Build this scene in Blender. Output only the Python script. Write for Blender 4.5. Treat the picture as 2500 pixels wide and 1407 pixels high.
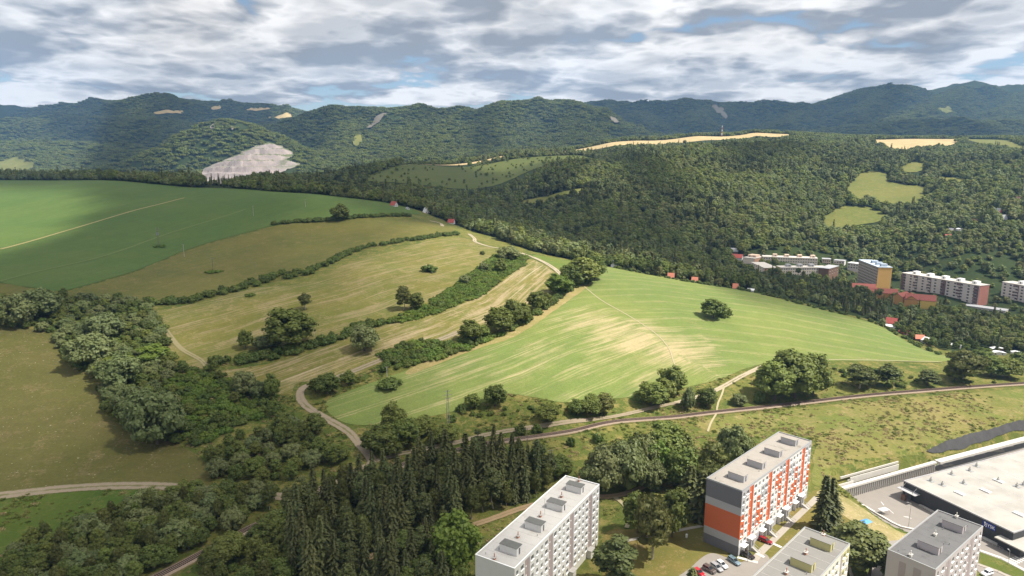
import bpy, bmesh, math, random
import numpy as np
from mathutils import Vector, Matrix
from mathutils.geometry import delaunay_2d_cdt

for o in list(bpy.data.objects): bpy.data.objects.remove(o)
scene = bpy.context.scene
COL = scene.collection
R = math.radians
HAZE_D = 0.00007

# ------------------------------------------------------------------ camera
F_PX, PITCH, CAM_Z = 1640.0, R(10.7), 130.0
cam_data = bpy.data.cameras.new('camera'); cam = bpy.data.objects.new('camera', cam_data); COL.objects.link(cam)
cam.location = (0, 0, CAM_Z); cam.rotation_euler = (R(90) - PITCH, 0, 0)
cam_data.sensor_width = 36.0; cam_data.lens = 36.0 * F_PX / 2500.0
cam_data.clip_start = 1.0; cam_data.clip_end = 60000.0
scene.camera = cam

# ------------------------------------------------------------------ light
SUN_EL, SUN_AZ = R(57), R(-16)                       # azimuth measured from +X
SUN = np.array([math.cos(SUN_EL) * math.cos(SUN_AZ), math.cos(SUN_EL) * math.sin(SUN_AZ), math.sin(SUN_EL)])
sd = bpy.data.lights.new('sun', 'SUN'); sd.energy = 4.3; sd.angle = R(0.53); sd.color = (1.0, 0.95, 0.86)
so = bpy.data.objects.new('sun', sd); COL.objects.link(so)
so.rotation_euler = Vector(SUN).to_track_quat('Z', 'Y').to_euler(); so.location = (0, 0, 900)

scene.view_settings.view_transform = 'Standard'; scene.view_settings.look = 'None'
scene.view_settings.gamma = 1.0; scene.view_settings.use_curve_mapping = False
scene.view_settings.exposure = 1.05
scene.render.engine = 'CYCLES'
scene.cycles.use_denoising = True
scene.cycles.max_bounces = 6; scene.cycles.diffuse_bounces = 2; scene.cycles.glossy_bounces = 2
scene.cycles.transmission_bounces = 2; scene.cycles.volume_bounces = 0; scene.cycles.transparent_max_bounces = 8
scene.cycles.sample_clamp_indirect = 4.0

# ------------------------------------------------------------------ node helper
class NT:
    def __init__(s, nt):
        s.nt = nt; s.n = nt.nodes; s.l = nt.links
    def add(s, t, **kw):
        n = s.n.new(t)
        for k, v in kw.items():
            if k.startswith('i_'):
                key = k[2:]; key = int(key) if key.isdigit() else key
                if hasattr(v, 'is_output'): s.l.new(v, n.inputs[key])
                else: n.inputs[key].default_value = v
            else: setattr(n, k, v)
        return n
    def lk(s, a, b): s.l.new(a, b)
    def val(s, x, sock):
        if hasattr(x, 'is_output'): s.l.new(x, sock)
        else: sock.default_value = x
    def math(s, op, a, b=None, c=None, clamp=False):
        n = s.n.new('ShaderNodeMath'); n.operation = op; n.use_clamp = clamp
        s.val(a, n.inputs[0])
        if b is not None: s.val(b, n.inputs[1])
        if c is not None: s.val(c, n.inputs[2])
        return n.outputs[0]
    def vmath(s, op, a, b=None, sc=None):
        n = s.n.new('ShaderNodeVectorMath'); n.operation = op
        s.val(a, n.inputs[0])
        if b is not None: s.val(b, n.inputs[1])
        if sc is not None: s.val(sc, n.inputs['Scale'])
        return n.outputs[0]
    def ss(s, x, a, b, lo=0.0, hi=1.0):
        n = s.n.new('ShaderNodeMapRange'); n.interpolation_type = 'SMOOTHSTEP'
        s.val(x, n.inputs[0]); n.inputs[1].default_value = a; n.inputs[2].default_value = b
        n.inputs[3].default_value = lo; n.inputs[4].default_value = hi
        return n.outputs[0]
    def noise(s, vec, scale, detail=4, rough=0.55, dist=0.0, out=0, dims='3D'):
        n = s.n.new('ShaderNodeTexNoise'); n.noise_dimensions = dims
        if vec is not None: s.l.new(vec, n.inputs['Vector'])
        n.inputs['Scale'].default_value = scale; n.inputs['Detail'].default_value = detail
        n.inputs['Roughness'].default_value = rough; n.inputs['Distortion'].default_value = dist
        return n.outputs[out]
    def mix(s, f, a, b, blend='MIX'):
        n = s.n.new('ShaderNodeMix'); n.data_type = 'RGBA'; n.blend_type = blend
        s.val(f, n.inputs[0])
        for x, k in ((a, 6), (b, 7)):
            if hasattr(x, 'is_output'): s.l.new(x, n.inputs[k])
            else: n.inputs[k].default_value = (x[0], x[1], x[2], 1)
        return n.outputs[2]
    def ramp(s, f, stops):
        n = s.n.new('ShaderNodeValToRGB'); cr = n.color_ramp
        while len(cr.elements) < len(stops): cr.elements.new(0.5)
        for e, (p, c) in zip(cr.elements, stops):
            e.position = p; e.color = (c[0], c[1], c[2], 1)
        s.val(f, n.inputs[0]); return n.outputs[0]

# ------------------------------------------------------------------ sky
world = bpy.data.worlds.new('World'); scene.world = world; world.use_nodes = True
w = NT(world.node_tree); w.n.clear()
out = w.add('ShaderNodeOutputWorld')
sky = w.add('ShaderNodeTexSky', sky_type='NISHITA', sun_disc=False, sun_elevation=SUN_EL, sun_rotation=R(106))
sky.air_density = 1.0; sky.dust_density = 0.25; sky.ozone_density = 1.2
bg_sky = w.add('ShaderNodeBackground', i_Color=sky.outputs[0], i_Strength=0.062)
tc = w.add('ShaderNodeTexCoord').outputs['Generated']
sep = w.add('ShaderNodeSeparateXYZ'); w.lk(tc, sep.inputs[0])
zc = w.math('MAXIMUM', sep.outputs[2], 0.0)
inv = w.math('DIVIDE', 1.0, w.math('ADD', zc, 0.145))
q = w.vmath('MULTIPLY', tc, (1, 1, 0)); q = w.vmath('SCALE', q, sc=inv)          # cloud deck seen in perspective
q = w.vmath('ADD', q, (3.1, 8.7, 0.0))
qw = w.vmath('ADD', q, w.vmath('SCALE', w.vmath('SUBTRACT', w.noise(q, 2.2, 4, 0.55, out=1), (.5, .5, .5)), sc=0.22))
def puff(v, sc_):
    n = w.add('ShaderNodeTexVoronoi', feature='F1', voronoi_dimensions='2D'); n.inputs['Scale'].default_value = sc_; n.inputs['Detail'].default_value = 3.0; n.inputs['Roughness'].default_value = 0.55;
    w.lk(v, n.inputs['Vector']); return w.math('SUBTRACT', 1.0, n.outputs['Distance'])
def dens(v): return w.math('ADD', w.math('MULTIPLY', w.noise(v, 0.74, 8, 0.57), 0.74), w.math('MULTIPLY', puff(v, 1.9), 0.26))
d0 = dens(qw)
d1 = dens(w.vmath('ADD', w.vmath('SCALE', qw, sc=0.97), (0.13, 0.0, 0)))       # a step towards the sun
d0c = w.math('ADD', d0, w.ss(zc, 0.05, 0.15, 0.0, 0.045))                                # the deck closes overhead
cover = w.ss(d0c, 0.27, 0.355)
lit = w.math('ADD', w.math('MULTIPLY', w.math('SUBTRACT', d0, d1), 5.0), 0.64, clamp=True)
fine = w.noise(qw, 4.0, 8, 0.62)
lit = w.math('ADD', lit, w.math('MULTIPLY', w.math('SUBTRACT', fine, 0.5), 0.9), clamp=True)
thick = w.ss(d0c, 0.38, 0.62)
lit = w.math('SUBTRACT', lit, w.math('MULTIPLY', thick, 0.56), clamp=True)
ccol = w.ramp(lit, [(0.0, (0.34, 0.352, 0.375)), (0.28, (0.50, 0.503, 0.515)), (0.56, (0.76, 0.745, 0.73)), (0.90, (1.10, 1.065, 1.02))])
bg_cl = w.add('ShaderNodeBackground', i_Color=ccol, i_Strength=0.575)
mx = w.add('ShaderNodeMixShader'); w.lk(cover, mx.inputs[0]); w.lk(bg_sky.outputs[0], mx.inputs[1]); w.lk(bg_cl.outputs[0], mx.inputs[2])
w.lk(mx.outputs[0], out.inputs[0])
world.cycles.sampling_method = 'MANUAL'; world.cycles.sample_map_resolution = 512

# ------------------------------------------------------------------ object helpers
def tag(o, label=None, cat=None, group=None, kind=None):
    if label: o['label'] = label
    if cat: o['category'] = cat
    if group: o['group'] = group
    if kind: o['kind'] = kind
    return o
def link(o, parent=None):
    COL.objects.link(o)
    if parent is not None: o.parent = parent
    return o
def empty(name, loc=(0, 0, 0), rz=0.0):
    o = bpy.data.objects.new(name, None); COL.objects.link(o); o.location = loc; o.rotation_euler = (0, 0, rz)
    o.empty_display_size = 0.5
    return o
def mesh_obj(name, verts, faces, mat=None, parent=None, smooth=False):
    me = bpy.data.meshes.new(name); me.from_pydata([tuple(map(float, v)) for v in verts], [], [tuple(map(int, f)) for f in faces]); me.update()
    if mat: me.materials.append(mat)
    if smooth: me.polygons.foreach_set('use_smooth', [True] * len(me.polygons))
    return link(bpy.data.objects.new(name, me), parent)
def np_mesh(name, V, Fq, mat=None, smooth=True):
    """V (n,3), Fq (m,k) -> mesh, fast"""
    me = bpy.data.meshes.new(name); V = np.asarray(V, np.float32); Fq = np.asarray(Fq, np.int32); k = Fq.shape[1]
    me.vertices.add(len(V)); me.vertices.foreach_set('co', V.ravel())
    me.loops.add(Fq.size); me.loops.foreach_set('vertex_index', Fq.ravel())
    me.polygons.add(len(Fq)); me.polygons.foreach_set('loop_start', np.arange(0, Fq.size, k, dtype=np.int32))
    me.polygons.foreach_set('use_smooth', np.full(len(Fq), smooth))
    me.update(calc_edges=True); me.validate()
    if mat: me.materials.append(mat)
    return me
class MB:
    """collects boxes / prisms; build() links them as one mesh object"""
    def __init__(s): s.v = []; s.f = []
    def add(s, verts, faces):
        b = len(s.v); s.v += [tuple(v) for v in verts]; s.f += [tuple(i + b for i in f) for f in faces]; return s
    def box(s, x0, x1, y0, y1, z0, z1):
        return s.add([(x0, y0, z0), (x1, y0, z0), (x1, y1, z0), (x0, y1, z0), (x0, y0, z1), (x1, y0, z1), (x1, y1, z1), (x0, y1, z1)],
                     [(0, 3, 2, 1), (4, 5, 6, 7), (0, 1, 5, 4), (1, 2, 6, 5), (2, 3, 7, 6), (3, 0, 4, 7)])
    def prism(s, pts, axis, a, b):
        """2-D polygon pts extruded along axis from a to b"""
        n = len(pts)
        def P(p, t): return {'x': (t, p[0], p[1]), 'y': (p[0], t, p[1]), 'z': (p[0], p[1], t)}[axis]
        return s.add([P(p, a) for p in pts] + [P(p, b) for p in pts],
                     [tuple(range(n))[::-1], tuple(range(n, 2 * n))] + [(i, (i + 1) % n, n + (i + 1) % n, n + i) for i in range(n)])
    def tube(s, p, q, r0, r1=None, n=8):
        r1 = r0 if r1 is None else r1
        p, q = Vector(p), Vector(q); d = (q - p).normalized()
        a = d.orthogonal().normalized(); b = d.cross(a)
        vs = [p + (a * math.cos(2 * math.pi * i / n) + b * math.sin(2 * math.pi * i / n)) * r0 for i in range(n)]
        vs += [q + (a * math.cos(2 * math.pi * i / n) + b * math.sin(2 * math.pi * i / n)) * r1 for i in range(n)]
        return s.add(vs, [tuple(range(n))[::-1], tuple(range(n, 2 * n))] + [(i, (i + 1) % n, n + (i + 1) % n, n + i) for i in range(n)])
    def mesh(s, name, mat=None):
        me = bpy.data.meshes.new(name); me.from_pydata(s.v, [], s.f)
        bm = bmesh.new(); bm.from_mesh(me); bmesh.ops.recalc_face_normals(bm, faces=bm.faces); bm.to_mesh(me); bm.free()
        if mat: me.materials.append(mat)
        return me
    def build(s, name, mat, parent=None):
        return link(bpy.data.objects.new(name, s.mesh(name, mat)), parent)
def inst(name, me, parent=None, loc=(0, 0, 0), rot=(0, 0, 0), scale=(1, 1, 1)):
    o = bpy.data.objects.new(name, me); o.location = loc; o.rotation_euler = rot; o.scale = scale
    return link(o, parent)

# ------------------------------------------------------------------ material helpers
def new_mat(name):
    m = bpy.data.materials.new(name); m.use_nodes = True; t = NT(m.node_tree)
    p = m.node_tree.nodes['Principled BSDF']; p.inputs['Roughness'].default_value = 0.85
    p.inputs['Specular IOR Level'].default_value = 0.25
    return m, t, p
def weathered(name, col, var=0.12, scale=0.6, rough=0.85, bump=0.0, spec=0.25, metal=0.0, dirt=None):
    """plain surface with low-contrast blotches and fine grain"""
    m, t, p = new_mat(name)
    co = t.add('ShaderNodeTexCoord').outputs['Object']
    n = t.noise(co, scale, 6, 0.6); g = t.noise(co, scale * 14, 3, 0.6)
    v = t.math('ADD', t.math('MULTIPLY', t.math('SUBTRACT', n, 0.5), var * 2.2), t.math('MULTIPLY', t.math('SUBTRACT', g, 0.5), var))
    v = t.math('ADD', v, 1.0)
    c = t.vmath('SCALE', t.mix(0.0, col, col), sc=v)
    if dirt:
        k = t.ss(t.noise(co, scale * 0.7, 7, 0.7), 0.52, 0.72, 0.0, dirt[1])
        c = t.mix(k, c, dirt[0])
    t.lk(c, p.inputs['Base Color'])
    p.inputs['Roughness'].default_value = rough; p.inputs['Specular IOR Level'].default_value = spec; p.inputs['Metallic'].default_value = metal
    if bump:
        b = t.add('ShaderNodeBump', i_Strength=0.5, i_Distance=bump); t.lk(g, b.inputs['Height']); t.lk(b.outputs[0], p.inputs['Normal'])
    return m

# ================================================================== TERRAIN
CP, SP = math.cos(PITCH), math.sin(PITCH)
def ray(px, py):
    px = np.asarray(px, float); py = np.asarray(py, float)
    a = (px - 1250) / F_PX; b = -(py - 703.5) / F_PX
    return np.stack([a, CP + b * SP, -SP + b * CP], -1)
def at_z(px, py, z): r = ray(px, py); return np.array([0, 0, CAM_Z]) + r * ((z - CAM_Z) / r[2])
def at_y(px, py, y): r = ray(px, py); return np.array([0, 0, CAM_Z]) + r * (y / r[1])

# ground heights: (pixel, pixel, elevation) read from the photograph, then map points (x, y, z) of ground that is hidden in it
CZP = [(0,1407,4),(300,1407,4),(600,1407,3),(900,1407,1.5),(1150,1407,1),(0,1210,8),(250,1190,8.5),(490,1195,8),(250,1300,6),(0,1000,16),(300,1050,13),
 (0,830,30),(140,830,27),(360,770,36),(0,700,46),(160,710,44),(0,600,58),(0,520,72),(400,640,48),(620,550,66),(200,560,64),
 (800,560,63),(1070,548,63),(650,650,47),(950,600,55),(450,740,39),(700,720,41),(900,660,49),(1100,600,54),(1200,610,50),(1300,625,45),(1390,640,42),
 (1470,655,39),(600,830,28),(900,790,33),(1100,740,38),(1250,690,41),(560,890,23),(800,900,22),(1000,840,28),(1200,800,31),(1400,700,38),(850,1000,14),
 (750,960,17),(1000,1010,13),(1250,960,16),(1400,975,13),(1000,920,20),(1200,880,24),(1400,850,25),(1400,780,31),(1600,800,25),(1600,720,33),(1650,890,15),(1800,850,16),
 (1800,760,24),(1860,895,11),(2000,860,11),(2000,790,16),(2320,880,6),(1640,685,32),(1820,715,25),(2000,760,17),(2150,800,10),
 (1200,1085,6),(1500,1035,6),(1750,1005,6),(2100,965,6),(2500,937,6),(430,1390,4.6),(650,1280,5),(900,1150,5.5),(2200,1050,3.5),(2400,1000,4.5),(2050,1100,3),(1900,1080,3),
 (1810,1356,2.6),(1725,1321,2.8),(1990,1240,2.6),(1480,1330,1),(1600,1300,1.2),(1470,1240,1.2),(1330,1160,3.5),(1550,1130,4),(1700,1090,4.5),(700,1090,8.5),(560,1150,8.5),(450,1010,15),(600,990,15),
 (350,900,24),(500,950,20),(900,1110,6.5),(1250,1040,9),(1600,980,9),(1650,1380,0.5),(2450,900,4),(2420,830,1),(2250,830,3)]
CYP = [(0,445,1007),(250,445,970),(450,470,863),(600,472,852),(750,480,800),(900,500,771),(1010,525,748),(1160,575,700),(2080,550,900),(2080,500,980),(2180,490,1010),(2200,420,1200),(2240,400,1280),
 (1900,362,1450),(1700,366,1430),(2100,371,1480),(1600,386,1350),(1350,428,1200),(1600,500,980),(1400,520,950),(1340,490,1100),(1100,480,1150),(900,430,1350),(700,442,1250),(1000,402,1700),(1250,378,1800),(1500,352,1900),
 (1560,345,2010),(1700,334,2060),(1840,326,2120),(1950,330,2130),(1720,345,1930),(1480,362,1840),(2250,346,1750),(2350,343,1800),(2120,346,1780),(2450,352,1600),(2400,420,1150),(2300,500,950),(2450,545,800),(2330,600,740),(1800,480,1010),(2000,430,1180),(1550,440,1120),
 (1720,360,1840),(1600,366,1800),(1480,376,1760),(1840,348,1950),(1800,364,1640),(1950,354,1800),(1600,378,1600),(2200,380,1470),(2330,368,1590),(2200,610,790),(1450,470,1090),(1150,420,1500),(1300,400,1500),(930,410,1680),(1900,600,800),(1700,600,840)]
CXYZ = [(430,600,0.5),(391,664,1),(500,560,0),(336,735,12),(420,720,6),(250,760,13),(560,620,2),(700,560,4),(620,480,1),(520,440,1),(700,380,3),(160,780,22),(60,850,33),(-20,880,42),(0,800,48),(160,700,24),(240,660,17),(300,610,13),
 (360,560,7),(450,520,3),(700,700,32),(900,800,70),(1100,1000,120),(-600,1300,84),(-850,1300,90),(-350,1150,80),(-800,1700,62),(-900,2200,62),(-400,1900,70),(-1500,2500,75),(-250,1050,72),(-100,1000,66),(-1300,1700,75),
 (800,2600,175),(1500,2600,175),(300,2600,150),(0,2400,130),(-150,2050,118),(1600,1700,170),(1500,1200,130),(2200,2000,170),(-1000,900,105),(-700,700,80),(-500,500,62),(-420,380,38),(-330,300,18),(-300,200,8),
 (0,60,-2),(150,60,-5),(300,120,-6),(300,200,-5),(420,250,0),(600,300,4),(-200,60,2),(0,-200,-2),(400,-200,-4),(-400,-200,4),(0,-1500,0),(1500,-1500,0),(-1500,-1500,0),(-1800,0,20),(1800,0,20),(900,300,8),(1000,500,20),
 (120,140,-3),(200,170,-5),(175,225,-4.2),(140,245,-1),(190,262,-1.5),(120,215,0),(220,230,-5),(260,290,1.0),(320,300,2.0),(60,150,0),
 (0,4200,140),(-3000,4200,130),(3000,4200,160),(0,8500,180),(-6000,8000,180),(6000,8000,180),(5000,3000,180),(-5000,3000,150),(-3000,1500,90),(3000,1500,160),(-2600,2800,110),(-1700,3300,110),(-600,3000,110)]
ctrl = [at_z(*c) for c in CZP] + [at_y(*c) for c in CYP] + [np.array(c, float) for c in CXYZ]
ctrl = np.array(ctrl)
# thin-plate interpolation in a plane whose scale shrinks with distance, so that near and far ground get equal care
def warp(x, y):
    r = np.hypot(x, y); k = np.log1p(r / 120.0) / np.maximum(r, 1e-6)
    return np.stack([x * k, y * k], -1)
def tps_k(d2): return 0.5 * d2 * np.log(d2 + 1e-12)
CW = warp(ctrl[:, 0], ctrl[:, 1]); nC = len(CW)
D2 = ((CW[:, None] - CW[None]) ** 2).sum(-1)
A = np.zeros((nC + 3, nC + 3)); A[:nC, :nC] = tps_k(D2) + np.eye(nC) * 2e-4
A[:nC, nC] = 1; A[:nC, nC + 1:] = CW; A[nC, :nC] = 1; A[nC + 1:, :nC] = CW.T
SOL = np.linalg.solve(A, np.concatenate([ctrl[:, 2], np.zeros(3)]))
def base_z(x, y):
    x = np.asarray(x, float).ravel(); y = np.asarray(y, float).ravel(); res = np.empty(len(x))
    for i in range(0, len(x), 20000):
        W = warp(x[i:i + 20000], y[i:i + 20000])
        d2 = ((W ** 2).sum(1)[:, None] + (CW ** 2).sum(1)[None] - 2 * W @ CW.T).clip(0)
        res[i:i + 20000] = tps_k(d2) @ SOL[:nC] + SOL[nC] + W @ SOL[nC + 1:]
    return res
# value noise in numpy
_perm = np.random.default_rng(5).random((256, 256))
def vnoise(x, y):
    xi = np.floor(x).astype(int); yi = np.floor(y).astype(int); fx = x - xi; fy = y - yi
    fx = fx * fx * (3 - 2 * fx); fy = fy * fy * (3 - 2 * fy)
    g = lambda a, b: _perm[a & 255, b & 255]
    return (g(xi, yi) * (1 - fx) + g(xi + 1, yi) * fx) * (1 - fy) + (g(xi, yi + 1) * (1 - fx) + g(xi + 1, yi + 1) * fx) * fy
def fbm(x, y, o=5, rough=0.5):
    s = 0; a = 1; t = 0
    for i in range(o):
        s = s + a * vnoise(x * 2 ** i + 17.3 * i, y * 2 ** i + 9.1 * i); t += a; a *= rough
    return s / t
def ridged(x, y, o=4):
    s = 0; a = 1; t = 0
    for i in range(o):
        s = s + a * (1 - np.abs(2 * vnoise(x * 2 ** i + 31.7 * i, y * 2 ** i + 5.3 * i) - 1)); t += a; a *= 0.5
    return s / t
# mountain ranges: crest lines (pixel, pixel, distance), then how wide the flank is and how deep its gullies are
RIDGES = [
 ('quarry', [(230,430,2350),(300,398,2480),(380,360,2560),(430,330,2600),(490,304,2620),(545,287,2640),(600,298,2620),(640,314,2600),(700,345,2560),(760,380,2500),(840,420,2450)], 360, 8, 1.5),
 ('centre', [(560,330,3900),(700,304,3650),(780,278,3550),(820,264,3500),(870,261,3480),(950,263,3480),(1020,254,3500),(1075,268,3520),(1130,262,3500),(1165,270,3480),(1215,248,3480),(1300,243,3480),(1400,246,3430),(1440,259,3380),(1500,291,3280),(1545,312,3200),(1590,332,3100),(1660,350,3000)], 560, 70, 1.05),
 ('spur_a', [(870,261,3480),(860,300,3150),(840,350,2800),(810,395,2500)], 280, 30, 1.1),
 ('spur_e', [(1130,262,3500),(1085,300,3150),(1060,340,2850),(1040,380,2500)], 240, 26, 1.1),
 ('spur_f', [(1300,243,3480),(1290,285,3150),(1265,330,2800),(1230,365,2500)], 250, 26, 1.1),
 ('spur_g', [(950,263,3480),(930,300,3200),(915,345,2850),(890,390,2500)], 240, 26, 1.1),
 ('left_spur', [(390,232,5000),(360,262,4700),(330,285,4400)], 420, 60, 1.1),
 ('left_spur2', [(250,248,5200),(200,268,4800),(150,290,4400)], 420, 60, 1.1),
 ('dark_spur4', [(1720,246,5200),(1700,270,4800),(1690,295,4300)], 420, 60, 1.1),
 ('dark_spur5', [(1560,255,5200),(1570,280,4700),(1600,300,4300)], 400, 60, 1.1),
 ('dark_spur6', [(2180,208,5400),(2130,240,4900),(2080,275,4300)], 450, 60, 1.1),
 ('spur_b', [(1020,254,3500),(1010,300,3150),(985,350,2800),(950,392,2450)], 280, 30, 1.1),
 ('spur_c', [(1215,248,3480),(1180,290,3150),(1150,330,2850),(1120,375,2500)], 280, 30, 1.1),
 ('spur_d', [(1400,246,3430),(1400,285,3150),(1390,325,2850),(1350,360,2500)], 280, 30, 1.1),
 ('dark', [(1380,262,5300),(1440,249,5300),(1490,243,5300),(1560,255,5200),(1650,250,5200),(1720,246,5200),(1800,258,5200),(1900,250,5200),(1980,255,5200),(2030,240,5300),(2100,215,5400),(2180,208,5400),(2260,218,5400),(2370,198,5400),(2440,210,5400),(2500,205,5400),(2700,200,5400),(3000,220,5400)], 950, 150, 1.1),
 ('dark_spur', [(2370,198,5400),(2300,235,4800),(2230,275,4200),(2150,310,3700)], 520, 80, 1.15),
 ('dark_spur2', [(2500,205,5400),(2480,245,4700),(2450,285,4100),(2400,325,3500)], 520, 80, 1.15),
 ('dark_spur3', [(1980,255,5200),(1950,280,4600),(1900,305,4100)], 450, 70, 1.1),
 ('front_right', [(1860,338,3300),(1950,325,3400),(2050,308,3500),(2200,295,3500),(2350,290,3500),(2500,300,3400),(2700,300,3300)], 600, 70, 1.1),
 ('left_far', [(-500,250,5600),(-200,248,5600),(0,255,5400),(60,262,5400),(100,267,5300),(150,262,5300),(250,248,5200),(330,242,5100),(390,232,5000),(450,241,5000),(520,253,5100),(600,250,5200),(680,262,5200),(750,271,5200),(850,285,5200),(1000,300,5300)], 900, 150, 1.1),
 ('left_mid', [(-300,320,4300),(-100,305,4300),(80,296,4200),(200,285,4200),(330,290,4100),(480,305,4000),(650,305,4100),(720,320,4200)], 700, 110, 1.15),
 ('left_low', [(-300,360,3300),(-100,350,3300),(100,345,3300),(250,352,3300),(330,372,3100)], 450, 70, 1.1),
 ('behind_left', [(-200,424,1500),(0,432,1500),(100,436,1500),(200,434,1450),(330,446,1380)], 200, 6, 1.0),
]
def seg_ridge(x, y, P):
    """distance to the crest line and crest height there"""
    best = np.full(x.shape, 1e12); zc = np.zeros(x.shape)
    for a, b in zip(P[:-1], P[1:]):
        dx, dy = b[0] - a[0], b[1] - a[1]; L2 = dx * dx + dy * dy
        t = np.clip(((x - a[0]) * dx + (y - a[1]) * dy) / L2, 0, 1)
        d = (x - a[0] - t * dx) ** 2 + (y - a[1] - t * dy) ** 2
        m = d < best; best = np.where(m, d, best); zc = np.where(m, a[2] + t * (b[2] - a[2]), zc)
    return np.sqrt(best), zc
def full_z(x, y):
    z = base_z(x, y)
    hill = np.hypot(x, y) > 1250
    xs, ys = x[hill], y[hill]; zb = z[hill].copy(); zz = zb.copy()
    for name, pts, wd, amp, pw in RIDGES:
        P = np.array([at_y(*p) for p in pts]); 
        if name != 'behind_left': P[:, 2] -= 9.0            # the trees on top reach the skyline
        d, zc = seg_ridge(xs, ys, P)
        d = d * (0.8 + 0.4 * fbm(xs / (wd * .5) + 3, ys / (wd * .5), 3))
        u = np.clip(1 - d / wd, 0, 1); prof = (u * u * (3 - 2 * u)) ** (0.62 * pw)
        gul = (ridged(xs / (wd * .32), ys / (wd * .32)) - 0.62) * amp * np.clip(d / (wd * .16), 0, 1) * np.clip(prof * 1.8, 0, 1)
        h = zb + (zc - zb) * prof + gul
        k = 14.0 if wd > 250 else 6.0                        # smooth union
        dlt = np.clip((h - zz) / k, -30, 30)
        zz = np.where(prof > 0, zz + k * np.log1p(np.exp(dlt)) * (prof > 0) - k * math.log(2) * np.exp(-np.abs(dlt)) * 0, zz) if False else np.maximum(zz, np.where(prof > 0, h, -1e9))
    z[hill] = zz
    return z
# polar sheet, fine in front, coarse behind
fineA = np.linspace(R(148), R(32), 560); restA = np.linspace(R(32), R(148 - 360), 56)[1:-1]
ANG = np.concatenate([fineA, restA]); nA = len(ANG)
RAD = np.exp(np.linspace(math.log(55), math.log(12000), 500)); nR = len(RAD)
GX = np.cos(ANG)[:, None] * RAD[None]; GY = np.sin(ANG)[:, None] * RAD[None]
GZ = full_z(GX.ravel(), GY.ravel()).reshape(nA, nR)
# the store's yard is cut into the slope: level ground in front of the retaining wall
def soft_in(x, y, poly, edge):
    poly = np.asarray(poly); n = len(poly); ins = np.zeros(x.shape, bool); dm = np.full(x.shape, 1e9)
    for i in range(n):
        a, b = poly[i], poly[(i + 1) % n]
        c = ((a[1] > y) != (b[1] > y)) & (x < (b[0] - a[0]) * (y - a[1]) / (b[1] - a[1] + 1e-12) + a[0]); ins ^= c
        dx, dy = b - a; t = np.clip(((x - a[0]) * dx + (y - a[1]) * dy) / (dx * dx + dy * dy), 0, 1)
        dm = np.minimum(dm, np.hypot(x - a[0] - t * dx, y - a[1] - t * dy))
    return np.where(ins, 1.0, np.clip(1 - dm / edge, 0, 1))
YARD_Z = -5.5
def zone(pts, z): return np.array([at_z(px, py, z)[:2] for px, py in pts])
def gpos(x, y):
    a = np.arctan2(y, x); a = np.where(a > ANG[0], a - 2 * math.pi, a)
    i = np.interp(-a, -ANG, np.arange(nA)); r = np.interp(np.log(np.maximum(np.hypot(x, y), RAD[0])), np.log(RAD), np.arange(nR)); return i, r
def zat(x, y):
    x = np.asarray(x, float); y = np.asarray(y, float)
    i, j = gpos(x, y); i0 = np.clip(i.astype(int), 0, nA - 2); j0 = np.clip(j.astype(int), 0, nR - 2); a = i - i0; b = j - j0
    return (GZ[i0, j0] * (1 - a) + GZ[i0 + 1, j0] * a) * (1 - b) + (GZ[i0, j0 + 1] * (1 - a) + GZ[i0 + 1, j0 + 1] * a) * b
def hit(px, py):
    """where the line of sight through a pixel meets the ground"""
    px = np.atleast_1d(np.asarray(px, float)); py = np.atleast_1d(np.asarray(py, float)); r = ray(px, py)
    t = np.exp(np.linspace(math.log(90), math.log(9000), 1500))
    X = r[:, :1] * t; Y = r[:, 1:2] * t; Z = CAM_Z + r[:, 2:3] * t
    dz = Z - zat(X, Y); neg = dz < 0; k = np.where(neg.any(1), neg.argmax(1), 1499); k = np.maximum(k, 1); n = np.arange(len(px))
    d0, d1 = dz[n, k - 1], dz[n, k]; f = np.clip(d0 / (d0 - d1 + 1e-9), 0, 1); tt = t[k - 1] + f * (t[k] - t[k - 1])
    P = np.stack([r[:, 0] * tt, r[:, 1] * tt], 1); return np.concatenate([P, zat(P[:, 0], P[:, 1])[:, None]], 1)
def hit1(px, py): return hit([px], [py])[0]
def poly_xy(pts):
    """pixel outline -> map outline; a third number fixes the distance where the ground is seen edge-on"""
    return np.array([(at_y(*p)[:2] if len(p) == 3 else hit1(*p)[:2]) for p in pts])
def in_poly(x, y, poly):
    ins = np.zeros(np.shape(x), bool); n = len(poly)
    for i in range(n):
        a, b = poly[i], poly[(i + 1) % n]
        ins ^= ((a[1] > y) != (b[1] > y)) & (x < (b[0] - a[0]) * (y - a[1]) / (b[1] - a[1] + 1e-12) + a[0])
    return ins
# ------------------------------------------------------------------ store yard level
YARD = zone([(2052,1203),(2282,1140),(2560,1060),(3000,1200),(2900,1700),(2480,1500),(2330,1330),(2200,1297),(2160,1282),(2095,1232)], YARD_Z)
m = np.hypot(GX, GY) < 900
s = soft_in(GX[m], GY[m], YARD, 5.0); GZ[m] = GZ[m] * (1 - s) + YARD_Z * s
# building platforms are levelled a little
for cx, cy, rad, zz in ((88, 222, 34, 2.6),):
    k = np.clip(1.6 - np.hypot(GX[m] - cx, GY[m] - cy) / rad, 0, 1); GZ[m] = GZ[m] * (1 - k) + zz * k

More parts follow.
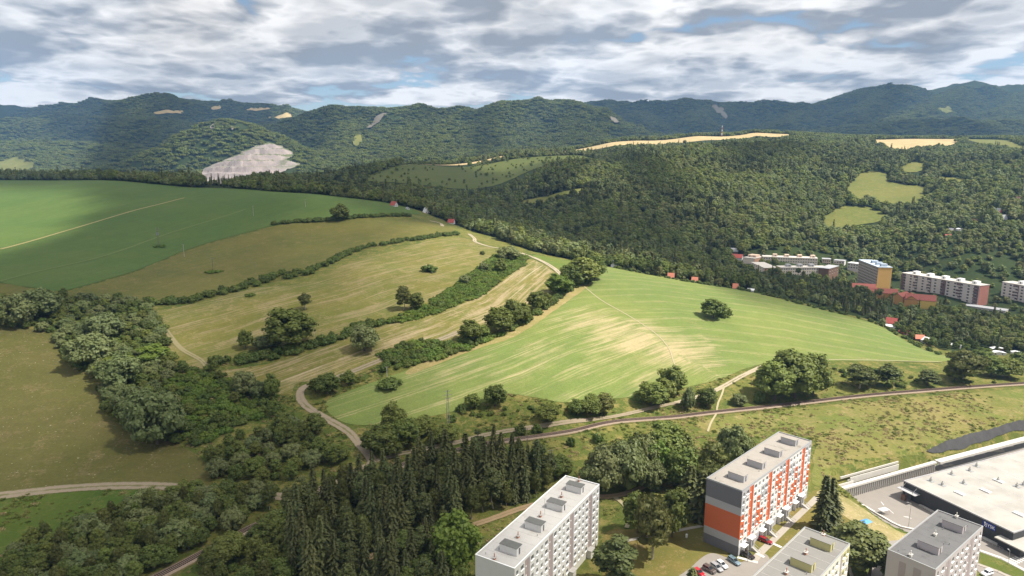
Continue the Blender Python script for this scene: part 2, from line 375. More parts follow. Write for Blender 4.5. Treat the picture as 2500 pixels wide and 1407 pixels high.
# ------------------------------------------------------------------ railway line and its level bed
def catmull(P, n=8, closed=False):
    P = np.asarray(P, float); N = len(P); outp = []
    rng = range(N) if closed else range(N - 1)
    for i in rng:
        p0, p1, p2, p3 = (P[(i + k) % N] if closed else P[min(max(i + k, 0), N - 1)] for k in (-1, 0, 1, 2))
        for t in np.linspace(0, 1, n, endpoint=False):
            outp.append(0.5 * (2 * p1 + (p2 - p0) * t + (2 * p0 - 5 * p1 + 4 * p2 - p3) * t * t + (3 * p1 - p0 - 3 * p2 + p3) * t ** 3))
    if not closed: outp.append(P[-1])
    return np.array(outp)
def resample(P, step, closed=False):
    P = np.asarray(P, float)
    if closed: P = np.concatenate([P, P[:1]])
    s = np.concatenate([[0], np.cumsum(np.hypot(*np.diff(P[:, :2], axis=0).T))]); n = max(3, int(s[-1] / step))
    t = np.linspace(0, s[-1], n + 1); q = np.stack([np.interp(t, s, P[:, k]) for k in range(P.shape[1])], 1)
    return q[:-1] if closed else q
RP = poly_xy([(330,1440),(408,1397),(502,1346),(600,1294),(700,1250),(800,1205),(900,1165),(1040,1118),(1190,1087),(1300,1066),(1400,1050),(1500,1034),(1650,1017),(1750,1007),(1900,992),(2100,968),(2300,951),(2500,936),(2750,920)])
RC = resample(catmull(RP, 12), 0.62); rs = np.concatenate([[0], np.cumsum(np.hypot(*np.diff(RC, axis=0).T))])
rz_ = zat(RC[:, 0], RC[:, 1]); kn = np.ones(121) / 121; rz_ = np.convolve(np.pad(rz_, 60, mode='edge'), kn, 'valid') + 0.30
RT = np.gradient(RC, axis=0); RT /= np.hypot(RT[:, 0], RT[:, 1])[:, None]; RN = np.stack([-RT[:, 1], RT[:, 0]], 1)
mm_ = (np.hypot(GX, GY) < 520) & (GY > 60); gx_, gy_ = GX[mm_], GY[mm_]; dr_ = np.full(gx_.shape, 1e9); zr_ = np.zeros(gx_.shape)
for i in range(0, len(RC), 4):
    d_ = np.hypot(gx_ - RC[i, 0], gy_ - RC[i, 1]); c_ = d_ < dr_; dr_[c_] = d_[c_]; zr_[c_] = rz_[i]
k_ = np.clip(1.9 - dr_ / 5.0, 0, 1); GZ[mm_] = GZ[mm_] * (1 - k_) + (zr_ - 0.45) * k_

# ------------------------------------------------------------------ ground materials
def grass_mat(name, c1, c2, c3, big=0.03, straw=(0.50, 0.66), fine=1.0, uv=False, rows=None, bump=0.25, dry=None, streak=0.5, spots=None, soft=0.12):
    """c1 main, c2 second tone, c3 straw; rows=(colour, amount) draws drilling rows along the UV map"""
    m, t, p = new_mat(name)
    co = t.add('ShaderNodeTexCoord').outputs['Object']
    n1 = t.noise(co, big, 5, 0.6); n2 = t.noise(co, big * 6, 5, 0.62); n3 = t.noise(co, fine, 5, 0.7)
    c = t.mix(t.ss(n1, 0.38, 0.64), c1, c2)
    c = t.mix(t.ss(t.math('ADD', t.math('MULTIPLY', n2, 0.6), t.math('MULTIPLY', n3, 0.4)), straw[0], straw[1]), c, c3)
    if rows:
        uvn = t.add('ShaderNodeUVMap', uv_map='row').outputs[0]
        def st(su, sv, det=3): return t.noise(t.vmath('MULTIPLY', uvn, (su, sv, 1)), 1.0, det, 0.65)
        k = t.math('ADD', t.math('MULTIPLY', st(0.016, 0.50, 4), 0.52), t.math('MULTIPLY', st(0.022, 0.10, 4), 0.48))
        if dry:
            a = t.add('ShaderNodeAttribute', attribute_name='dry').outputs['Fac']
            k = t.math('ADD', k, t.math('MULTIPLY', t.math('SUBTRACT', a, 0.5), dry))
        c = t.mix(t.ss(k, rows[1], rows[1] + soft, 0, rows[2]), c, rows[0])
        sv_ = t.add('ShaderNodeSeparateXYZ'); t.lk(uvn, sv_.inputs[0]); tl_ = t.math('ABSOLUTE', t.math('SUBTRACT', t.math('FRACT', t.math('DIVIDE', t.math('ADD', sv_.outputs[1], t.math('MULTIPLY', n1, 6.0)), 15.0)), 0.5))
        c = t.mix(t.math('MULTIPLY', t.ss(t.math('ABSOLUTE', t.math('SUBTRACT', tl_, 0.06)), 0.012, 0.034, 1, 0), t.ss(n2, 0.35, 0.6, 0.1, 0.42)), c, rows[0])
        k2 = st(0.006, 0.33, 2)                                   # tractor tramlines
        c = t.mix(t.ss(k2, 0.60, 0.70, 0, streak), c, rows[3])
    v = t.math('MULTIPLY', t.math('ADD', 0.70, t.math('MULTIPLY', n3, 0.60)), t.math('ADD', 0.80, t.math('MULTIPLY', t.noise(co, 0.11, 6, 0.7), 0.40)))
    if rows: v = t.math('MULTIPLY', v, t.math('ADD', 0.86, t.math('MULTIPLY', st(0.012, 0.30, 3), 0.28)))
    c = t.vmath('SCALE', c, sc=v)
    if spots:
        c = t.mix(t.ss(t.noise(co, 0.9, 2, 0.4), 0.70, 0.76, 0, 0.8), c, spots)
    t.lk(c, p.inputs['Base Color']); p.inputs['Roughness'].default_value = 0.95; p.inputs['Specular IOR Level'].default_value = 0.1
    b = t.add('ShaderNodeBump', i_Strength=0.7, i_Distance=bump); t.lk(n3, b.inputs['Height']); t.lk(b.outputs[0], p.inputs['Normal'])
    return m
M_MEADOW = grass_mat('meadow_grass', (0.066, 0.090, 0.018), (0.112, 0.120, 0.027), (0.185, 0.155, 0.05), big=0.03, fine=0.7, straw=(0.46, 0.62), bump=0.6)
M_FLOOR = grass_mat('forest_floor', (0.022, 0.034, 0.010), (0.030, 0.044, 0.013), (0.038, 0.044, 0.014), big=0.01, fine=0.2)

# ------------------------------------------------------------------ ground sheet
V = np.stack([GX, GY, GZ], -1).reshape(-1, 3); idx = np.arange(nA * nR).reshape(nA, nR)
ii = np.concatenate([idx, idx[:1]], 0)
Q = np.stack([ii[:-1, :-1], ii[1:, :-1], ii[1:, 1:], ii[:-1, 1:]], -1).reshape(-1, 4)[:, ::-1]
ctr = len(V); V = np.concatenate([V, [[0, 0, float(GZ[:, 0].mean())]]])
me = np_mesh('ground', V, Q, M_MEADOW)
bm = bmesh.new(); bm.from_mesh(me); bm.verts.ensure_lookup_table()
for i in range(nA): 
    f = bm.faces.new((bm.verts[ctr], bm.verts[int(ii[i + 1, 0])], bm.verts[int(ii[i, 0])])); f.smooth = True
bm.to_mesh(me); bm.free()
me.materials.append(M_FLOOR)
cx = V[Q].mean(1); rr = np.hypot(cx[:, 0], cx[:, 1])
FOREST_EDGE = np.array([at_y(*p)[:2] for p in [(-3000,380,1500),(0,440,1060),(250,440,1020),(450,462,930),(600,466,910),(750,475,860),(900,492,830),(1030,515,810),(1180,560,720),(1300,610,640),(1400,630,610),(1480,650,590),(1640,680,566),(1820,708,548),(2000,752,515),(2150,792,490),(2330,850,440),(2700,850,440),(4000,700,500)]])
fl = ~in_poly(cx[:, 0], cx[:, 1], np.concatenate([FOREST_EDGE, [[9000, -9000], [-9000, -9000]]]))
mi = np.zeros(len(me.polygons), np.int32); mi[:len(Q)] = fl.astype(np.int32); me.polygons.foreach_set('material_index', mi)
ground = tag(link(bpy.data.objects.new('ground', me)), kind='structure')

# ------------------------------------------------------------------ draped sheets and ribbons
def guide_uv(x, y, g):
    """distance along and across a guide line"""
    best = np.full(x.shape, 1e12); u = np.zeros(x.shape); v = np.zeros(x.shape); s0 = 0
    for i, (a, b) in enumerate(zip(g[:-1], g[1:])):
        d = b - a; L = np.hypot(*d); t = ((x - a[0]) * d[0] + (y - a[1]) * d[1]) / L ** 2
        tc_ = np.clip(t, 0 if i else -9, 1 if i < len(g) - 2 else 9)
        ex = x - a[0] - tc_ * d[0]; ey = y - a[1] - tc_ * d[1]; q_ = ex ** 2 + ey ** 2; mm = q_ < best
        best = np.where(mm, q_, best); u = np.where(mm, s0 + tc_ * L, u); v = np.where(mm, np.sqrt(q_) * np.sign(d[0] * ey - d[1] * ex + 1e-9), v); s0 += L
    return u, v
def sheet(name, poly, mat, off=0.10, spacing=5.0, guide=None, attr=None, smooth_edge=True, wob=0.6):
    P = catmull(poly, 6, True) if smooth_edge else np.asarray(poly, float)
    P = resample(P, spacing * 0.5 if smooth_edge else spacing, True)
    if wob: P = P + (np.stack([fbm(P[:, 0] / 7, P[:, 1] / 7, 3), fbm(P[:, 0] / 7 + 50, P[:, 1] / 7, 3)], 1) - 0.5) * 2 * wob
    lo, hi = P.min(0), P.max(0)
    gx, gy = np.meshgrid(np.arange(lo[0], hi[0], spacing), np.arange(lo[1], hi[1], spacing)); gx = gx + (np.arange(gx.shape[0]) % 2)[:, None] * spacing * .5
    gx, gy = gx.ravel(), gy.ravel(); k = in_poly(gx, gy, P); gx, gy = gx[k], gy[k]
    pts = [Vector(p) for p in P] + [Vector((a, b)) for a, b in zip(gx, gy)]
    n = len(P)
    vo, eo, fo, *_ = delaunay_2d_cdt(pts, [], [list(range(n))], 1, 1e-4)
    VX = np.array([tuple(v) for v in vo]); VZ = zat(VX[:, 0], VX[:, 1]) + off
    me = np_mesh(name, np.concatenate([VX, VZ[:, None]], 1), np.array(fo), mat)
    if guide is not None:
        u, v = guide_uv(VX[:, 0], VX[:, 1], np.asarray(guide)); li = np.empty(len(me.loops), np.int32); me.loops.foreach_get('vertex_index', li)
        uvl = me.uv_layers.new(name='row'); uvl.data.foreach_set('uv', np.stack([u, v], 1)[li].astype(np.float32).ravel())
    if attr is not None:
        a = me.attributes.new('dry', 'FLOAT', 'POINT'); a.data.foreach_set('value', attr(VX[:, 0], VX[:, 1]).astype(np.float32))
    return tag(link(bpy.data.objects.new(name, me)), kind='structure')
TRACKS = []
def ribbon(name, pts, width, mat, off=0.14, step=2.5, across=4, zfun=None, xy=False, smooth=True, shift=0.0, crown=0.0):
    C0 = np.asarray(pts, float) if xy else poly_xy(pts)
    C = resample(catmull(C0[:, :2], 10) if smooth else C0[:, :2], step)
    TRACKS.append(C)
    T = np.gradient(C, axis=0); T /= np.hypot(T[:, 0], T[:, 1])[:, None]; Nn = np.stack([-T[:, 1], T[:, 0]], 1)
    s = np.concatenate([[0], np.cumsum(np.hypot(*np.diff(C, axis=0).T))])
    wd = width * (1 + 0.12 * (fbm(s / 9 + 3, s * 0, 2) - .5)) if smooth else np.full(len(s), width)
    k = np.linspace(-.5, .5, across + 1)
    X = C[:, None] + Nn[:, None] * (k[None, :, None] * wd[:, None, None] + shift); Z = (zat(X[..., 0], X[..., 1]) if zfun is None else np.broadcast_to(zfun(C, s)[:, None], X.shape[:2])) + off + crown * (0.25 - k ** 2)[None]
    V = np.concatenate([X, Z[..., None]], -1).reshape(-1, 3); n, c = X.shape[:2]; idx = np.arange(n * c).reshape(n, c)
    Q = np.stack([idx[:-1, :-1], idx[:-1, 1:], idx[1:, 1:], idx[1:, :-1]], -1).reshape(-1, 4)[:, ::-1]
    me = np_mesh(name, V, Q, mat)
    uvv = np.stack([np.broadcast_to(s[:, None], (n, c)), np.broadcast_to(k[None] * 2, (n, c))], -1).reshape(-1, 2)
    li = np.empty(len(me.loops), np.int32); me.loops.foreach_get('vertex_index', li)
    me.uv_layers.new(name='row').data.foreach_set('uv', uvv[li].astype(np.float32).ravel())
    return tag(link(bpy.data.objects.new(name, me)), kind='structure')

# ------------------------------------------------------------------ fields
G_F1 = poly_xy([(0,655),(250,600),(480,540),(640,500)])
M_F1 = grass_mat('clover_crop', (0.064, 0.108, 0.026), (0.078, 0.118, 0.028), (0.092, 0.118, 0.034), big=0.008, fine=0.8, straw=(0.55, 0.7), rows=((0.090, 0.126, 0.036), 0.50, 0.6, (0.085, 0.115, 0.032)), streak=0.25)
low1 = [(0,690),(80,703),(165,709),(300,672),(400,634),(480,603),(600,569),(680,550),(850,533),(1010,527,752)]
F1 = poly_xy(low1 + [(1010,525,800),(900,500,830),(750,480,865),(600,472,915),(450,470,930),(250,445,1040),(0,445,1075),(-300,445,1075),(-300,560),(-120,660)])
sheet('clover_field', F1, M_F1, 0.25, 8.0, G_F1)
G_F2 = poly_xy([(200,706),(400,650),(600,600),(800,566),(1050,550)])
M_F2 = grass_mat('mown_meadow', (0.118, 0.110, 0.028), (0.095, 0.100, 0.024), (0.150, 0.125, 0.045), big=0.02, fine=0.7, rows=((0.145, 0.125, 0.045), 0.52, 0.55, (0.09, 0.095, 0.024)), streak=0.4)
F2 = poly_xy([(-250,690),(0,693),(80,706),(165,712),(300,675),(400,637),(480,606),(600,572),(680,553),(850,536),(960,533),(1040,540),(1085,552),(1120,572),(1000,587),(860,618),(740,672),(600,702),(450,742),(340,740),(160,728),(0,716),(-200,716)])
sheet('upper_meadow', F2, M_F2, 0.16, 6.0, G_F2)
G_F3 = poly_xy([(420,800),(600,750),(800,705),(1000,650),(1180,612)])
M_F3 = grass_mat('hay_meadow', (0.135, 0.125, 0.030), (0.110, 0.118, 0.027), (0.20, 0.165, 0.07), big=0.02, fine=0.6, rows=((0.24, 0.19, 0.10), 0.49, 0.75, (0.30, 0.24, 0.14)), streak=0.5)
F3 = poly_xy([(355,770),(450,747),(610,707),(750,690),(860,640),(1000,602),(1120,580),(1180,598),(1225,615),(1200,640),(1150,668),(1040,745),(960,778),(900,785),(760,838),(600,858),(510,898),(425,895),(405,840),(380,800)])
sheet('middle_meadow', F3, M_F3, 0.14, 5.0, G_F3)
G_F4 = poly_xy([(700,925),(900,850),(1050,800),(1200,740),(1320,650)])
M_F4 = grass_mat('cut_hay_strip', (0.15, 0.135, 0.035), (0.12, 0.125, 0.03), (0.24, 0.19, 0.09), big=0.03, fine=0.6, rows=((0.30, 0.235, 0.135), 0.47, 0.85, (0.40, 0.34, 0.23)), streak=0.55)
F4 = poly_xy([(1292,634),(1345,660),(1385,690),(1330,722),(1200,785),(1100,832),(1000,852),(850,925),(730,935),(700,965),(560,935),(525,908),(760,860),(900,805),(960,790),(1050,770),(1180,720),(1230,672)])
sheet('lower_meadow', F4, M_F4, 0.14, 4.5, G_F4)
sheet('ridge_meadow', poly_xy([(1300,624),(1340,628),(1400,640),(1390,665),(1350,655)]), grass_mat('ridge_grass', (0.10, 0.14, 0.028), (0.12, 0.14, 0.03), (0.16, 0.15, 0.05)), 0.14, 4.0)
# the main crop field
F5 = poly_xy([(795,985),(835,962),(1000,902),(1130,852),(1250,812),(1335,742),(1425,690),(1470,655,585),(1550,668,572),(1640,684,562),(1740,700,553),(1820,715,543),(1910,736,526),(2000,760,509),(2080,781,495),(2150,801,482),(2240,842,444),(2330,880,411),(2200,884),(2020,882),(1860,890),(1760,925),(1680,945),(1600,962),(1450,975),(1370,983),(1240,962),(1180,985),(1090,1010),(960,1033),(860,1038),(810,1015)])
G_F5 = poly_xy([(790,1000),(1000,932),(1200,866),(1380,800),(1500,765),(1650,762),(1900,790),(2150,840)])
DRY = [(1100,915,42,.42),(1200,905,42,.5),(1000,955,34,.38),(1300,870,36,.5),(1460,790,40,.75),(1560,830,45,.9),(1660,860,30,.95),(1500,880,40,.6),(1370,760,25,.5),(1250,850,35,.35),(1350,930,25,.4),(1720,850,25,.6),(1430,900,30,.5)]
dxy = hit([d[0] for d in DRY], [d[1] for d in DRY])
def dryness(x, y):
    s = np.zeros(x.shape)
    for d, p in zip(DRY, dxy): s = np.maximum(s, d[3] * np.exp(-(((x - p[0]) ** 2 + (y - p[1]) ** 2) / (d[2] ** 2))))
    return s
M_F5 = grass_mat('young_crop', (0.122, 0.162, 0.044), (0.150, 0.180, 0.048), (0.172, 0.178, 0.060), big=0.012, fine=0.9, straw=(0.52, 0.72), rows=((0.37, 0.295, 0.165), 0.455, 0.85, (0.20, 0.205, 0.075)), dry=0.34, streak=0.6, soft=0.24)
sheet('crop_field', F5, M_F5, 0.14, 4.5, G_F5, dryness)
sheet('field_margin', poly_xy([(1340,742),(1425,693),(1440,697),(1350,762),(1262,820),(1140,862),(1010,912),(1000,902),(1130,850),(1250,810)]), grass_mat('dry_margin', (0.27, 0.21, 0.09), (0.22, 0.19, 0.07), (0.33, 0.26, 0.13), fine=1.2), 0.22, 3.0)
M_F6 = grass_mat('grazed_meadow', (0.105, 0.094, 0.030), (0.090, 0.088, 0.024), (0.145, 0.115, 0.05), big=0.02, fine=0.8, spots=(0.34, 0.30, 0.2))
sheet('grazed_field', poly_xy([(-250,780),(0,798),(130,815),(150,880),(240,940),(250,1010),(330,1050),(430,1085),(490,1120),(520,1180),(490,1188),(250,1182),(0,1203),(-200,1230)]), M_F6, 0.12, 5.0)
sheet('trackside_meadow', poly_xy([(-200,1240),(0,1217),(250,1196),(490,1202),(420,1240),(210,1290),(0,1385),(-200,1480)]), grass_mat('lush_grass', (0.050, 0.088, 0.014), (0.075, 0.105, 0.018), (0.12, 0.12, 0.035), fine=0.9), 0.10, 4.0)
M_DRYM = grass_mat('dry_slope', (0.165, 0.150, 0.045), (0.115, 0.135, 0.030), (0.215, 0.175, 0.07), big=0.02, fine=0.6, straw=(0.47, 0.66), bump=0.5)
sheet('dry_slope_meadow', poly_xy([(1700,1030),(1900,1005),(2150,978),(2500,950),(2800,930),(2800,1050),(2500,1064),(2330,1110),(2270,1114),(2190,1118),(2090,1152),(1992,1188),(1985,1120),(1985,1075),(1900,1045),(1850,1065),(1760,1060)]), M_DRYM, 0.10, 3.5)
M_LAWN = grass_mat('parched_lawn', (0.155, 0.125, 0.036), (0.115, 0.112, 0.028), (0.23, 0.17, 0.075), big=0.05, fine=1.6, bump=0.12)
sheet('housing_lawn', poly_xy([(1480,1300),(1560,1290),(1700,1250),(1730,1300),(1800,1365),(1850,1310),(1960,1220),(2010,1200),(2140,1290),(2150,1330),(2050,1330),(1900,1450),(1500,1480),(1470,1407)]), M_LAWN, 0.08, 3.0)
M_PALE = grass_mat('straw_bank', (0.28, 0.23, 0.11), (0.20, 0.18, 0.07), (0.34, 0.28, 0.16), big=0.05, fine=1.2)
sheet('straw_bank', poly_xy([(1995,1205),(2040,1200),(2100,1238),(2200,1302),(2250,1305),(2210,1330),(2140,1310),(2060,1260)]), M_PALE, 0.12, 2.0)
sheet('gravel_bank', poly_xy([(2262,1106),(2330,1074),(2420,1050),(2500,1030),(2700,990),(2700,1015),(2500,1057),(2400,1082),(2330,1102)]), weathered('cinder', (0.055, 0.053, 0.052), 0.4, 0.3), 0.6, 2.5)

# meadows, stubble and orchards among the far woods
M_FM = grass_mat('hill_meadow', (0.135, 0.135, 0.036), (0.110, 0.122, 0.030), (0.165, 0.15, 0.05), big=0.012, fine=0.25)
M_OR = grass_mat('orchard_grass', (0.085, 0.10, 0.025), (0.075, 0.092, 0.022), (0.11, 0.11, 0.035), big=0.01, fine=0.2)
M_ST = grass_mat('grain_stubble', (0.40, 0.30, 0.15), (0.34, 0.265, 0.13), (0.45, 0.35, 0.19), big=0.008, fine=0.2)
FAR = []
def far(name, pts, mat, off=1.0, sp=14.0, extra=0.0):
    p = poly_xy(pts); FAR.append(p); return sheet(name, p, mat, off, sp, wob=2.0)
far('hill_meadow', [(2008,530),(2060,505),(2120,508),(2185,532),(2150,542),(2090,552),(2030,560),(2008,548)], M_FM)
far('hill_meadow', [(2100,425),(2160,420),(2170,445),(2255,458),(2250,490),(2220,505),(2150,495),(2100,488),(2060,465)], M_FM)
far('hill_meadow', [(2195,412),(2230,397),(2262,402),(2250,418),(2215,422)], M_FM)
far('hill_meadow', [(2290,432),(2340,437),(2375,444),(2330,450),(2300,444)], M_FM)
far('hill_meadow', [(1242,503),(1290,488),(1380,468),(1450,460),(1450,476),(1380,486),(1300,500)], M_FM)
far('orchard_slope', [(895,428,1330),(1000,412,1600),(1150,406,1600),(1290,390,1650),(1420,372,1700),(1480,372,1500),(1300,420,1330),(1200,440,1250),(1050,452,1240),(920,450,1260)], M_OR)
far('orchard_slope', [(720,440,1280),(800,428,1320),(850,432,1320),(790,446,1250)], M_OR)
far('orchard_slope', [(880,480,1000),(930,474,1050),(935,492,980),(900,497,930)], M_OR)
far('stubble_field', [(925,409,1720),(1050,396,1800),(1180,389,1800),(1265,379,1860),(1265,385,1760),(1150,399,1680),(1000,411,1640)], M_ST)
far('stubble_field', [(1280,367,1930),(1400,358,1960),(1560,343,2030),(1700,333,2080),(1845,326,2130),(1840,333,2040),(1720,344,1940),(1600,351,1900),(1480,361,1850),(1350,370,1850)], M_ST)
far('stubble_field', [(1810,333,2100),(1880,328,2160),(1945,331,2140),(1900,338,2020)], M_ST)
far('stubble_field', [(2105,346,1800),(2200,341,1900),(2345,339,1930),(2330,350,1700),(2230,358,1600),(2190,364,1560)], M_ST)
far('hill_meadow', [(2340,341,1950),(2430,346,1900),(2500,360,1500),(2520,380,1350),(2450,366,1500),(2360,348,1800)], M_FM)
far('stubble_field', [(-50,402,2900),(40,396,3000),(85,402,2900),(60,414,2700),(0,424,2550),(-60,424,2550)], M_FM)
far('stubble_field', [(255,413,2250),(300,407,2320),(325,414,2250),(300,424,2120),(270,422,2150)], M_ST)
far('stubble_field', [(375,277),(410,270),(445,271),(440,280),(390,281)], M_ST, 6, 22)
far('stubble_field', [(600,270),(640,265),(660,267),(630,273)], M_ST, 6, 22)
far('stubble_field', [(655,287),(685,283),(712,283),(706,289),(680,292)], M_ST, 6, 22)
far('stubble_field', [(515,266),(535,259),(540,265),(525,270)], M_ST, 6, 22)
# ================================================================== CLOUD DECK over the valley (its shadows fall on the land)
SHADE = [(1850,1250,0),(1750,1370,0),(2000,1360,0),(2300,1260,0),(2400,1100,0),(2100,1080,0),(1800,1050,0),(2250,980,0),(1900,930,0),(1600,1100,.1),(1650,1170,.1),
 (1250,830,.15),(1500,800,0),(1700,850,0),(1450,930,.1),(1600,720,0),(1500,680,0),(2000,850,0),(2200,870,0),(1100,900,.4),(1250,650,.1),(1150,620,.1),(1020,625,.25),(1330,670,.05),(1000,740,.5),(1100,730,.3),
 (60,515,0),(0,540,0),(30,500,0),(110,508,0),(40,550,0),(80,535,0),(10,575,.1),(215,945,.35),(300,880,.45),(2200,600,0),(2350,560,0),(2100,640,0),(1950,560,.2),(2100,530,0),(2180,460,.1),(2240,410,.1),(2400,480,.05),(1800,430,.35),(1700,560,.45),(1900,400,.35),
 (1250,1300,.5),(1350,1250,.45),(1520,1310,.55),(1450,1130,.35),(1300,1130,.7),(1000,1250,.8),(600,1300,.8),(200,1300,.7),(100,1100,.55),(80,900,.5),(350,1020,.65),(600,1000,.7),(850,1050,.7),(950,980,.6),(800,800,.6),
 (600,760,.6),(450,690,.62),(200,640,.95),(350,560,.95),(600,520,.7),(250,465,.85),(150,612,.9),(230,530,.8),(450,500,.85),(100,460,.7),(800,545,.55),(900,600,.5),(1000,500,1),(1300,550,.95),(1500,560,.9),(1650,630,.7),(1850,690,.6),(2000,740,.5),(2300,790,.5),(2450,800,.4),
 (1100,450,.85),(1300,430,.6),(700,460,.95),(1600,470,.55),(1250,385,.2),(1500,480,.1),(1750,480,.1),(1660,405,.15),(1900,470,0),(2000,430,.1),(1400,545,1),(1560,600,1),(1590,440,.9),(1850,375,.75),(1980,520,.45),(1700,342,0),(2250,350,0),(1950,335,.1),
 (1600,290,1),(1900,290,1),(2100,250,1),(2300,240,.4),(2450,240,.3),(2200,320,.9),(2250,280,.2),(1300,300,.15),(1100,310,.15),(900,290,.5),(1000,350,.3),(1500,310,.4),(850,330,.2),
 (520,330,0),(600,340,.1),(650,390,0),(400,400,.6),(400,280,1),(600,300,1),(250,290,.9),(300,305,1),(350,325,1),(450,310,1),(490,298,1),(625,306,1),(680,308,.9),(200,300,.9),(300,380,.7),(480,350,0),(556,296,0),(545,312,0),(600,320,0),(430,372,.1),(500,390,.2),(680,352,.2),(760,330,.6),(1060,280,.5),(1170,300,.6),(1350,330,.5),(950,280,.1),(1250,270,.1),(150,350,.1),(50,330,.35),(300,340,.9),(350,246,.3),(700,270,.1),(80,400,0),(100,280,.7)]
sh_p = hit([s_[0] for s_ in SHADE], [s_[1] for s_ in SHADE]); sh_v = np.array([s_[2] for s_ in SHADE])
ALT = 1700.0
nU, nV = 150, 170
uu = np.sign(np.linspace(-1, 1, nU)) * np.abs(np.linspace(-1, 1, nU)) ** 1.7 * 4200 + 100; vv = -300 + np.linspace(0, 1, nV) ** 1.7 * 6300
UX, VY = np.meshgrid(uu, vv, indexing='ij')
wx = warp(UX.ravel(), VY.ravel()); wp = warp(sh_p[:, 0], sh_p[:, 1])
zz = zat(UX.ravel(), VY.ravel())
d2 = ((wx[:, None] - wp[None]) ** 2).sum(-1); wt = np.exp(-d2 / (2 * 0.060 ** 2)) + 1e-9 * np.exp(-d2 / 0.5); dn = (wt * sh_v).sum(1) / wt.sum(1)
tt = (ALT - zz) / SUN[2]
PX = UX.ravel() + SUN[0] * tt; PY = VY.ravel() + SUN[1] * tt; PZ = np.full(PX.shape, ALT) + 40 * (fbm(PX / 400, PY / 400, 3) - .5)
idx = np.arange(nU * nV).reshape(nU, nV); Q = np.stack([idx[:-1, :-1], idx[1:, :-1], idx[1:, 1:], idx[:-1, 1:]], -1).reshape(-1, 4)
mc = bpy.data.materials.new('cloud'); mc.use_nodes = True; t = NT(mc.node_tree); t.n.clear()
o_ = t.add('ShaderNodeOutputMaterial')
a = t.add('ShaderNodeAttribute', attribute_name='cover').outputs['Fac']; co = t.add('ShaderNodeTexCoord').outputs['Object']
k = t.math('ADD', a, t.math('MULTIPLY', t.math('SUBTRACT', t.noise(co, 0.006, 5, 0.6), 0.5), 0.55))
k = t.ss(k, 0.12, 0.80, 0.0, 0.84)
tr = t.add('ShaderNodeBsdfTransparent'); tl = t.add('ShaderNodeBsdfTranslucent', i_Color=(0.46, 0.48, 0.52, 1)); 
mxx = t.add('ShaderNodeMixShader'); t.lk(k, mxx.inputs[0]); t.lk(tr.outputs[0], mxx.inputs[1]); t.lk(tl.outputs[0], mxx.inputs[2]); t.lk(mxx.outputs[0], o_.inputs[0])
me = np_mesh('clouds', np.stack([PX, PY, PZ], 1), Q, mc)
at = me.attributes.new('cover', 'FLOAT', 'POINT'); at.data.foreach_set('value', dn.astype(np.float32))
tag(link(bpy.data.objects.new('clouds', me)), 'broken grey cloud deck above the valley', 'clouds', kind='stuff')

# ================================================================== HAZE
mh = bpy.data.materials.new('haze'); mh.use_nodes = True; t = NT(mh.node_tree); t.n.clear()
o_ = t.add('ShaderNodeOutputMaterial'); vp = t.add('ShaderNodeVolumePrincipled')
vp.inputs['Color'].default_value = (0.30, 0.57, 1.0, 1); vp.inputs['Density'].default_value = HAZE_D
vp.inputs['Anisotropy'].default_value = 0.0
t.lk(vp.outputs[0], o_.inputs['Volume'])
hz = MB().box(-9000, 9000, -2000, 8000, float(GZ[np.hypot(GX, GY) < 13000].min()) - 2, 1100).build('haze', mh)
tag(hz, 'thin bluish summer haze filling the valley', 'haze', kind='stuff')

# ================================================================== TRACKS AND RAILWAY BED
def track_mat(name, c1, c2, grass=0.75):
    """two wheel ruts with a grassy middle"""
    m, t, p = new_mat(name)
    uvn = t.add('ShaderNodeUVMap', uv_map='row').outputs[0]; sp_ = t.add('ShaderNodeSeparateXYZ'); t.lk(uvn, sp_.inputs[0])
    co = t.add('ShaderNodeTexCoord').outputs['Object']
    n = t.noise(co, 0.5, 5, 0.65); av = t.math('ABSOLUTE', sp_.outputs[1])
    c = t.mix(n, c1, c2)
    mid = t.math('MULTIPLY', t.ss(t.math('ADD', av, t.math('MULTIPLY', t.math('SUBTRACT', n, .5), .7)), 0.10, 0.26, 1, 0), t.ss(t.noise(co, 0.06, 2), 0.38, 0.55, 0, grass))
    edge = t.ss(t.math('ADD', av, t.math('MULTIPLY', t.math('SUBTRACT', n, .5), .9)), 0.80, 0.98)
    c = t.mix(t.math('MAXIMUM', mid, t.math('MULTIPLY', edge, 0.8)), c, (0.11, 0.11, 0.03))
    t.lk(c, p.inputs['Base Color']); p.inputs['Roughness'].default_value = 0.95
    return m
M_TRACK = track_mat('dirt_track', (0.215, 0.17, 0.115), (0.29, 0.235, 0.165))
M_TRACK2 = track_mat('sandy_track', (0.30, 0.25, 0.17), (0.38, 0.32, 0.23))
M_FOOT = track_mat('trodden_path', (0.30, 0.26, 0.15), (0.36, 0.31, 0.19), 0.0)
ribbon('dirt_track', [(-250,1238),(0,1211),(150,1195),(300,1187),(420,1189),(560,1203),(720,1213),(820,1180),(900,1140)], 5.5, M_TRACK, 0.2)
ribbon('dirt_track', [(895,1150),(908,1125),(880,1090),(850,1055),(790,1020),(745,990),(732,965),(745,945),(800,930),(860,908),(930,880),(1010,850),(1060,835),(1120,812)], 4.2, M_TRACK, 0.24)
ribbon('dirt_track', [(905,1130),(980,1108),(1100,1085),(1200,1060),(1330,1040),(1450,1025),(1560,1005),(1650,985)], 2.4, M_TRACK, 0.24)
ribbon('dirt_track', [(1650,985),(1720,965),(1765,945),(1810,920),(1862,895)], 3.0, M_TRACK2, 0.26)
ribbon('dirt_track', [(1300,628),(1330,642),(1360,662),(1385,690),(1375,705)], 4.5, M_TRACK2, 0.3)
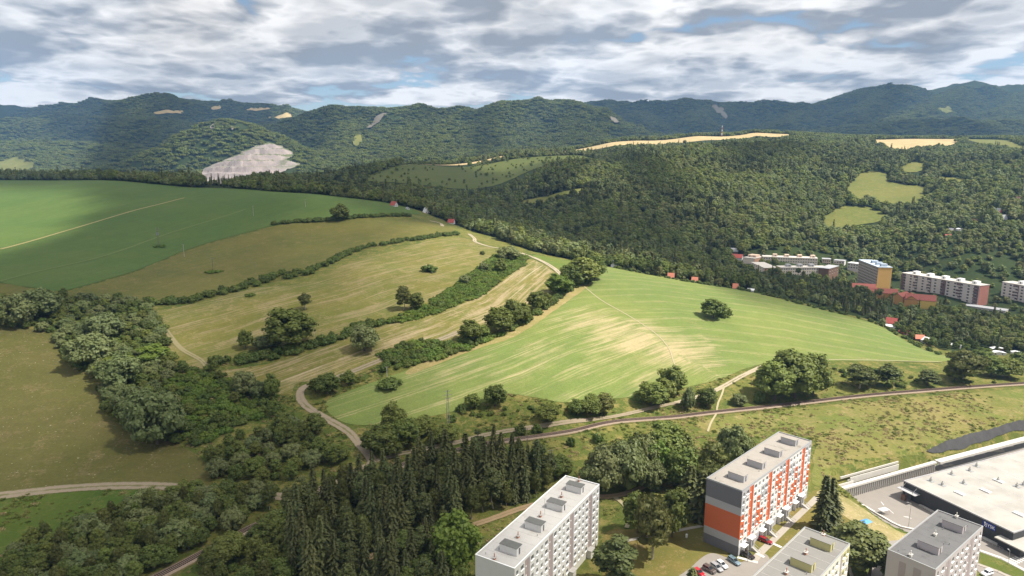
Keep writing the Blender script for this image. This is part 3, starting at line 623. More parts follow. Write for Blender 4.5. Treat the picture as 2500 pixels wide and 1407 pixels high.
ribbon('dirt_track', [(1145,572),(1158,583),(1162,592),(1200,604),(1250,612),(1300,628)], 4.0, M_TRACK2, 0.35)
ribbon('dirt_track', [(1050,540),(1075,546),(1080,553)], 4.0, M_TRACK2, 0.35)
ribbon('field_path', [(1425,700),(1470,735),(1540,775),(1600,815),(1632,850),(1645,885),(1655,910)], 0.9, M_FOOT, 0.30, 1.5)
ribbon('field_path', [(0,610),(150,568),(300,523),(400,497),(450,484)], 3.5, track_mat('field_track', (0.22, 0.20, 0.075), (0.26, 0.23, 0.1), 0.5), 0.45)
ribbon('field_path', [(2020,879),(2150,881),(2300,885)], 0.9, M_FOOT, 0.3, 1.5)
ribbon('field_path', [(0,688),(200,640),(400,575),(600,512)], 2.0, track_mat('faint_track', (0.10, 0.15, 0.04), (0.12, 0.16, 0.045), 0.5), 0.45)
ribbon('field_path', [(1768,945),(1762,965),(1752,990),(1748,1012),(1735,1035),(1728,1055)], 1.0, M_FOOT, 0.3, 1.5)
ribbon('field_path', [(400,800),(440,850),(490,880),(510,905)], 3.0, track_mat('worn_track', (0.20, 0.17, 0.08), (0.26, 0.22, 0.12)), 0.3)
ribbon('dirt_track', [(760,1407),(830,1385),(900,1362),(1000,1330),(1180,1275),(1280,1240),(1400,1215),(1500,1212),(1560,1195),(1600,1170)], 3.2, track_mat('earth_track', (0.27, 0.18, 0.10), (0.33, 0.24, 0.14), 0.4), 0.22)
ribbon('field_path', [(1500,1215),(1525,1235),(1535,1265),(1530,1290)], 1.8, M_FOOT, 0.25, 1.5)
# ================================================================== TREES
rng = np.random.default_rng(11)
def leaf_mat(name, c_dark, c_light, tr=0.22, var=0.62):
    m = bpy.data.materials.new(name); m.use_nodes = True; t = NT(m.node_tree); t.n.clear()
    o_ = t.add('ShaderNodeOutputMaterial')
    rnd = t.add('ShaderNodeObjectInfo').outputs['Random']; isl = t.add('ShaderNodeNewGeometry').outputs['Random Per Island']
    k = t.math('ADD', t.math('MULTIPLY', rnd, 1 - var), t.math('MULTIPLY', isl, var))
    c = t.mix(k, c_dark, c_light)
    hue = t.add('ShaderNodeHueSaturation'); t.lk(c, hue.inputs['Color'])
    r2 = t.math('FRACT', t.math('MULTIPLY', rnd, 7.31)); t.lk(t.math('ADD', 0.482, t.math('MULTIPLY', r2, 0.03)), hue.inputs['Hue'])
    t.lk(t.math('ADD', 0.82, t.math('MULTIPLY', t.math('FRACT', t.math('MULTIPLY', rnd, 13.7)), 0.42)), hue.inputs['Value'])
    c = hue.outputs[0]
    d = t.add('ShaderNodeBsdfDiffuse'); t.lk(c, d.inputs[0]); tl = t.add('ShaderNodeBsdfTranslucent'); t.lk(t.mix(0.5, c, (0.10, 0.14, 0.02)), tl.inputs[0])
    g = t.add('ShaderNodeBsdfGlossy', i_Roughness=0.55); g.inputs[0].default_value = (0.5, 0.55, 0.5, 1)
    mx = t.add('ShaderNodeMixShader'); mx.inputs[0].default_value = tr; t.lk(d.outputs[0], mx.inputs[1]); t.lk(tl.outputs[0], mx.inputs[2])
    m2 = t.add('ShaderNodeMixShader'); m2.inputs[0].default_value = 0.035; t.lk(mx.outputs[0], m2.inputs[1]); t.lk(g.outputs[0], m2.inputs[2])
    t.lk(m2.outputs[0], o_.inputs[0]); return m
LEAF = dict(
 oak=leaf_mat('leaf_broad', (0.066, 0.092, 0.017), (0.165, 0.188, 0.040)),
 lime=leaf_mat('leaf_bright', (0.085, 0.125, 0.016), (0.155, 0.200, 0.030)),
 willow=leaf_mat('leaf_silver', (0.095, 0.120, 0.038), (0.200, 0.222, 0.085)),
 birch=leaf_mat('leaf_birch', (0.085, 0.098, 0.026), (0.155, 0.160, 0.048)),
 pine=leaf_mat('needle_pine', (0.050, 0.066, 0.019), (0.120, 0.134, 0.042), 0.1),
 spruce=leaf_mat('needle_spruce', (0.046, 0.058, 0.018), (0.135, 0.138, 0.046), 0.1),
 shrub=leaf_mat('leaf_shrub', (0.058, 0.085, 0.016), (0.120, 0.155, 0.030)),
 bramble=leaf_mat('leaf_bramble', (0.070, 0.115, 0.014), (0.130, 0.180, 0.026)))
BARK = weathered('bark', (0.10, 0.082, 0.065), 0.35, 2.0)
BARK_PALE = weathered('pale_bark', (0.34, 0.30, 0.25), 0.3, 1.5)

def ico(sub):
    bm = bmesh.new(); bmesh.ops.create_icosphere(bm, subdivisions=sub, radius=1.0)
    v = np.array([tuple(x.co) for x in bm.verts]); f = np.array([[y.index for y in x.verts] for x in bm.faces]); bm.free(); return v, f
ICO1, ICO2 = ico(1), ico(2)
def unit(v): return v / (np.linalg.norm(v, axis=-1, keepdims=True) + 1e-9)
def crown_mesh(name, mat, rg, lobes, n_leaf, size, core=0.84, coreico=ICO1, center=None, updown=-0.5, droop=0.0, up=0.4):
    """lobes (x,y,z,r): lumpy cores wrapped in leaf-sized faces"""
    Vs, Ts = [], []; base = 0
    L = np.asarray(lobes); 
    for x, y, z, r in L:
        v, f = coreico; vv_ = v * (1 + 0.30 * (rg.random(len(v)) - 0.5))[:, None] * r * core + [x, y, z]
        Vs.append(vv_); Ts.append(f + base); base += len(v)
    wgt = L[:, 3] ** 2; li = rg.choice(len(L), n_leaf, p=wgt / wgt.sum())
    d = unit(rg.normal(size=(n_leaf, 3))); low = d[:, 2] < updown; d[low, 2] *= -0.6; d = unit(d)
    r = L[li, 3]; pos = L[li, :3] + d * (r * (0.72 + 0.52 * rg.random(n_leaf)))[:, None]
    c = L[:, :3].mean(0) if center is None else np.asarray(center)
    nrm = unit(d * 0.9 + unit(pos - c) * 0.45 + rg.normal(size=(n_leaf, 3)) * 0.55 + [0, 0, up])
    tg = unit(np.cross(nrm, rg.normal(size=(n_leaf, 3)))); bt = np.cross(nrm, tg)
    if droop: tg = unit(tg * 0.4 + np.array([0, 0, -1.0]) * droop); bt = unit(np.cross(nrm, tg))
    s = size * (0.45 + 1.1 * rg.random(n_leaf))[:, None]; a, b = tg * s * 0.62, bt * s * 0.46
    quad = np.stack([pos - a, pos - b * 0.9 + a * 0.1, pos + a, pos + b * 0.9 - a * 0.1], 1).reshape(-1, 3)
    q = np.arange(n_leaf * 4).reshape(-1, 4) + base
    tri = np.concatenate([q[:, [0, 1, 2]], q[:, [0, 2, 3]]])
    return np_mesh(name, np.concatenate(Vs + [quad]), np.concatenate(Ts + [tri]), mat, smooth=False)
def lobes_ellipsoid(rg, n, a, c, zc, rl, top=1.0, inner=0.35, low=-0.55):
    L = []; k = 0
    while len(L) < n and k < 4000:
        k += 1
        d = unit(rg.normal(size=3)); 
        if d[2] < low: continue
        taper = 1 - (1 - top) * max(0, d[2])
        p = np.array([d[0] * a * taper, d[1] * a * taper, zc + d[2] * c]) * 1.0
        f = 0.56 + 0.32 * rg.random(); p = np.array([p[0] * f, p[1] * f, zc + (p[2] - zc) * f])
        r = rl * (0.7 + 0.6 * rg.random())
        if all(np.linalg.norm(p - q[:3]) > 0.55 * (r + q[3]) * 0.85 for q in L): L.append(np.array([*p, r]))
    for _ in range(max(2, int(n * inner))):
        d = rg.normal(size=3) * 0.3; L.append(np.array([d[0] * a, d[1] * a, zc + d[2] * c, rl * 1.2]))
    return np.array(L)
def trunk_mesh(name, mat, rg, h, r, limbs, spread):
    mb = MB(); z = 0; p = np.array([0., 0, -0.3]); n = 4
    for i in range(n):
        q_ = np.array([rg.normal() * 0.02 * h, rg.normal() * 0.02 * h, h * (i + 1) / n]); mb.tube(p, q_, r * (1 - 0.7 * i / n), r * (1 - 0.7 * (i + 1) / n), 7); p = q_
    for i in range(limbs):
        a = 2 * math.pi * (i + rg.random() * .5) / limbs; z0 = h * (0.35 + 0.45 * rg.random())
        mb.tube((0, 0, z0), (math.cos(a) * spread, math.sin(a) * spread, z0 + spread * 0.7), r * 0.38, r * 0.1, 5)
    return mb.mesh(name, mat)
def spruce_mesh(name, mat, rg, H=20.0, Rm=3.0, whorls=24, per=8, base=0.06, nq=7):
    P = []; N = []
    ang0 = 0
    for w_ in range(whorls):
        t = base + (1 - base) * (w_ + rg.random() * .6) / whorls; z = H * t; rr = Rm * ((1 - t) ** 0.82) * (0.8 + 0.4 * rg.random()) + 0.12
        n = max(4, int(per * (1 - 0.45 * t))); ang0 += 1.3
        for b in range(n):
            a = ang0 + 2 * math.pi * b / n + rg.normal() * 0.12; L = rr * (0.75 + 0.45 * rg.random()); da = np.array([math.cos(a), math.sin(a)]); pa = np.array([-da[1], da[0]])
            for k in range(nq):
                u = (k + 0.6) / nq; x = L * u; dz = -0.34 * x * u - 0.10 * x + rg.normal() * 0.10
                side = rg.normal() * 0.30 * (0.25 + u * (1.15 - u)) * L * 0.55
                c = np.array([da[0] * x + pa[0] * side, da[1] * x + pa[1] * side, z + dz])
                s = (0.36 + 0.34 * rg.random()) * (0.6 + 0.5 * (1 - u)) * (H / 20) * 1.7
                e1 = np.array([da[0], da[1], -0.55]) * s; e2 = np.array([pa[0], pa[1], 0.35 * rg.normal()]) * s * 0.62
                P += [c - e1 * .7, c - e2, c + e1, c + e2]
    P = np.array(P); q = np.arange(len(P)).reshape(-1, 4); tri = np.concatenate([q[:, [0, 1, 2]], q[:, [0, 2, 3]]])
    # dark inner cone
    k = 9; zs = np.linspace(base * H, H * 0.97, 7); cone = []; cf = []
    for i, z in enumerate(zs):
        r_ = Rm * 0.42 * (1 - (z / H)) ** 0.85 + 0.03
        cone += [[math.cos(2 * math.pi * j / k) * r_, math.sin(2 * math.pi * j / k) * r_, z] for j in range(k)]
        if i: cf += [[(i - 1) * k + j, (i - 1) * k + (j + 1) % k, i * k + (j + 1) % k] for j in range(k)] + [[(i - 1) * k + j, i * k + (j + 1) % k, i * k + j] for j in range(k)]
    V = np.concatenate([P, np.array(cone)]); T = np.concatenate([tri, np.array(cf) + len(P)])
    return np_mesh(name, V, T, mat, smooth=False)

PROTO = {}
def add_proto(kind, crown, trunk, H, W): PROTO.setdefault(kind, []).append((crown, trunk, H, W))
for i in range(4):
    rg = np.random.default_rng(100 + i); a, c = 4.6 + .5 * (i % 2), 4.9
    L = lobes_ellipsoid(rg, 40, a, 5.5, 6.3, 1.25, top=0.75, low=-0.8)
    add_proto('oak', crown_mesh('crown_broad', LEAF['oak'], rg, L, 3600, 0.58), trunk_mesh('trunk_broad', BARK, rg, 7.5, 0.32, 5, 2.2), 12.2, 2 * a)
    rg = np.random.default_rng(140 + i); L = lobes_ellipsoid(rg, 36, 4.3, 5.4, 6.0, 1.25, top=0.8, low=-0.8)
    if i < 2: add_proto('lime', crown_mesh('crown_bright', LEAF['lime'], rg, L, 3400, 0.6), trunk_mesh('trunk_bright', BARK, rg, 7, 0.3, 5, 2.0), 12.0, 8.8)
    rg = np.random.default_rng(180 + i); L = lobes_ellipsoid(rg, 46, 5.6, 4.4, 4.4, 1.2, top=0.9, low=-0.75)
    if i < 3: add_proto('willow', crown_mesh('crown_silver', LEAF['willow'], rg, L, 4200, 0.52), trunk_mesh('trunk_silver', BARK, rg, 4.5, 0.4, 6, 2.6), 9.2, 11.4)
    rg = np.random.default_rng(220 + i); L = lobes_ellipsoid(rg, 24, 2.9, 7.2, 9.4, 1.25, top=0.45, low=-0.8)
    if i < 3: add_proto('birch', crown_mesh('crown_birch', LEAF['birch'], rg, L, 2600, 0.55, droop=0.9), trunk_mesh('trunk_birch', BARK_PALE, rg, 13, 0.2, 4, 1.2), 17.0, 6.4)
    rg = np.random.default_rng(260 + i); L = lobes_ellipsoid(rg, 34, 3.3, 7.4, 9.8, 1.05, top=0.35, low=-0.85)
    if i < 3: add_proto('pine', crown_mesh('crown_pine', LEAF['pine'], rg, L, 3000, 0.58), trunk_mesh('trunk_pine', BARK_PALE if i == 0 else BARK, rg, 15, 0.26, 5, 1.2), 18.0, 6.6)
    rg = np.random.default_rng(280 + i); L = lobes_ellipsoid(rg, 18, 2.4, 4.4, 13.0, 1.05, top=0.5, low=-0.8)
    if i < 2: add_proto('tallpine', crown_mesh('crown_tallpine', LEAF['pine'], rg, L, 1500, 0.62), trunk_mesh('trunk_tallpine', BARK_PALE, rg, 15, 0.24, 3, 1.0), 18.0, 5.4)
    rg = np.random.default_rng(300 + i)
    if i < 4: add_proto('spruce', spruce_mesh('crown_spruce', LEAF['spruce'], rg, 20, 3.5 + .3 * i, 26, 9, nq=8), trunk_mesh('trunk_spruce', BARK, rg, 18.5, 0.28, 0, 1), 20.0, 6.6)
    rg = np.random.default_rng(340 + i); L = lobes_ellipsoid(rg, 11, 1.9, 1.45, 1.15, 0.75, low=-0.4)
    add_proto('shrub', crown_mesh('foliage_shrub', LEAF['shrub'], rg, L, 620, 0.42), None, 2.9, 4.2)
    rg = np.random.default_rng(380 + i); L = lobes_ellipsoid(rg, 13, 2.8, 0.9, 0.45, 0.72, low=-0.1)
    if i < 3: add_proto('bramble', crown_mesh('foliage_bramble', LEAF['bramble'], rg, L, 620, 0.42), None, 1.7, 6.0)
# lighter trees for the woods further off
FARP = []
for i in range(4):
    rg = np.random.default_rng(500 + i); L = lobes_ellipsoid(rg, 11, 3.6, 4.2, 6.2, 1.9, top=0.8, inner=0.2)
    FARP.append(crown_mesh('wood_crown', LEAF['oak'] if i < 3 else LEAF['willow'], rg, L, 440, 0.9, core=0.88, up=1.0))
rg = np.random.default_rng(520); FARP.append(spruce_mesh('wood_spruce', LEAF['spruce'], rg, 19, 3.4, 14, 7, nq=3))
rg = np.random.default_rng(521); L = lobes_ellipsoid(rg, 9, 3.0, 3.6, 10, 1.6, top=0.7); FARP.append(crown_mesh('wood_pine', LEAF['pine'], rg, L, 380, 0.85, core=0.88, up=0.8))
rg = np.random.default_rng(522); L = lobes_ellipsoid(rg, 10, 3.6, 3.8, 5.4, 1.9); FARP.append(crown_mesh('wood_lime', LEAF['birch'], rg, L, 440, 0.9, core=0.88, up=1.0))
CLUMP = []
for i in range(4):
    rg = np.random.default_rng(540 + i); L = []
    for k in range(13):
        r_ = 11 * math.sqrt(rg.random()); a_ = rg.random() * 6.283; h_ = 6 + 5 * rg.random()
        L += [[r_ * math.cos(a_), r_ * math.sin(a_), h_, 2.6 + 1.3 * rg.random()], [r_ * math.cos(a_) + rg.normal(), r_ * math.sin(a_) + rg.normal(), h_ + 2.2, 1.7 + .8 * rg.random()]]
    CLUMP.append(crown_mesh('hill_wood', LEAF['oak'] if i < 3 else LEAF['pine'], rg, L, 300, 1.4, core=0.93, up=1.3))

def forest(name, pts, idx, scl, meshes, label):
    """a wood nobody could count: one object that instances its trees on the points"""
    srcs = []
    for m_ in meshes: srcs.append(bpy.data.objects.new(m_.name + '_source', m_))
    me = bpy.data.meshes.new(name); me.vertices.add(len(pts)); me.vertices.foreach_set('co', np.asarray(pts, np.float32).ravel())
    a = me.attributes.new('idx', 'INT', 'POINT'); a.data.foreach_set('value', np.asarray(idx, np.int32))
    a = me.attributes.new('scl', 'FLOAT_VECTOR', 'POINT'); a.data.foreach_set('vector', np.asarray(scl, np.float32).ravel())
    a = me.attributes.new('rz', 'FLOAT', 'POINT'); a.data.foreach_set('value', (rng.random(len(pts)) * 6.283).astype(np.float32))
    o = link(bpy.data.objects.new(name, me))
    ng = bpy.data.node_groups.new(name, 'GeometryNodeTree'); ng.interface.new_socket('Geometry', in_out='INPUT', socket_type='NodeSocketGeometry'); ng.interface.new_socket('Geometry', in_out='OUTPUT', socket_type='NodeSocketGeometry')
    N = ng.nodes; gi = N.new('NodeGroupInput'); go = N.new('NodeGroupOutput'); iop = N.new('GeometryNodeInstanceOnPoints'); jn = N.new('GeometryNodeJoinGeometry')
    for s_ in reversed(srcs):
        oi = N.new('GeometryNodeObjectInfo'); oi.inputs['Object'].default_value = s_; oi.inputs['As Instance'].default_value = True; ng.links.new(oi.outputs['Geometry'], jn.inputs[0])
    def named(nm, ty):
        n = N.new('GeometryNodeInputNamedAttribute'); n.data_type = ty; n.inputs['Name'].default_value = nm
        return [s2 for s2 in n.outputs if s2.enabled and s2.name == 'Attribute'][0]
    cx_ = N.new('ShaderNodeCombineXYZ'); ng.links.new(named('rz', 'FLOAT'), cx_.inputs[2])
    ng.links.new(gi.outputs[0], iop.inputs['Points']); ng.links.new(jn.outputs[0], iop.inputs['Instance']); iop.inputs['Pick Instance'].default_value = True
    ng.links.new(named('idx', 'INT'), iop.inputs['Instance Index']); ng.links.new(cx_.outputs[0], iop.inputs['Rotation']); ng.links.new(named('scl', 'FLOAT_VECTOR'), iop.inputs['Scale'])
    ng.links.new(iop.outputs[0], go.inputs[0])
    md = o.modifiers.new('woods', 'NODES'); md.node_group = ng
    return tag(o, label, 'woods', kind='stuff')
# ================================================================== APARTMENT BLOCKS
def flat(name, col, rough=0.8, spec=0.3, metal=0.0): return weathered(name, col, 0.06, 0.5, rough, 0, spec, metal)
M = dict(white=weathered('white_render', (0.62, 0.605, 0.585), 0.05, 0.25, dirt=((0.45, 0.42, 0.37), 0.35)), lgrey=weathered('light_grey_render', (0.38, 0.37, 0.375), 0.05, 0.3), grey=weathered('grey_render', (0.25, 0.245, 0.25), 0.06, 0.3),
 dgrey=weathered('dark_grey_render', (0.155, 0.15, 0.16), 0.06, 0.3), orange=weathered('orange_render', (0.52, 0.13, 0.052), 0.06, 0.3), orange_shade=weathered('shadow_orange_render', (0.42, 0.085, 0.03), 0.06, 0.3),
 cream=weathered('cream_render', (0.60, 0.575, 0.50), 0.05, 0.3, dirt=((0.42, 0.40, 0.33), 0.3)), olive=weathered('olive_yellow_render', (0.46, 0.42, 0.20), 0.06, 0.4), mauve=weathered('mauve_render', (0.43, 0.385, 0.385), 0.05, 0.3), dmauve=weathered('dark_mauve_render', (0.33, 0.28, 0.28), 0.06, 0.3),
 brownstrip=weathered('brown_strip', (0.36, 0.29, 0.27), 0.08, 0.4), frame=flat('window_frame_white', (0.80, 0.80, 0.78), 0.5), sill=flat('white_sill', (0.85, 0.84, 0.82), 0.5), metal=flat('galvanised', (0.42, 0.42, 0.41), 0.45, 0.5, 0.6),
 rwhite=weathered('pale_roof_felt', (0.46, 0.44, 0.41), 0.10, 0.25, dirt=((0.34, 0.29, 0.23), 0.55)), rtan=weathered('tan_roof_felt', (0.30, 0.27, 0.235), 0.12, 0.3, dirt=((0.17, 0.15, 0.125), 0.7)), rgrey=weathered('grey_roof_felt', (0.20, 0.19, 0.175), 0.10, 0.3, dirt=((0.18, 0.165, 0.15), 0.6)), rdark=weathered('dark_roof_felt', (0.125, 0.122, 0.12), 0.14, 0.3, dirt=((0.07, 0.07, 0.065), 0.7)),
 rcab=weathered('cabin_roof_felt', (0.13, 0.13, 0.12), 0.2, 0.6), concrete=weathered('concrete', (0.42, 0.40, 0.37), 0.14, 0.5, dirt=((0.28, 0.26, 0.23), 0.5)), pale_conc=weathered('new_concrete', (0.52, 0.49, 0.44), 0.08, 0.5, dirt=((0.5, 0.46, 0.4), 0.4)), brick=weathered('chimney_brick', (0.42, 0.20, 0.13), 0.2, 3.0), black=flat('black_rubber', (0.02, 0.02, 0.02), 0.7), door=flat('door_grey', (0.12, 0.115, 0.11), 0.6))
def glass_mat(name, dark=(0.02, 0.024, 0.028), light=(0.30, 0.29, 0.27)):
    m, t, p = new_mat(name); r_ = t.add('ShaderNodeObjectInfo').outputs['Random']
    t.lk(t.mix(t.ss(r_, 0.62, 0.95, 0, .8), dark, light), p.inputs['Base Color']); p.inputs['Roughness'].default_value = 0.12; p.inputs['Specular IOR Level'].default_value = 0.5; return m
M['glass'] = glass_mat('window_glass')
M['fglass'] = flat('far_window_glass', (0.085, 0.082, 0.08), 0.2, 0.5)
STOREY = 2.8
def panel_me(name, mat, wd, h, hx0, hx1, hz0, hz1, t=0.24):
    g = 0.012; mb = MB(); mb.box(g, hx0, 0, t, g, h - g); mb.box(hx1, wd - g, 0, t, g, h - g); mb.box(hx0, hx1, 0, t, g, hz0); mb.box(hx0, hx1, 0, t, hz1, h - g); return mb.mesh(name, mat)
def window_me(wd, h):
    f = MB(); e = 0.09
    f.box(0, wd, 0, .08, 0, e); f.box(0, wd, 0, .08, h - e, h); f.box(0, e, 0, .08, e, h - e); f.box(wd - e, wd, 0, .08, e, h - e); f.box(wd * .5 - .05, wd * .5 + .05, 0, .08, e, h - e)
    return f.mesh('window', M['frame']), MB().box(e * .8, wd - e * .8, .045, .06, e * .8, h - e * .8).mesh('pane', M['glass']), MB().prism([(-0.16, 0.02), (-0.16, -0.03), (0.10, -0.03), (0.10, 0.10)], 'x', -.06, wd + .06).mesh('sill', M['sill'])
def block(name, label, org, yaw, L, W, H, units, rows, colour, wall, strip, roof, cab_wall, cab_roof, cab_x, strips, bands=None, topgap=0.75, lower='lgrey', strip_recess=0.0):
    """panel block: local x along the long front, front face at y=-W, near end wall at x=0; colour(col,row) names the panel's render"""
    root = empty(name, (org[0], org[1], org[2] - H), yaw); tag(root, label, 'building')
    T = 0.24; u = L / units
    MB().box(0.15, L, -W + T, 0, -2.5, H - 0.35).build('wall_core', M[wall], root)
    MB().box(0.2, L - .2, -W + .3, -.2, H - .345, H - .28).build('roof_deck', M[roof], root)
    pp = MB(); pp.box(0, L, -W, -W + .28, H - .4, H); pp.box(0, L, -.28, 0.003, H - .4, H); pp.box(0, .28, -W + .28, -.28, H - .4, H); pp.box(L - .28, L, -W + .28, -.28, H - .4, H); pp.build('parapet', M[wall], root)
    cap = MB(); cap.box(-.05, L + .05, -W - .05, -W + .3, H, H + .05); cap.box(-.05, L + .05, -.3, .05, H, H + .05); cap.box(-.05, .3, -W + .3, -.3, H, H + .05); cap.box(L - .3, L + .05, -W + .3, -.3, H, H + .05); cap.build('coping', M['metal'] if roof != 'rwhite' else M['frame'], root)
    z_top = H - topgap
    pm, wm = {}, {}
    ci = 0
    for c in range(units):
        if c in strips:
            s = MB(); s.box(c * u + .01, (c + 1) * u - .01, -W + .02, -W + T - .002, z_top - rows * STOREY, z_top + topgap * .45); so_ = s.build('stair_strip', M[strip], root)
            MB().box(c * u + u * .55, (c + 1) * u - .05, -W - .01, -W + .018, z_top - rows * STOREY, z_top).build('painted_strip_shade', M['orange_shade' if strip == 'orange' else 'dmauve'], so_)  # half of the stair strip in a darker colour, a painted shadow
            for r_ in range(rows):
                inst('stair_light', STAIR_ME, so_, (c * u + u * .12, -W - .03, z_top - (r_ + .78) * STOREY))
            continue
        wide = ci % 4 in (1, 2)
        for r_ in range(rows):
            col = colour(ci, r_); ww = min(1.75 if wide else 1.25, u - .7); key = (col, wide)
            hx0 = (u - ww) / 2
            if key not in pm: pm[key] = panel_me('facade_panel', M[col], u, STOREY, hx0, hx0 + ww, 0.78, 2.22)
            if wide not in wm: wm[wide] = window_me(ww, 1.44)
            z0 = z_top - (r_ + 1) * STOREY
            inst('facade_panel', pm[key], root, (c * u, -W, z0))
            f, p_, s_ = wm[wide]; wo = inst('window', f, root, (c * u + hx0, -W + .145, z0 + .78)); inst('pane', p_, wo); inst('sill', s_, wo, (0, -.16, 0))
        ci += 1
    zl = z_top - rows * STOREY
    MB().box(0.01, L - .01, -W + .05, -W + T - .003, -2.5, zl - .01).build('plinth', M[lower], root)
    fr = MB(); fr.box(0.01, L - .01, -W + .004, -W + T - .004, z_top + .01 + topgap * .45 * (1 if strips else 0) * 0, H - .401); fr.build('cornice_band', M[wall], root)
    if bands:
        for a, b, col in bands: MB().box(0, .15, -W + T + .01 if False else -W + .003, 0, H * (1 - b) - (2.5 if b >= 1 else 0), H * (1 - a) - .004 - (.4 if a == 0 else 0)).build('end_wall_band', M[col], root)
    else: MB().box(0, .15, -W + .003, 0, -2.5, H - .404).build('end_wall', M[wall], root)
    for k_ in range(1, int(L / 4.2)): MB().box(k_ * 4.2, k_ * 4.2 + .09, -W + .32, -.3, H - .281, H - .255).build('felt_seam', M['dgrey'] if roof == 'rdark' else M['concrete'], root)
    for k_ in range(7):
        px_, py_ = 2.0 + (k_ * 7.7) % (L - 4), -2.2 - (k_ * 3.9) % (W - 4.4); MB().tube((px_, py_, H - .28), (px_, py_, H + .35), .12, .1, 7).build('vent_pipe', M['metal'], root)
    for cx_ in cab_x:
        cb = MB().box(cx_, cx_ + 2.9, -10.2, -4.6, H - .28, H + 2.0).build('roof_cabin', M[cab_wall], root)
        MB().box(cx_ - .08, cx_ + 2.98, -10.28, -4.52, H + 2.0, H + 2.1).build('cabin_roof', M[cab_roof], cb)
        MB().box(cx_ + 1.1, cx_ + 1.85, -10.24, -10.2, H - .2, H + 1.65).build('cabin_door', M['door'], cb)
        MB().box(cx_ + .2, cx_ + .55, -4.6, -4.25, H - .2, H + .5).build('vent_box', M['dgrey'], cb)
    return root
STAIR_ME = MB().box(0, .55, 0, .06, 0, .35).mesh('stair_light', M['sill'])
def chimney(root, x, y, z, mat='brick'):
    c = MB(); c.box(x - .45, x + .45, y - .3, y + .3, z, z + .7); c.box(x - .1, x + .1, y - .1, y + .1, z + .7, z + 1.9); o = c.build('chimney', M[mat], root)
    MB().box(x - .65, x + .65, y - .5, y + .5, z + .7, z + .78).build('chimney_slab', M['concrete'], o)
# colour plan of the orange block: columns from the near end, rows from the top
OR_ = {(0,3),(0,4),(0,5),(3,2),(3,3),(3,4),(3,5),(4,4),(4,5),(7,1),(7,2),(8,1),(8,2),(8,3),(8,4),(8,5),(11,4),(11,5),(11,6),(12,2),(12,3),(12,4),(12,5),(15,3),(15,4),(15,5)}
GR_ = {(0,0),(0,1),(0,2),(1,0),(2,4),(2,5),(4,1),(4,2),(5,1),(5,2),(6,4),(6,5),(8,0),(9,0),(9,1),(10,1),(10,2),(11,1),(11,2),(13,3),(13,4),(14,0),(14,5),(15,0),(15,1),(15,2)}
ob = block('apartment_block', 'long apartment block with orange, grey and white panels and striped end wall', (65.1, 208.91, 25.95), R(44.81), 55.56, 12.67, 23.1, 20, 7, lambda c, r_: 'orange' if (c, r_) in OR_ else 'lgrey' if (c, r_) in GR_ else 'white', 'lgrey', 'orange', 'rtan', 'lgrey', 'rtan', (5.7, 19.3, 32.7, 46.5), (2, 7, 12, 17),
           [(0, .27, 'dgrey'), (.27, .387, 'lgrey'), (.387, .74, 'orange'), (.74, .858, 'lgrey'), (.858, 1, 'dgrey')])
for k_, x_ in enumerate((5.9, 19.4, 33.0, 46.5)):                      # entrances with stairs
    e = MB().box(x_, x_ + 2.5, -14.2, -12.68, -1.5, 4.0).build('entrance_porch', M['lgrey'], ob)
    MB().box(x_ - .25, x_ + 2.75, -14.5, -12.66, 4.0, 4.28).build('porch_roof', M['frame'], e); MB().box(x_ + .5, x_ + 1.6, -14.23, -14.2, 1.2, 3.4).build('door', M['door'], e)
    st = MB()
    for s_ in range(9): st.box(x_ + .35, x_ + 1.75, -14.2 - .32 * (s_ + 1), -14.2 - .32 * s_, -.5, 1.05 - .16 * s_)
    st.build('stairs', M['concrete'], e)
    for dx in (.3, 1.8): MB().prism([(-14.2, 2.0), (-14.2, 1.85), (-17.1, .55), (-17.1, .7)], 'x', x_ + dx - .03, x_ + dx + .03).build('handrail', M['metal'], e)
    if k_ < 4:
        xb = x_ - 4.1
        b_ = MB().box(xb, xb + 2.9, -13.9, -12.6, 2.5, 2.68).build('basement_canopy', M['frame'], ob)
        for dx in (.05, 2.7): MB().box(xb + dx, xb + dx + .14, -13.85, -12.7, -1, 2.5).build('canopy_wall', M['white'], b_)
wb = block('apartment_block', 'white apartment block with pale roof and four roof cabins', (-10.18, 168.81, 23.13), R(58.87), 55.62, 12.7, 23.0, 20, 7, lambda c, r_: 'white' if r_ < 6 else 'cream', 'white', 'brownstrip', 'rwhite', 'white', 'rcab', (5.3, 19.3, 33.0, 46.5), (2, 7, 12, 17), lower='cream')
for x_ in (1.1, 13.8, 27.4, 41.6, 54.5): chimney(wb, x_, -5.6, 22.72)
for x_ in (19.4, 33.0, 46.5):
    e = MB().box(x_, x_ + 2.5, -14.2, -12.72, -1.5, 3.4).build('entrance_porch', M['cream'], wb); MB().box(x_ - .2, x_ + 2.7, -14.5, -12.7, 3.4, 3.6).build('porch_roof', M['concrete'], e)
mast = MB().tube((28.9, -6.2, 22.7), (28.9, -6.2, 28.4), .05).build('antenna_mast', M['metal'], wb)
yb = block('apartment_block', 'cream apartment block with olive roof cabins seen only at its top', (86.72 - 55.6 * math.cos(R(45.24)), 182.36 - 55.6 * math.sin(R(45.24)), 23.6), R(45.24), 55.6, 12.7, 23.0, 20, 7, lambda c, r_: 'olive' if (c * 3 + r_ * 5) % 7 in (0, 3) and c % 4 in (1, 2, 3) else 'cream', 'cream', 'cream', 'rgrey', 'olive', 'rgrey', (6.2, 20.2, 34.0, 47.5), (2, 7, 12, 17))
for x_ in (29.1, 41.9, 54.6): chimney(yb, x_, -5.7, 22.72)
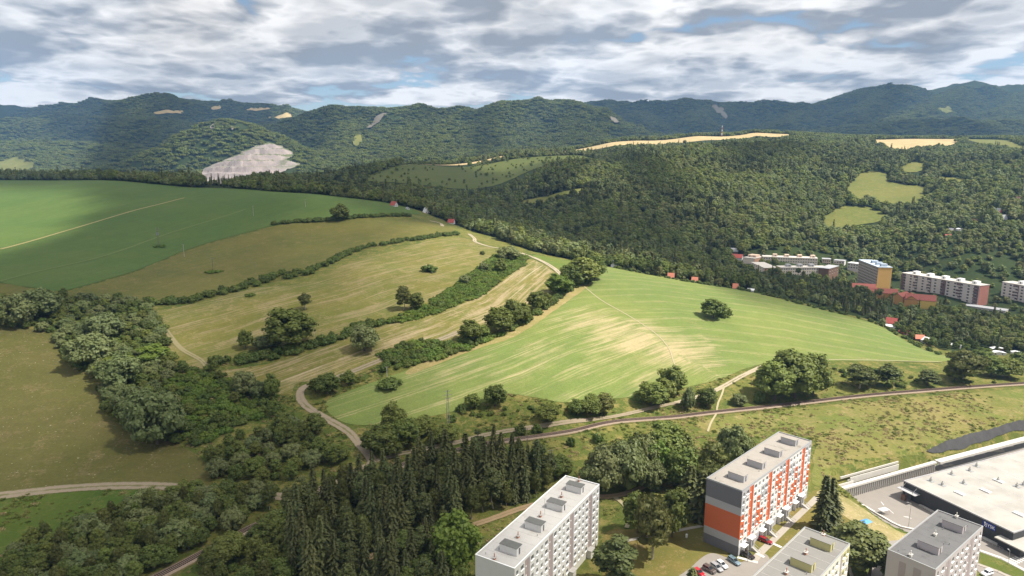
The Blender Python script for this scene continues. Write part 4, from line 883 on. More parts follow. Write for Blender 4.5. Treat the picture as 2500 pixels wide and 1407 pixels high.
gb = block('apartment_block', 'mauve apartment block with dark felt roof in the lower right corner', (109.01, 177.48, 19.3), R(38.26), 36.38, 12.7, 24.0, 10, 7, lambda c, r_: 'mauve', 'mauve', 'dmauve', 'rdark', 'mauve', 'rdark', (8.4, 26.7), (2, 7))
for y0_, y1_ in ((-5.2, -3.4), (-9.2, -7.2)): MB().box(-.03, 0.002, y0_, y1_, 2, 22).build('end_wall_stripe', M['dmauve'], gb)
for x_ in (1.8, 19.2, 36.0): chimney(gb, x_, -5.5, 23.72, 'cream')
KEEP_OUT = []
# ------------------------------------------------------------------ blocks of the estate further off
FM = dict(pinkwall=weathered('pink_panel', (0.58, 0.51, 0.48), 0.06, 0.3), brickred=weathered('red_brick_wall', (0.36, 0.155, 0.12), 0.16, 0.5), loggia=weathered('brown_loggia', (0.19, 0.125, 0.115), 0.25, 0.6), cabw=M['frame'], rf=weathered('estate_roof', (0.52, 0.48, 0.43), 0.12, 0.2), yel=weathered('yellow_orange_gable', (0.70, 0.42, 0.14), 0.04, 0.2), mosaic=weathered('mosaic_front', (0.33, 0.28, 0.24), 0.5, 1.2),
 peach=weathered('peach_render', (0.66, 0.50, 0.38), 0.05, 0.2), crm=weathered('beige_render', (0.74, 0.64, 0.53), 0.05, 0.2), terra=weathered('terracotta_render', (0.50, 0.29, 0.19), 0.06, 0.2), bluer=weathered('bluish_roof', (0.42, 0.48, 0.56), 0.08, 0.2), ochre=weathered('ochre_render', (0.55, 0.29, 0.11), 0.1, 0.3), dred=weathered('dark_red_tiles', (0.21, 0.065, 0.05), 0.25, 0.8), yellow=weathered('yellow_gable', (0.70, 0.48, 0.13), 0.05, 0.3),
 red=weathered('red_roof', (0.36, 0.085, 0.07), 0.15, 0.8), salmon=weathered('salmon_roof', (0.50, 0.185, 0.12), 0.12, 0.8), wsheet=weathered('white_sheet_roof', (0.66, 0.66, 0.66), 0.08, 0.5), gsheet=weathered('grey_sheet_roof', (0.34, 0.34, 0.35), 0.12, 0.5), brown=weathered('brown_boards', (0.17, 0.10, 0.07), 0.3, 1.5), green=weathered('green_roof', (0.22, 0.34, 0.20), 0.1, 0.5), wall=M['white'])
def fframe(pTL, pTR, Y):
    """local frame of a far block: top edge of its front from two pixels, near corner at distance Y"""
    PR_ = at_y(*pTR, Y); PL = at_z(*pTL, PR_[2]); d = PR_[:2] - PL[:2]; L = float(np.hypot(*d)); yaw = math.atan2(d[1], d[0])
    g = min(float(zat(*PL[:2])), float(zat(*PR_[:2]))) - 1.0
    return PL, yaw, L, float(PR_[2] - g), g
def fblock(name, label, pTL, pTR, Y, W, wall, end, roof, rows, cols, cab=(), cabm='cabw', wwin=1.5, hwin=1.4, top=1.0, storey=2.8, skip=None, group=None):
    PL, yaw, L, H, g = fframe(pTL, pTR, Y); root = empty(name, (PL[0], PL[1], g), yaw); tag(root, label, 'building', group)
    MB().box(0, L, 0, W, 0, H).build('wall', FM[wall], root); MB().box(L, L + .25, 0.02, W - .02, 0, H - .02).build('end_wall', FM[end], root); MB().box(-.25, 0, 0.02, W - .02, 0, H - .02).build('end_wall', FM[end], root)
    MB().box(-.5, L + .5, -.4, W + .4, H, H + .4).build('roof', FM[roof], root)
    wn = MB(); fr = MB()
    for c in range(cols):
        for r_ in range(rows):
            if skip and skip(c, r_): continue
            xc = L * (c + .5) / cols; z0 = H - top - r_ * storey - hwin; wn.box(xc - wwin / 2, xc + wwin / 2, -.07, -.02, z0, z0 + hwin); fr.box(xc - wwin / 2 - .1, xc + wwin / 2 + .1, -.14, -.005, z0 - .22, z0 - .06)
    tag(wn.build('window_panes', M['fglass'], root), kind='stuff'); tag(fr.build('window_sills', M['sill'], root), kind='stuff')
    for c in cab:
        cb = MB().box(L * c - 2.2, L * c + 2.2, W * .3, W * .75, H + .4, H + 2.9).build('roof_cabin', FM[cabm] if cabm in FM else M[cabm], root); MB().box(L * c - .4, L * c + .5, W * .3 - .03, W * .3, H + .5, H + 2.3).build('cabin_door', M['door'], cb)
    c_, s_ = math.cos(yaw), math.sin(yaw); KEEP_OUT.append([(PL[0] + x_ * c_ - y_ * s_, PL[1] + x_ * s_ + y_ * c_) for x_, y_ in ((-4, -7), (L + 4, -7), (L + 4, W + 4), (-4, W + 4))])
    return root, L, H
def loggias(root, L, H, fr, wd, rows, storey=2.8):
    """stacks of recessed balconies: dark bay, slabs and railings"""
    for f in fr:
        x0, x1 = L * f - wd / 2, L * f + wd / 2; b = MB().box(x0, x1, -.05, -.012, H - rows * storey - .8, H - .5).build('loggia_bay', FM['loggia'], root); s = MB()
        for r_ in range(rows):
            z = H - .9 - (r_ + 1) * storey; s.box(x0, x1, -1.0, -.06, z, z + .15); s.box(x0, x1, -1.0, -.92, z + .15, z + 1.0)
            if (r_ * 7 + int(f * 31)) % 3 == 0: s.box(x0 + wd * .1, x0 + wd * .5, -.9, -.1, z + 1.0, z + 2.3)
        tag(s.build('balcony_railings', FM['pinkwall'] if int(f * 100) % 2 else FM['loggia'], b), kind='stuff')
pk, L, H = fblock('apartment_block', 'long pink and brown estate block with five white roof cabins', (2203.4, 666.8), (2392, 698.5), 597, 13, 'pinkwall', 'brickred', 'rf', 7, 12, (.13, .32, .52, .71, .90), skip=lambda c, r_: False, wwin=1.9)
loggias(pk, L, H, (.02, .19, .375, .565, .755, .965), 4.4, 7)
pk['label'] = 'long pink and brown estate block with five white roof cabins'
g2, L, H = fblock('apartment_block', 'pink and brown estate block cut by the right edge of the picture', (2448, 689), (2580, 712), 574, 13, 'pinkwall', 'pinkwall', 'rf', 7, 9, (.28, .62), wwin=1.9); loggias(g2, L, H, (.27, .55, .83), 5.5, 7)
yl, L, H = fblock('apartment_block', 'tall estate block with plain yellow orange gable and bluish roof', (2097, 634.8), (2144.4, 653.2), 640, 12.6, 'mosaic', 'yel', 'bluer', 8, 15, (.45, .68, .9), 'bluer', wwin=1.3)
c1, L, H = fblock('apartment_block', 'long cream estate block at the back with peach roof cabins', (1863.6, 627.6), (1996, 632), 735, 13, 'crm', 'crm', 'rf', 4, 22, (.23, .45, .69, .93), 'peach', top=.9, wwin=1.2, hwin=1.15)
c2, L, H = fblock('apartment_block', 'beige wing at the left end of the cream estate with brown lower gable', (1814.8, 629), (1842, 632), 745, 22, 'crm', 'terra', 'rf', 4, 5, (.3, .7), 'peach', skip=lambda c, r_: True)
c3, L, H = fblock('apartment_block', 'lower white estate block in front of the cream one behind dark spruces', (1906.8, 654), (2021, 654), 690, 12, 'crm', 'peach', 'rf', 4, 20, (.2, .45, .7), 'gsheet', top=.9, wwin=1.2, hwin=1.15)
c4, L, H = fblock('apartment_block', 'small beige wing with terracotta corner in front of the cream estate', (1834, 641), (1866, 655), 690, 14, 'crm', 'terra', 'rf', 4, 6, (), top=.9)
h1, L, H = fblock('house', 'cream cube house right of the cream estate', (2008, 633), (2028, 634), 760, 9, 'peach', 'crm', 'gsheet', 2, 4, (), top=1.2)
h2, L, H = fblock('house', 'pale grey villa with flat roof right of the cream cube house', (2036, 636), (2061, 638), 760, 9, 'pinkwall', 'wall', 'gsheet', 2, 4, (), top=1.4)
h3, L, H = fblock('house', 'low pinkish villa left of the yellow gabled block', (2070, 642), (2096, 645), 740, 9, 'pinkwall', 'pinkwall', 'wsheet', 2, 4, (), top=1.2)
h4, L, H = fblock('house', 'dark timbered house in front of the pale grey villa', (2024, 657), (2048, 650), 700, 10, 'brown', 'brown', 'gsheet', 2, 4, (), top=1.4)
mk, L, H = fblock('shop_hall', 'low shop hall with white fascia below the pink and brown block', (2270, 735), (2454, 760), 572, 10, 'pinkwall', 'crm', 'gsheet', 1, 14, (), top=1.2, hwin=1.8, wwin=2.2)
# gabled houses, sheds and A-frame cottages
def gable(name, label, px, py, wd, dp, eave, ridge, rot, roof, wall, Y=None, group=None, over=.35, cat='house', window=True):
    P = at_y(px, py, Y) if Y else hit1(px, py); z = float(zat(P[0], P[1])) - .3
    root = empty(name, (P[0], P[1], z), R(rot)); tag(root, label, cat, group); w2, d2_ = wd / 2, dp / 2
    MB().prism([(-w2, 0), (w2, 0), (w2, eave), (0, ridge - .15), (-w2, eave)], 'y', -d2_, d2_).build('wall', FM[wall], root)
    k = (ridge - eave) / w2; rf = MB(); t_ = .18
    for s_ in (-1, 1):
        a_ = (s_ * (w2 + over), eave - k * over); rf.prism([a_, (0, ridge), (0, ridge + t_), (a_[0], a_[1] + t_)], 'y', -d2_ - over, d2_ + over)
    rf.build('roof', FM[roof], root)
    if window:
        for s_ in (-.25, .25): MB().box(wd * s_ - .4, wd * s_ + .4, -d2_ - .05, -d2_ - .005, min(eave * .4, 1.0), min(eave * .4, 1.0) + .9).build('window', M['fglass'], root)
    KEEP_OUT.append([(P[0] + x_, P[1] + y_) for x_, y_ in ((-wd * .7, -dp * .7 - (14 if P[1] > 600 else 8)), (wd * .7, -dp * .7 - (14 if P[1] > 600 else 8)), (wd * .7, dp * .7), (-wd * .7, dp * .7))])
    return root
gable('row_house', 'ochre terrace house with dark red roof in front of the pink block', 2200, 742, 10, 16, 7, 10.5, -55, 'dred', 'ochre', 575)
gable('row_house', 'ochre gabled house with yellow end wall at the estate edge', 2244, 757, 11, 22, 7.5, 11.5, 62, 'dred', 'yellow', 560)
gable('row_house', 'ochre gabled house half hidden left of the yellow ended one', 2222, 752, 10, 18, 7, 10.5, -30, 'dred', 'ochre', 566)
gable('row_house', 'red roofed terrace behind the conifer row below the yellow gable', 2150, 722, 9, 26, 6.5, 10, 70, 'dred', 'ochre', 600)
gable('row_house', 'second red roofed terrace behind the conifer row', 2108, 706, 9, 20, 6, 9.5, 70, 'dred', 'ochre', 630)
gable('house', 'white walled house with bright red roof left of the cream estate', 1800, 628, 9, 12, 4, 7.5, 60, 'red', 'wall', 775)
gable('house', 'grey roofed house behind the red roofed one left of the estate', 1792, 620, 8, 9, 4, 7.5, 65, 'gsheet', 'brown', 800)
G_ = [('A shaped cottage with silver roof at the top corner of the crop field',1501,652,4.5,6,.6,6.5,75,'wsheet','wall',592),('salmon roofed hut nearest the top corner of the crop field',1638,681,5,6.5,1.4,5.6,70,'salmon','wall',566),('salmon roofed hut with white gable beside the crop field edge',1696,692,5.5,6,1.5,5.6,68,'salmon','wall',560),
 ('salmon roofed hut furthest right along the crop field edge',1795,707,4.6,5,1.4,5.4,70,'salmon','wall',550),('low white shed right of the salmon roofed huts',1833,715,4,5,1.6,2.6,60,'wsheet','wall',545),('red roofed garden house above a white lean-to by the allotments',2176,790,6,7,2.6,6.2,55,'red','wall',492),('white sheet roofed shed below the red garden house',2174,801,6,6,2.0,2.9,55,'wsheet','wall',484),
 ('dark red roofed shed among the allotments',2207,810,6,4.5,2,3.6,20,'red','brown',476),('brown gabled hut beside the white roofed allotment house',2244,822,5,6,2.4,4.6,80,'salmon','brown',466),('white roofed allotment house',2262,824,7,5.5,2.6,4.4,15,'wsheet','wall',463),('dark open shed right of the white roofed allotment house',2275,832,6,4,2,2.6,10,'gsheet','brown',456),
 ('long white shed near the right edge',2436,852,9,4,1.8,2.5,-5,'wsheet','wall',436),('pale shed roof behind the long white shed',2438,838,8,4,2.0,2.8,-10,'wsheet','brown',446),('white caravan roof right of the long white shed',2482,850,5,3,2.0,2.5,-15,'wsheet','wall',436),('greenhouse row between two garden trees',2328,832,3,10,1.8,2.6,35,'wsheet','wall',455),
 ('white A shaped cottage in front of the far gardens',1040,520,6,6,1,6.5,40,'wsheet','wall',800),('red roofed cottage in the trees below the ridge track',1102,540,6,7,2,5.5,75,'red','wall',760),('white and red roofed cottage behind the clover field',962,507,6,7,2,6,60,'red','wall',790),('grey hut right of the cottage behind the clover field',995,512,4,4,2,3.2,20,'gsheet','wall',785),
 ('bright red roofed hut on the wooded slope at right',2310,612,6,6,2.4,5,80,'red','brown',770),('dark gabled hut just above the bright red one',2318,600,5,5,2,5,30,'gsheet','brown',790),('white flat hut right of the dark gabled one',2338,596,6,4,2,2.6,10,'wsheet','wall',790),('brown roofed cabin on the garden slope',2374,574,6,6,2,5.5,75,'brown','brown',810),('pale grey roofed cabin at the right of the garden slope',2444,572,6,6,2,6,75,'gsheet','wall',815),('dark grey roofed cabin left of the pale grey one',2432,576,6,6,2,5.5,70,'brown','wall',812),
 ('red cabin with steep white roof on the garden slope',2430,545,7,8,1,8.5,20,'wsheet','red',840),('maroon roofed lean-to below the steep white roof',2415,553,5,6,2,5,70,'brown','red',832),('white roofed cabin near the top of the garden slope',2467,505,7,7,2,5,70,'wsheet','brown',900),('dark A frame cabin in the trees on the garden slope',2435,515,6,6,.5,7,10,'gsheet','brown',885),('large brown roofed cabin at the right edge',2488,508,9,9,3,8,20,'brown','brown',895),('green roofed hut left of the garden terraces',2373,576,4.5,4.5,2,3,40,'green','wall',800)]
for lb, px, py, wd, dp, ev, rd, rot, rf, wl, Y in G_:
    if rf == 'salmon' and Y > 500: wd, dp, rd = wd * .8, dp * .8, rd * .85
    gable('cottage' if rd > 4 else 'garden_shed', lb, px, py, wd, dp, ev, rd, rot, rf, wl, Y, cat='cottage' if rd > 4 else 'shed')
# ================================================================== RAILWAY
zf = lambda C, s: np.interp(s, rs, rz_)
M_BAL = weathered('ballast', (0.29, 0.22, 0.165), 0.35, 2.0); M_SLP = weathered('sleeper', (0.075, 0.055, 0.045), 0.25, 2.0); M_RAIL = flat('rusty_rail', (0.20, 0.13, 0.10), 0.5, 0.5, 0.3)
def sweep(name, prof, mat, shift=0.0, parent=None, step=3):
    C, Z, Nn = RC[::step], rz_[::step], RN[::step]; n, m_ = len(C), len(prof); V = []
    for (d, h) in prof: V.append(np.stack([C[:, 0] + Nn[:, 0] * (d + shift), C[:, 1] + Nn[:, 1] * (d + shift), Z + h], 1))
    V = np.stack(V, 1).reshape(-1, 3); idx = np.arange(n * m_).reshape(n, m_)
    Q = np.concatenate([np.stack([idx[:-1, j], idx[:-1, (j + 1) % m_], idx[1:, (j + 1) % m_], idx[1:, j]], -1) for j in range(m_)])
    return link(bpy.data.objects.new(name, np_mesh(name, V, Q, mat, False)), parent)
rail_root = empty('railway_track', (0, 0, 0)); tag(rail_root, 'single railway track on stone ballast curving across the meadow', 'railway')
sweep('ballast_bed', [(-2.6, -1.0), (-1.7, 0.12), (1.7, 0.12), (2.6, -1.0)], M_BAL, 0, rail_root)
for s_ in (-.75, .75): sweep('rail', [(-.06, .25), (-.05, .42), (.05, .42), (.06, .25)], M_RAIL, s_, rail_root)
SLEEP = MB().box(-1.3, 1.3, -.14, .14, -.05, .17).mesh('sleeper', M_SLP)
dist = np.hypot(RC[:, 0], RC[:, 1]); seen = np.where((np.abs(RC[:, 0] / np.maximum(RC[:, 1], 1)) < 0.80))[0]; near = set(seen[np.argsort(dist[seen])][:300]); smb = MB()
for i in range(len(RC)):
    a = math.atan2(RN[i, 1], RN[i, 0])
    if i in near: inst('sleeper', SLEEP, rail_root, (RC[i, 0], RC[i, 1], rz_[i] + .1), (0, 0, a))
    else:
        c, s_ = math.cos(a), math.sin(a); x, y, z = RC[i, 0], RC[i, 1], rz_[i] + .1; q = [(sx * 1.3, sy * .14) for sx, sy in ((-1, -1), (1, -1), (1, 1), (-1, 1))]
        smb.add([(x + u * c - v * s_, y + u * s_ + v * c, z + .17) for u, v in q] + [(x + u * c - v * s_, y + u * s_ + v * c, z - .05) for u, v in q], [(0, 1, 2, 3), (0, 4, 5, 1), (1, 5, 6, 2), (2, 6, 7, 3), (3, 7, 4, 0)])
tag(smb.build('sleeper_rows', M_SLP, rail_root), kind='stuff')
ribbon('railway_verge', RC[::6], 6.0, grass_mat('verge', (0.13, 0.11, 0.04), (0.10, 0.10, 0.03), (0.19, 0.15, 0.08), fine=1.3), 0.16, xy=True)

# ================================================================== POLES
M_WOOD = weathered('pole_wood', (0.17, 0.14, 0.11), 0.2, 2.0); M_STEEL = flat('pylon_steel', (0.24, 0.25, 0.25), 0.5, 0.4, 0.3)
def pole(px, base, top, label, style='single', Y=None):
    P = at_y(px, base, Y) if Y else hit1(px, base); z = float(zat(P[0], P[1])); h = float(at_y(px, top, P[1])[2] - z)
    root = empty('power_pole' if style != 'lattice' else 'lattice_pylon', (P[0], P[1], z), R(15)); tag(root, label, 'pole')
    if style == 'lattice':
        leg = .75
        for sx in (-1, 1):
            for sy in (-1, 1): MB().tube((sx * leg, sy * leg, -.3), (sx * .15, sy * .15, h), .07, .05, 5).build('leg', M_STEEL, root)
        br = MB()
        for k in range(9):
            a, b = k / 9, (k + 1) / 9; ra, rb = leg + (.15 - leg) * a, leg + (.15 - leg) * b
            for c in range(4):
                d0 = [(-1, -1), (1, -1), (1, 1), (-1, 1)][c]; d1 = [(1, -1), (1, 1), (-1, 1), (-1, -1)][c]; br.tube((d0[0] * ra, d0[1] * ra, h * a), (d1[0] * rb, d1[1] * rb, h * b), .035, n=4)
        br.build('bracing', M_STEEL, root)
        arms = [(h * .97, 1.6), (h * .86, 2.1), (h * .75, 1.6)]
    else:
        for dx in ((-.5, .5) if style == 'double' else (0,)): MB().tube((dx, 0, -.3), (dx * .6, 0, h), .17, .12, 8).build('shaft', M_WOOD if style != 'concrete' else M['concrete'], root)
        arms = [(h * .95, 1.3), (h * .84, .9)] if style == 'double' else [(h * .96, 1.0)]
        if style == 'double': MB().box(-.9, .9, -.45, .35, h * .55, h * .72).build('transformer', M_STEEL, root)
    for za, la in arms:
        a = MB().box(-la, la, -.07, .07, za, za + .14).build('crossarm', M_STEEL, root)
        for x_ in (-la * .9, 0, la * .9): MB().tube((x_, 0, za + .14), (x_, 0, za + .42), .06, n=6).build('insulator', M['brick'], a)
    return root
pole(387, 598, 556, 'power pole on the scrub island in the clover field', 'double'); pole(450, 628, 597, 'pale power pole on the edge between clover field and upper meadow', 'concrete'); pole(520, 660, 631, 'power pole beside the narrow scrub island in the upper meadow'); pole(619, 528, 503, 'power pole in the upper part of the clover field', 'concrete')
pole(746, 506, 487, 'furthest power pole in the clover field', 'concrete'); pole(885, 496, 475, 'power pole on the crest behind the clover field', 'single', 782); pole(968, 505, 487, 'power pole next to the cottage behind the clover field', 'single', 785); pole(767, 822, 803, 'short pole beside the large round terrace tree', 'concrete')
pole(945, 925, 896, 'slim pole on the crop field island', 'concrete'); pole(1094, 1036, 953, 'grey lattice pylon on the bank below the crop field', 'lattice'); pole(1344, 1148, 1098, 'dark twin power pole with transformer below the railway', 'double'); pole(1287, 1092, 1046, 'slim pole beside the railway bend', 'single')
# red and white mast on the ridge
P = at_y(1762, 331, 2085); z = float(zat(P[0], P[1])); h = 34.0; mast = empty('radio_mast', (P[0], P[1], z)); tag(mast, 'red and white radio mast on the stubble ridge', 'mast')
for k in range(6): MB().tube((0, 0, h * k / 6), (0, 0, h * (k + 1) / 6), 1.5 - .1 * k, 1.4 - .1 * k, 8).build('mast_section', FM['red'] if k % 2 == 0 else M['white'], mast)

# ================================================================== CARS
M_TYRE = flat('tyre', (0.02, 0.02, 0.02), 0.8); M_RIM = flat('rim', (0.5, 0.5, 0.5), 0.35, 0.5, 0.7); M_CGL = flat('car_glass', (0.015, 0.018, 0.02), 0.08, 0.6); M_LAMP = flat('lamp_glass', (0.7, 0.7, 0.68), 0.15, 0.6); M_TAIL = flat('tail_lamp', (0.35, 0.02, 0.02), 0.2, 0.5)
def paint(name, c, metal=0.3):
    m, t, p = new_mat(name); p.inputs['Base Color'].default_value = (*c, 1); p.inputs['Roughness'].default_value = 0.28; p.inputs['Metallic'].default_value = metal; p.inputs['Coat Weight'].default_value = 0.6; p.inputs['Specular IOR Level'].default_value = 0.5; return m
def loft(secs):
    """closed body from cross sections (x, [(y,z)...])"""
    V = []; n = len(secs[0][1])
    for x, s in secs: V += [(x, y, z) for y, z in s]
    Fc = [tuple(range(n))[::-1], tuple(range(len(V) - n, len(V)))]
    for i in range(len(secs) - 1):
        for j in range(n): a, b = i * n + j, i * n + (j + 1) % n; Fc.append((a, b, b + n, a + n))
    return MB().add(V, Fc)
WHEEL = MB().tube((0, -.11, 0), (0, .11, 0), .32, n=14).mesh('wheel', M_TYRE); RIM = MB().tube((0, -.118, 0), (0, .118, 0), .2, n=10).mesh('rim', M_RIM); HL = MB().box(-.04, .05, -.18, .18, -.07, .07).mesh('headlight', M_LAMP); TL = MB().box(-.05, .04, -.1, .1, -.16, .16).mesh('tail_light', M_TAIL)
def car(label, rear, front, mat, style='hatch', zg=None, flip=False):
    A_, B_ = hit1(*rear), hit1(*front); d = B_[:2] - A_[:2]; yaw = math.atan2(d[1], d[0]); c0 = (A_ + B_) / 2
    root = empty('parked_car' if style != 'van' else 'parked_van', (c0[0], c0[1], float(zat(c0[0], c0[1])) + .14), yaw); tag(root, label, 'car' if style != 'van' else 'van')
    hw, L2 = .88, 2.12
    def sec(x, w_, zt, zb=.28): return (x, [(-w_ * .9, zb), (-w_, zb + .18), (-w_, zt - .14), (-w_ * .90, zt), (w_ * .90, zt), (w_, zt - .14), (w_, zb + .18), (w_ * .9, zb)])
    if style == 'van': L2, hw = 2.5, .95; body = [sec(-L2, hw * .94, 1.05), sec(-L2 + .2, hw, 1.1), sec(1.0, hw, 1.1), sec(1.9, hw * .98, 1.0), sec(2.35, hw * .9, .85), sec(L2, hw * .8, .6)]; cab = [(-2.42, .8, 1.08), (-2.3, .84, 1.92), (.9, .84, 1.95), (1.75, .8, 1.05)]
    elif style == 'estate': L2 = 2.3; body = [sec(-L2, hw * .88, .8), sec(-L2 + .15, hw * .97, .95), sec(.9, hw, .96), sec(1.7, hw * .98, .86), sec(2.15, hw * .9, .74), sec(L2, hw * .78, .55)]; cab = [(-2.22, .74, .93), (-1.9, .68, 1.43), (.15, .68, 1.46), (1.05, .74, .93)]
    elif style == 'suv': L2 = 2.2; body = [sec(-L2, hw * .9, .9), sec(-L2 + .15, hw, 1.02), sec(.9, hw, 1.05), sec(1.75, hw * .98, .98), sec(2.1, hw * .9, .84), sec(L2, hw * .8, .6)]; cab = [(-2.1, .76, 1.0), (-1.85, .70, 1.60), (.1, .70, 1.63), (.95, .76, 1.02)]
    else: body = [sec(-L2, hw * .86, .8), sec(-L2 + .2, hw * .97, .93), sec(.7, hw, .95), sec(1.55, hw * .98, .86), sec(1.95, hw * .9, .74), sec(L2, hw * .78, .55)]; cab = [(-1.98, .74, .9), (-1.5, .66, 1.42), (.05, .66, 1.45), (.95, .74, .92)]
    bo = loft(body).build('body', mat, root)
    x0, w0, z0 = cab[0]; x1, w1, z1 = cab[1]; x2, w2, z2 = cab[2]; x3, w3, z3 = cab[3]
    V = [(x0, -w0, z0), (x0, w0, z0), (x3, w3, z3), (x3, -w3, z3), (x1, -w1, z1), (x1, w1, z1), (x2, w2, z2), (x2, -w2, z2)]; Fc = [(0, 1, 2, 3), (4, 7, 6, 5), (0, 4, 5, 1), (1, 5, 6, 2), (2, 6, 7, 3), (3, 7, 4, 0)]
    MB().add(V, Fc).build('cabin_glass', M_CGL, root)
    rf = MB().box(x1 - .06, x2 + .06, -w1 - .03, w1 + .03, z1 - .03, z2 + .05).build('roof', mat, root)
    pl = MB()
    for sy in (-1, 1):
        for (xa, wa, za), (xb, wb_, zb) in (((x0, w0, z0), (x1, w1, z1)), ((x3, w3, z3), (x2, w2, z2)), (((x0 + x3) / 2 - .25, w0, z0), ((x1 + x2) / 2 - .1, w1, z1))): pl.tube((xa, sy * (wa + .015), za), (xb, sy * (wb_ + .015), zb), .05, n=5)
    pl.build('pillars', mat, root)
    if style == 'van': MB().box(-2.35, -.2, -.87, -.83, 1.1, 1.85).build('side_panel', mat, root); MB().box(-2.35, -.2, .83, .87, 1.1, 1.85).build('side_panel', mat, root)
    for sx in (-L2 * .62, L2 * .62):
        for sy in (-1, 1): wv = inst('wheel', WHEEL, root, (sx, sy * (hw - .12), .3)); inst('rim', RIM, wv)
    for sy in (-1, 1): inst('headlight', HL, root, (L2 - .1, sy * hw * .56, .62)); inst('tail_light', TL, root, (-L2 + .02, sy * hw * .74, .74))
    MB().box(L2 - .12, L2 + .03, -hw * .75, hw * .75, .28, .42).build('bumper', M['dgrey'], root)
    return root
K_ = 2500 / 240; zc_ = lambda x, y: (1660 + x / K_, 1340 + y / K_)
car('bright red car at the lower edge of the parking bay', zc_(350, 560), zc_(610, 740), paint('red_paint', (0.50, 0.02, 0.03)), 'hatch')
car('brown grey car between the red and the silver cars', zc_(615, 500), zc_(880, 650), paint('brown_grey_paint', (0.20, 0.165, 0.15), .6), 'suv')
car('silver estate car with roof window in the middle of the parking bay', zc_(800, 420), zc_(1065, 620), paint('silver_paint', (0.55, 0.56, 0.58), .5), 'estate')
car('white hatchback right of the silver estate car', zc_(940, 360), zc_(1190, 545), paint('white_paint', (0.78, 0.78, 0.77), 0), 'hatch')
car('pale blue estate car parked apart from the row', zc_(1240, 260), zc_(1510, 455), paint('blue_silver_paint', (0.22, 0.32, 0.38), .5), 'estate')
car('black car in front of the first entrance of the orange block', zc_(1590, 150), zc_(1860, 290), paint('black_paint', (0.018, 0.014, 0.016), .2), 'suv')
car('dark red estate car beside the second entrance of the orange block', (1700 + 1210 / 7.8167, 1200 + 930 / 7.8167), (1700 + 1430 / 7.8167, 1200 + 1020 / 7.8167), paint('dark_red_paint', (0.28, 0.008, 0.015), .3), 'estate')
car('white van parked left of the mauve block', (2157, 1334), (2154, 1357), paint('van_white', (0.75, 0.76, 0.80), 0), 'van')
car('white car at the bottom edge below the grass strip', (2422, 1400), (2396, 1408), paint('white_paint_2', (0.76, 0.78, 0.80), 0), 'suv')
# ================================================================== TOWN GROUND
M_ASPH = weathered('beige_asphalt', (0.235, 0.21, 0.185), 0.10, 0.3, dirt=((0.22, 0.20, 0.175), 0.5)); M_PAVE = weathered('concrete_path', (0.32, 0.285, 0.24), 0.10, 0.6); M_LINE = weathered('road_paint', (0.72, 0.71, 0.68), 0.08, 1.0)  # asphalt is an even beige with dirt blotches
sheet('parking_bay', poly_xy([(1650,1425),(1685,1388),(1735,1352),(1790,1368),(1815,1372),(1860,1352),(1880,1370),(1860,1420),(1760,1470)]), M_ASPH, 0.13, 2.0, wob=.2)
ribbon('footpath', [(1838,1372),(1862,1345),(1890,1318),(1930,1278),(1970,1240),(1995,1215)], 2.3, M_PAVE, .15, 1.5)
for a_ in ([(1846,1352),(1866,1362)], [(1880,1325),(1908,1338)], [(1800,1362),(1850,1375)]): ribbon('path_slab', a_, 1.2, M['pale_conc'], .19, 1.5, smooth=False)
ribbon('footpath', [(1480,1330),(1560,1315),(1640,1300),(1715,1285)], 1.4, M_PAVE, .15, 1.5)
sheet('access_road', poly_xy([(2128,1330),(2170,1322),(2240,1318),(2300,1330),(2230,1400),(2140,1420),(2120,1370)]), M_ASPH, .14, 2.0, wob=.2)
sheet('store_yard', YARD, M_ASPH, 0.06, 5.0, smooth_edge=False, wob=0)
sheet('asphalt_strip', poly_xy([(2290,1133),(2400,1100),(2560,1055),(2560,1075),(2420,1118),(2310,1152)]), weathered('dark_asphalt', (0.13, 0.125, 0.12), 0.1, 0.3), .3, 3, wob=.1)
yz = YARD_Z + .06
def yx(px, py, z=yz): return at_z(px, py, z)
zE_ = lambda x, y: (2300 + x / 10.27, 1270 + y / 10.27)
def yard_poly(name, pts, mat, dz=.02, kind='structure'): return tag(mesh_obj(name, [yx(*p, yz + dz) for p in pts], [tuple(range(len(pts)))], mat), kind=kind)
yard_poly('grass_strip', [zE_(945, 800), zE_(1500, 1000), zE_(2300, 1420), zE_(2300, 1640), zE_(1700, 1370), zE_(915, 1080)], grass_mat('strip_grass', (0.075, 0.10, 0.02), (0.12, 0.12, 0.03), (0.17, 0.15, 0.05), fine=1.5), .10)
def kerbline(name, pts, wd, h, mat, z=yz):
    P = [np.array(yx(*p, z)) for p in pts]; mb = MB()
    for a, b in zip(P[:-1], P[1:]):
        d = (b - a)[:2]; d = d / np.hypot(*d); n = np.array([-d[1], d[0]]) * wd / 2
        q = [a[:2] + n, a[:2] - n, b[:2] - n, b[:2] + n]; mb.add([(*p, z - .3) for p in q] + [(*p, z + h) for p in q], [(0, 1, 2, 3), (7, 6, 5, 4), (0, 4, 5, 1), (1, 5, 6, 2), (2, 6, 7, 3), (3, 7, 4, 0)])
    return tag(mb.build(name, mat), kind='structure')
kerbline('pavement', [zE_(945, 765), zE_(1500, 960), zE_(2300, 1385)], 1.3, .13, M['pale_conc']); kerbline('pavement', [zE_(900, 1110), zE_(1400, 1290), zE_(1800, 1480)], 1.4, .13, M_PAVE); kerbline('pavement', [zE_(1000, 420), zE_(1890, 845)], 2.2, .14, M['concrete'])
cw = empty('crosswalk', tuple(yx(*zE_(1850, 1000)))); tag(cw, kind='structure')
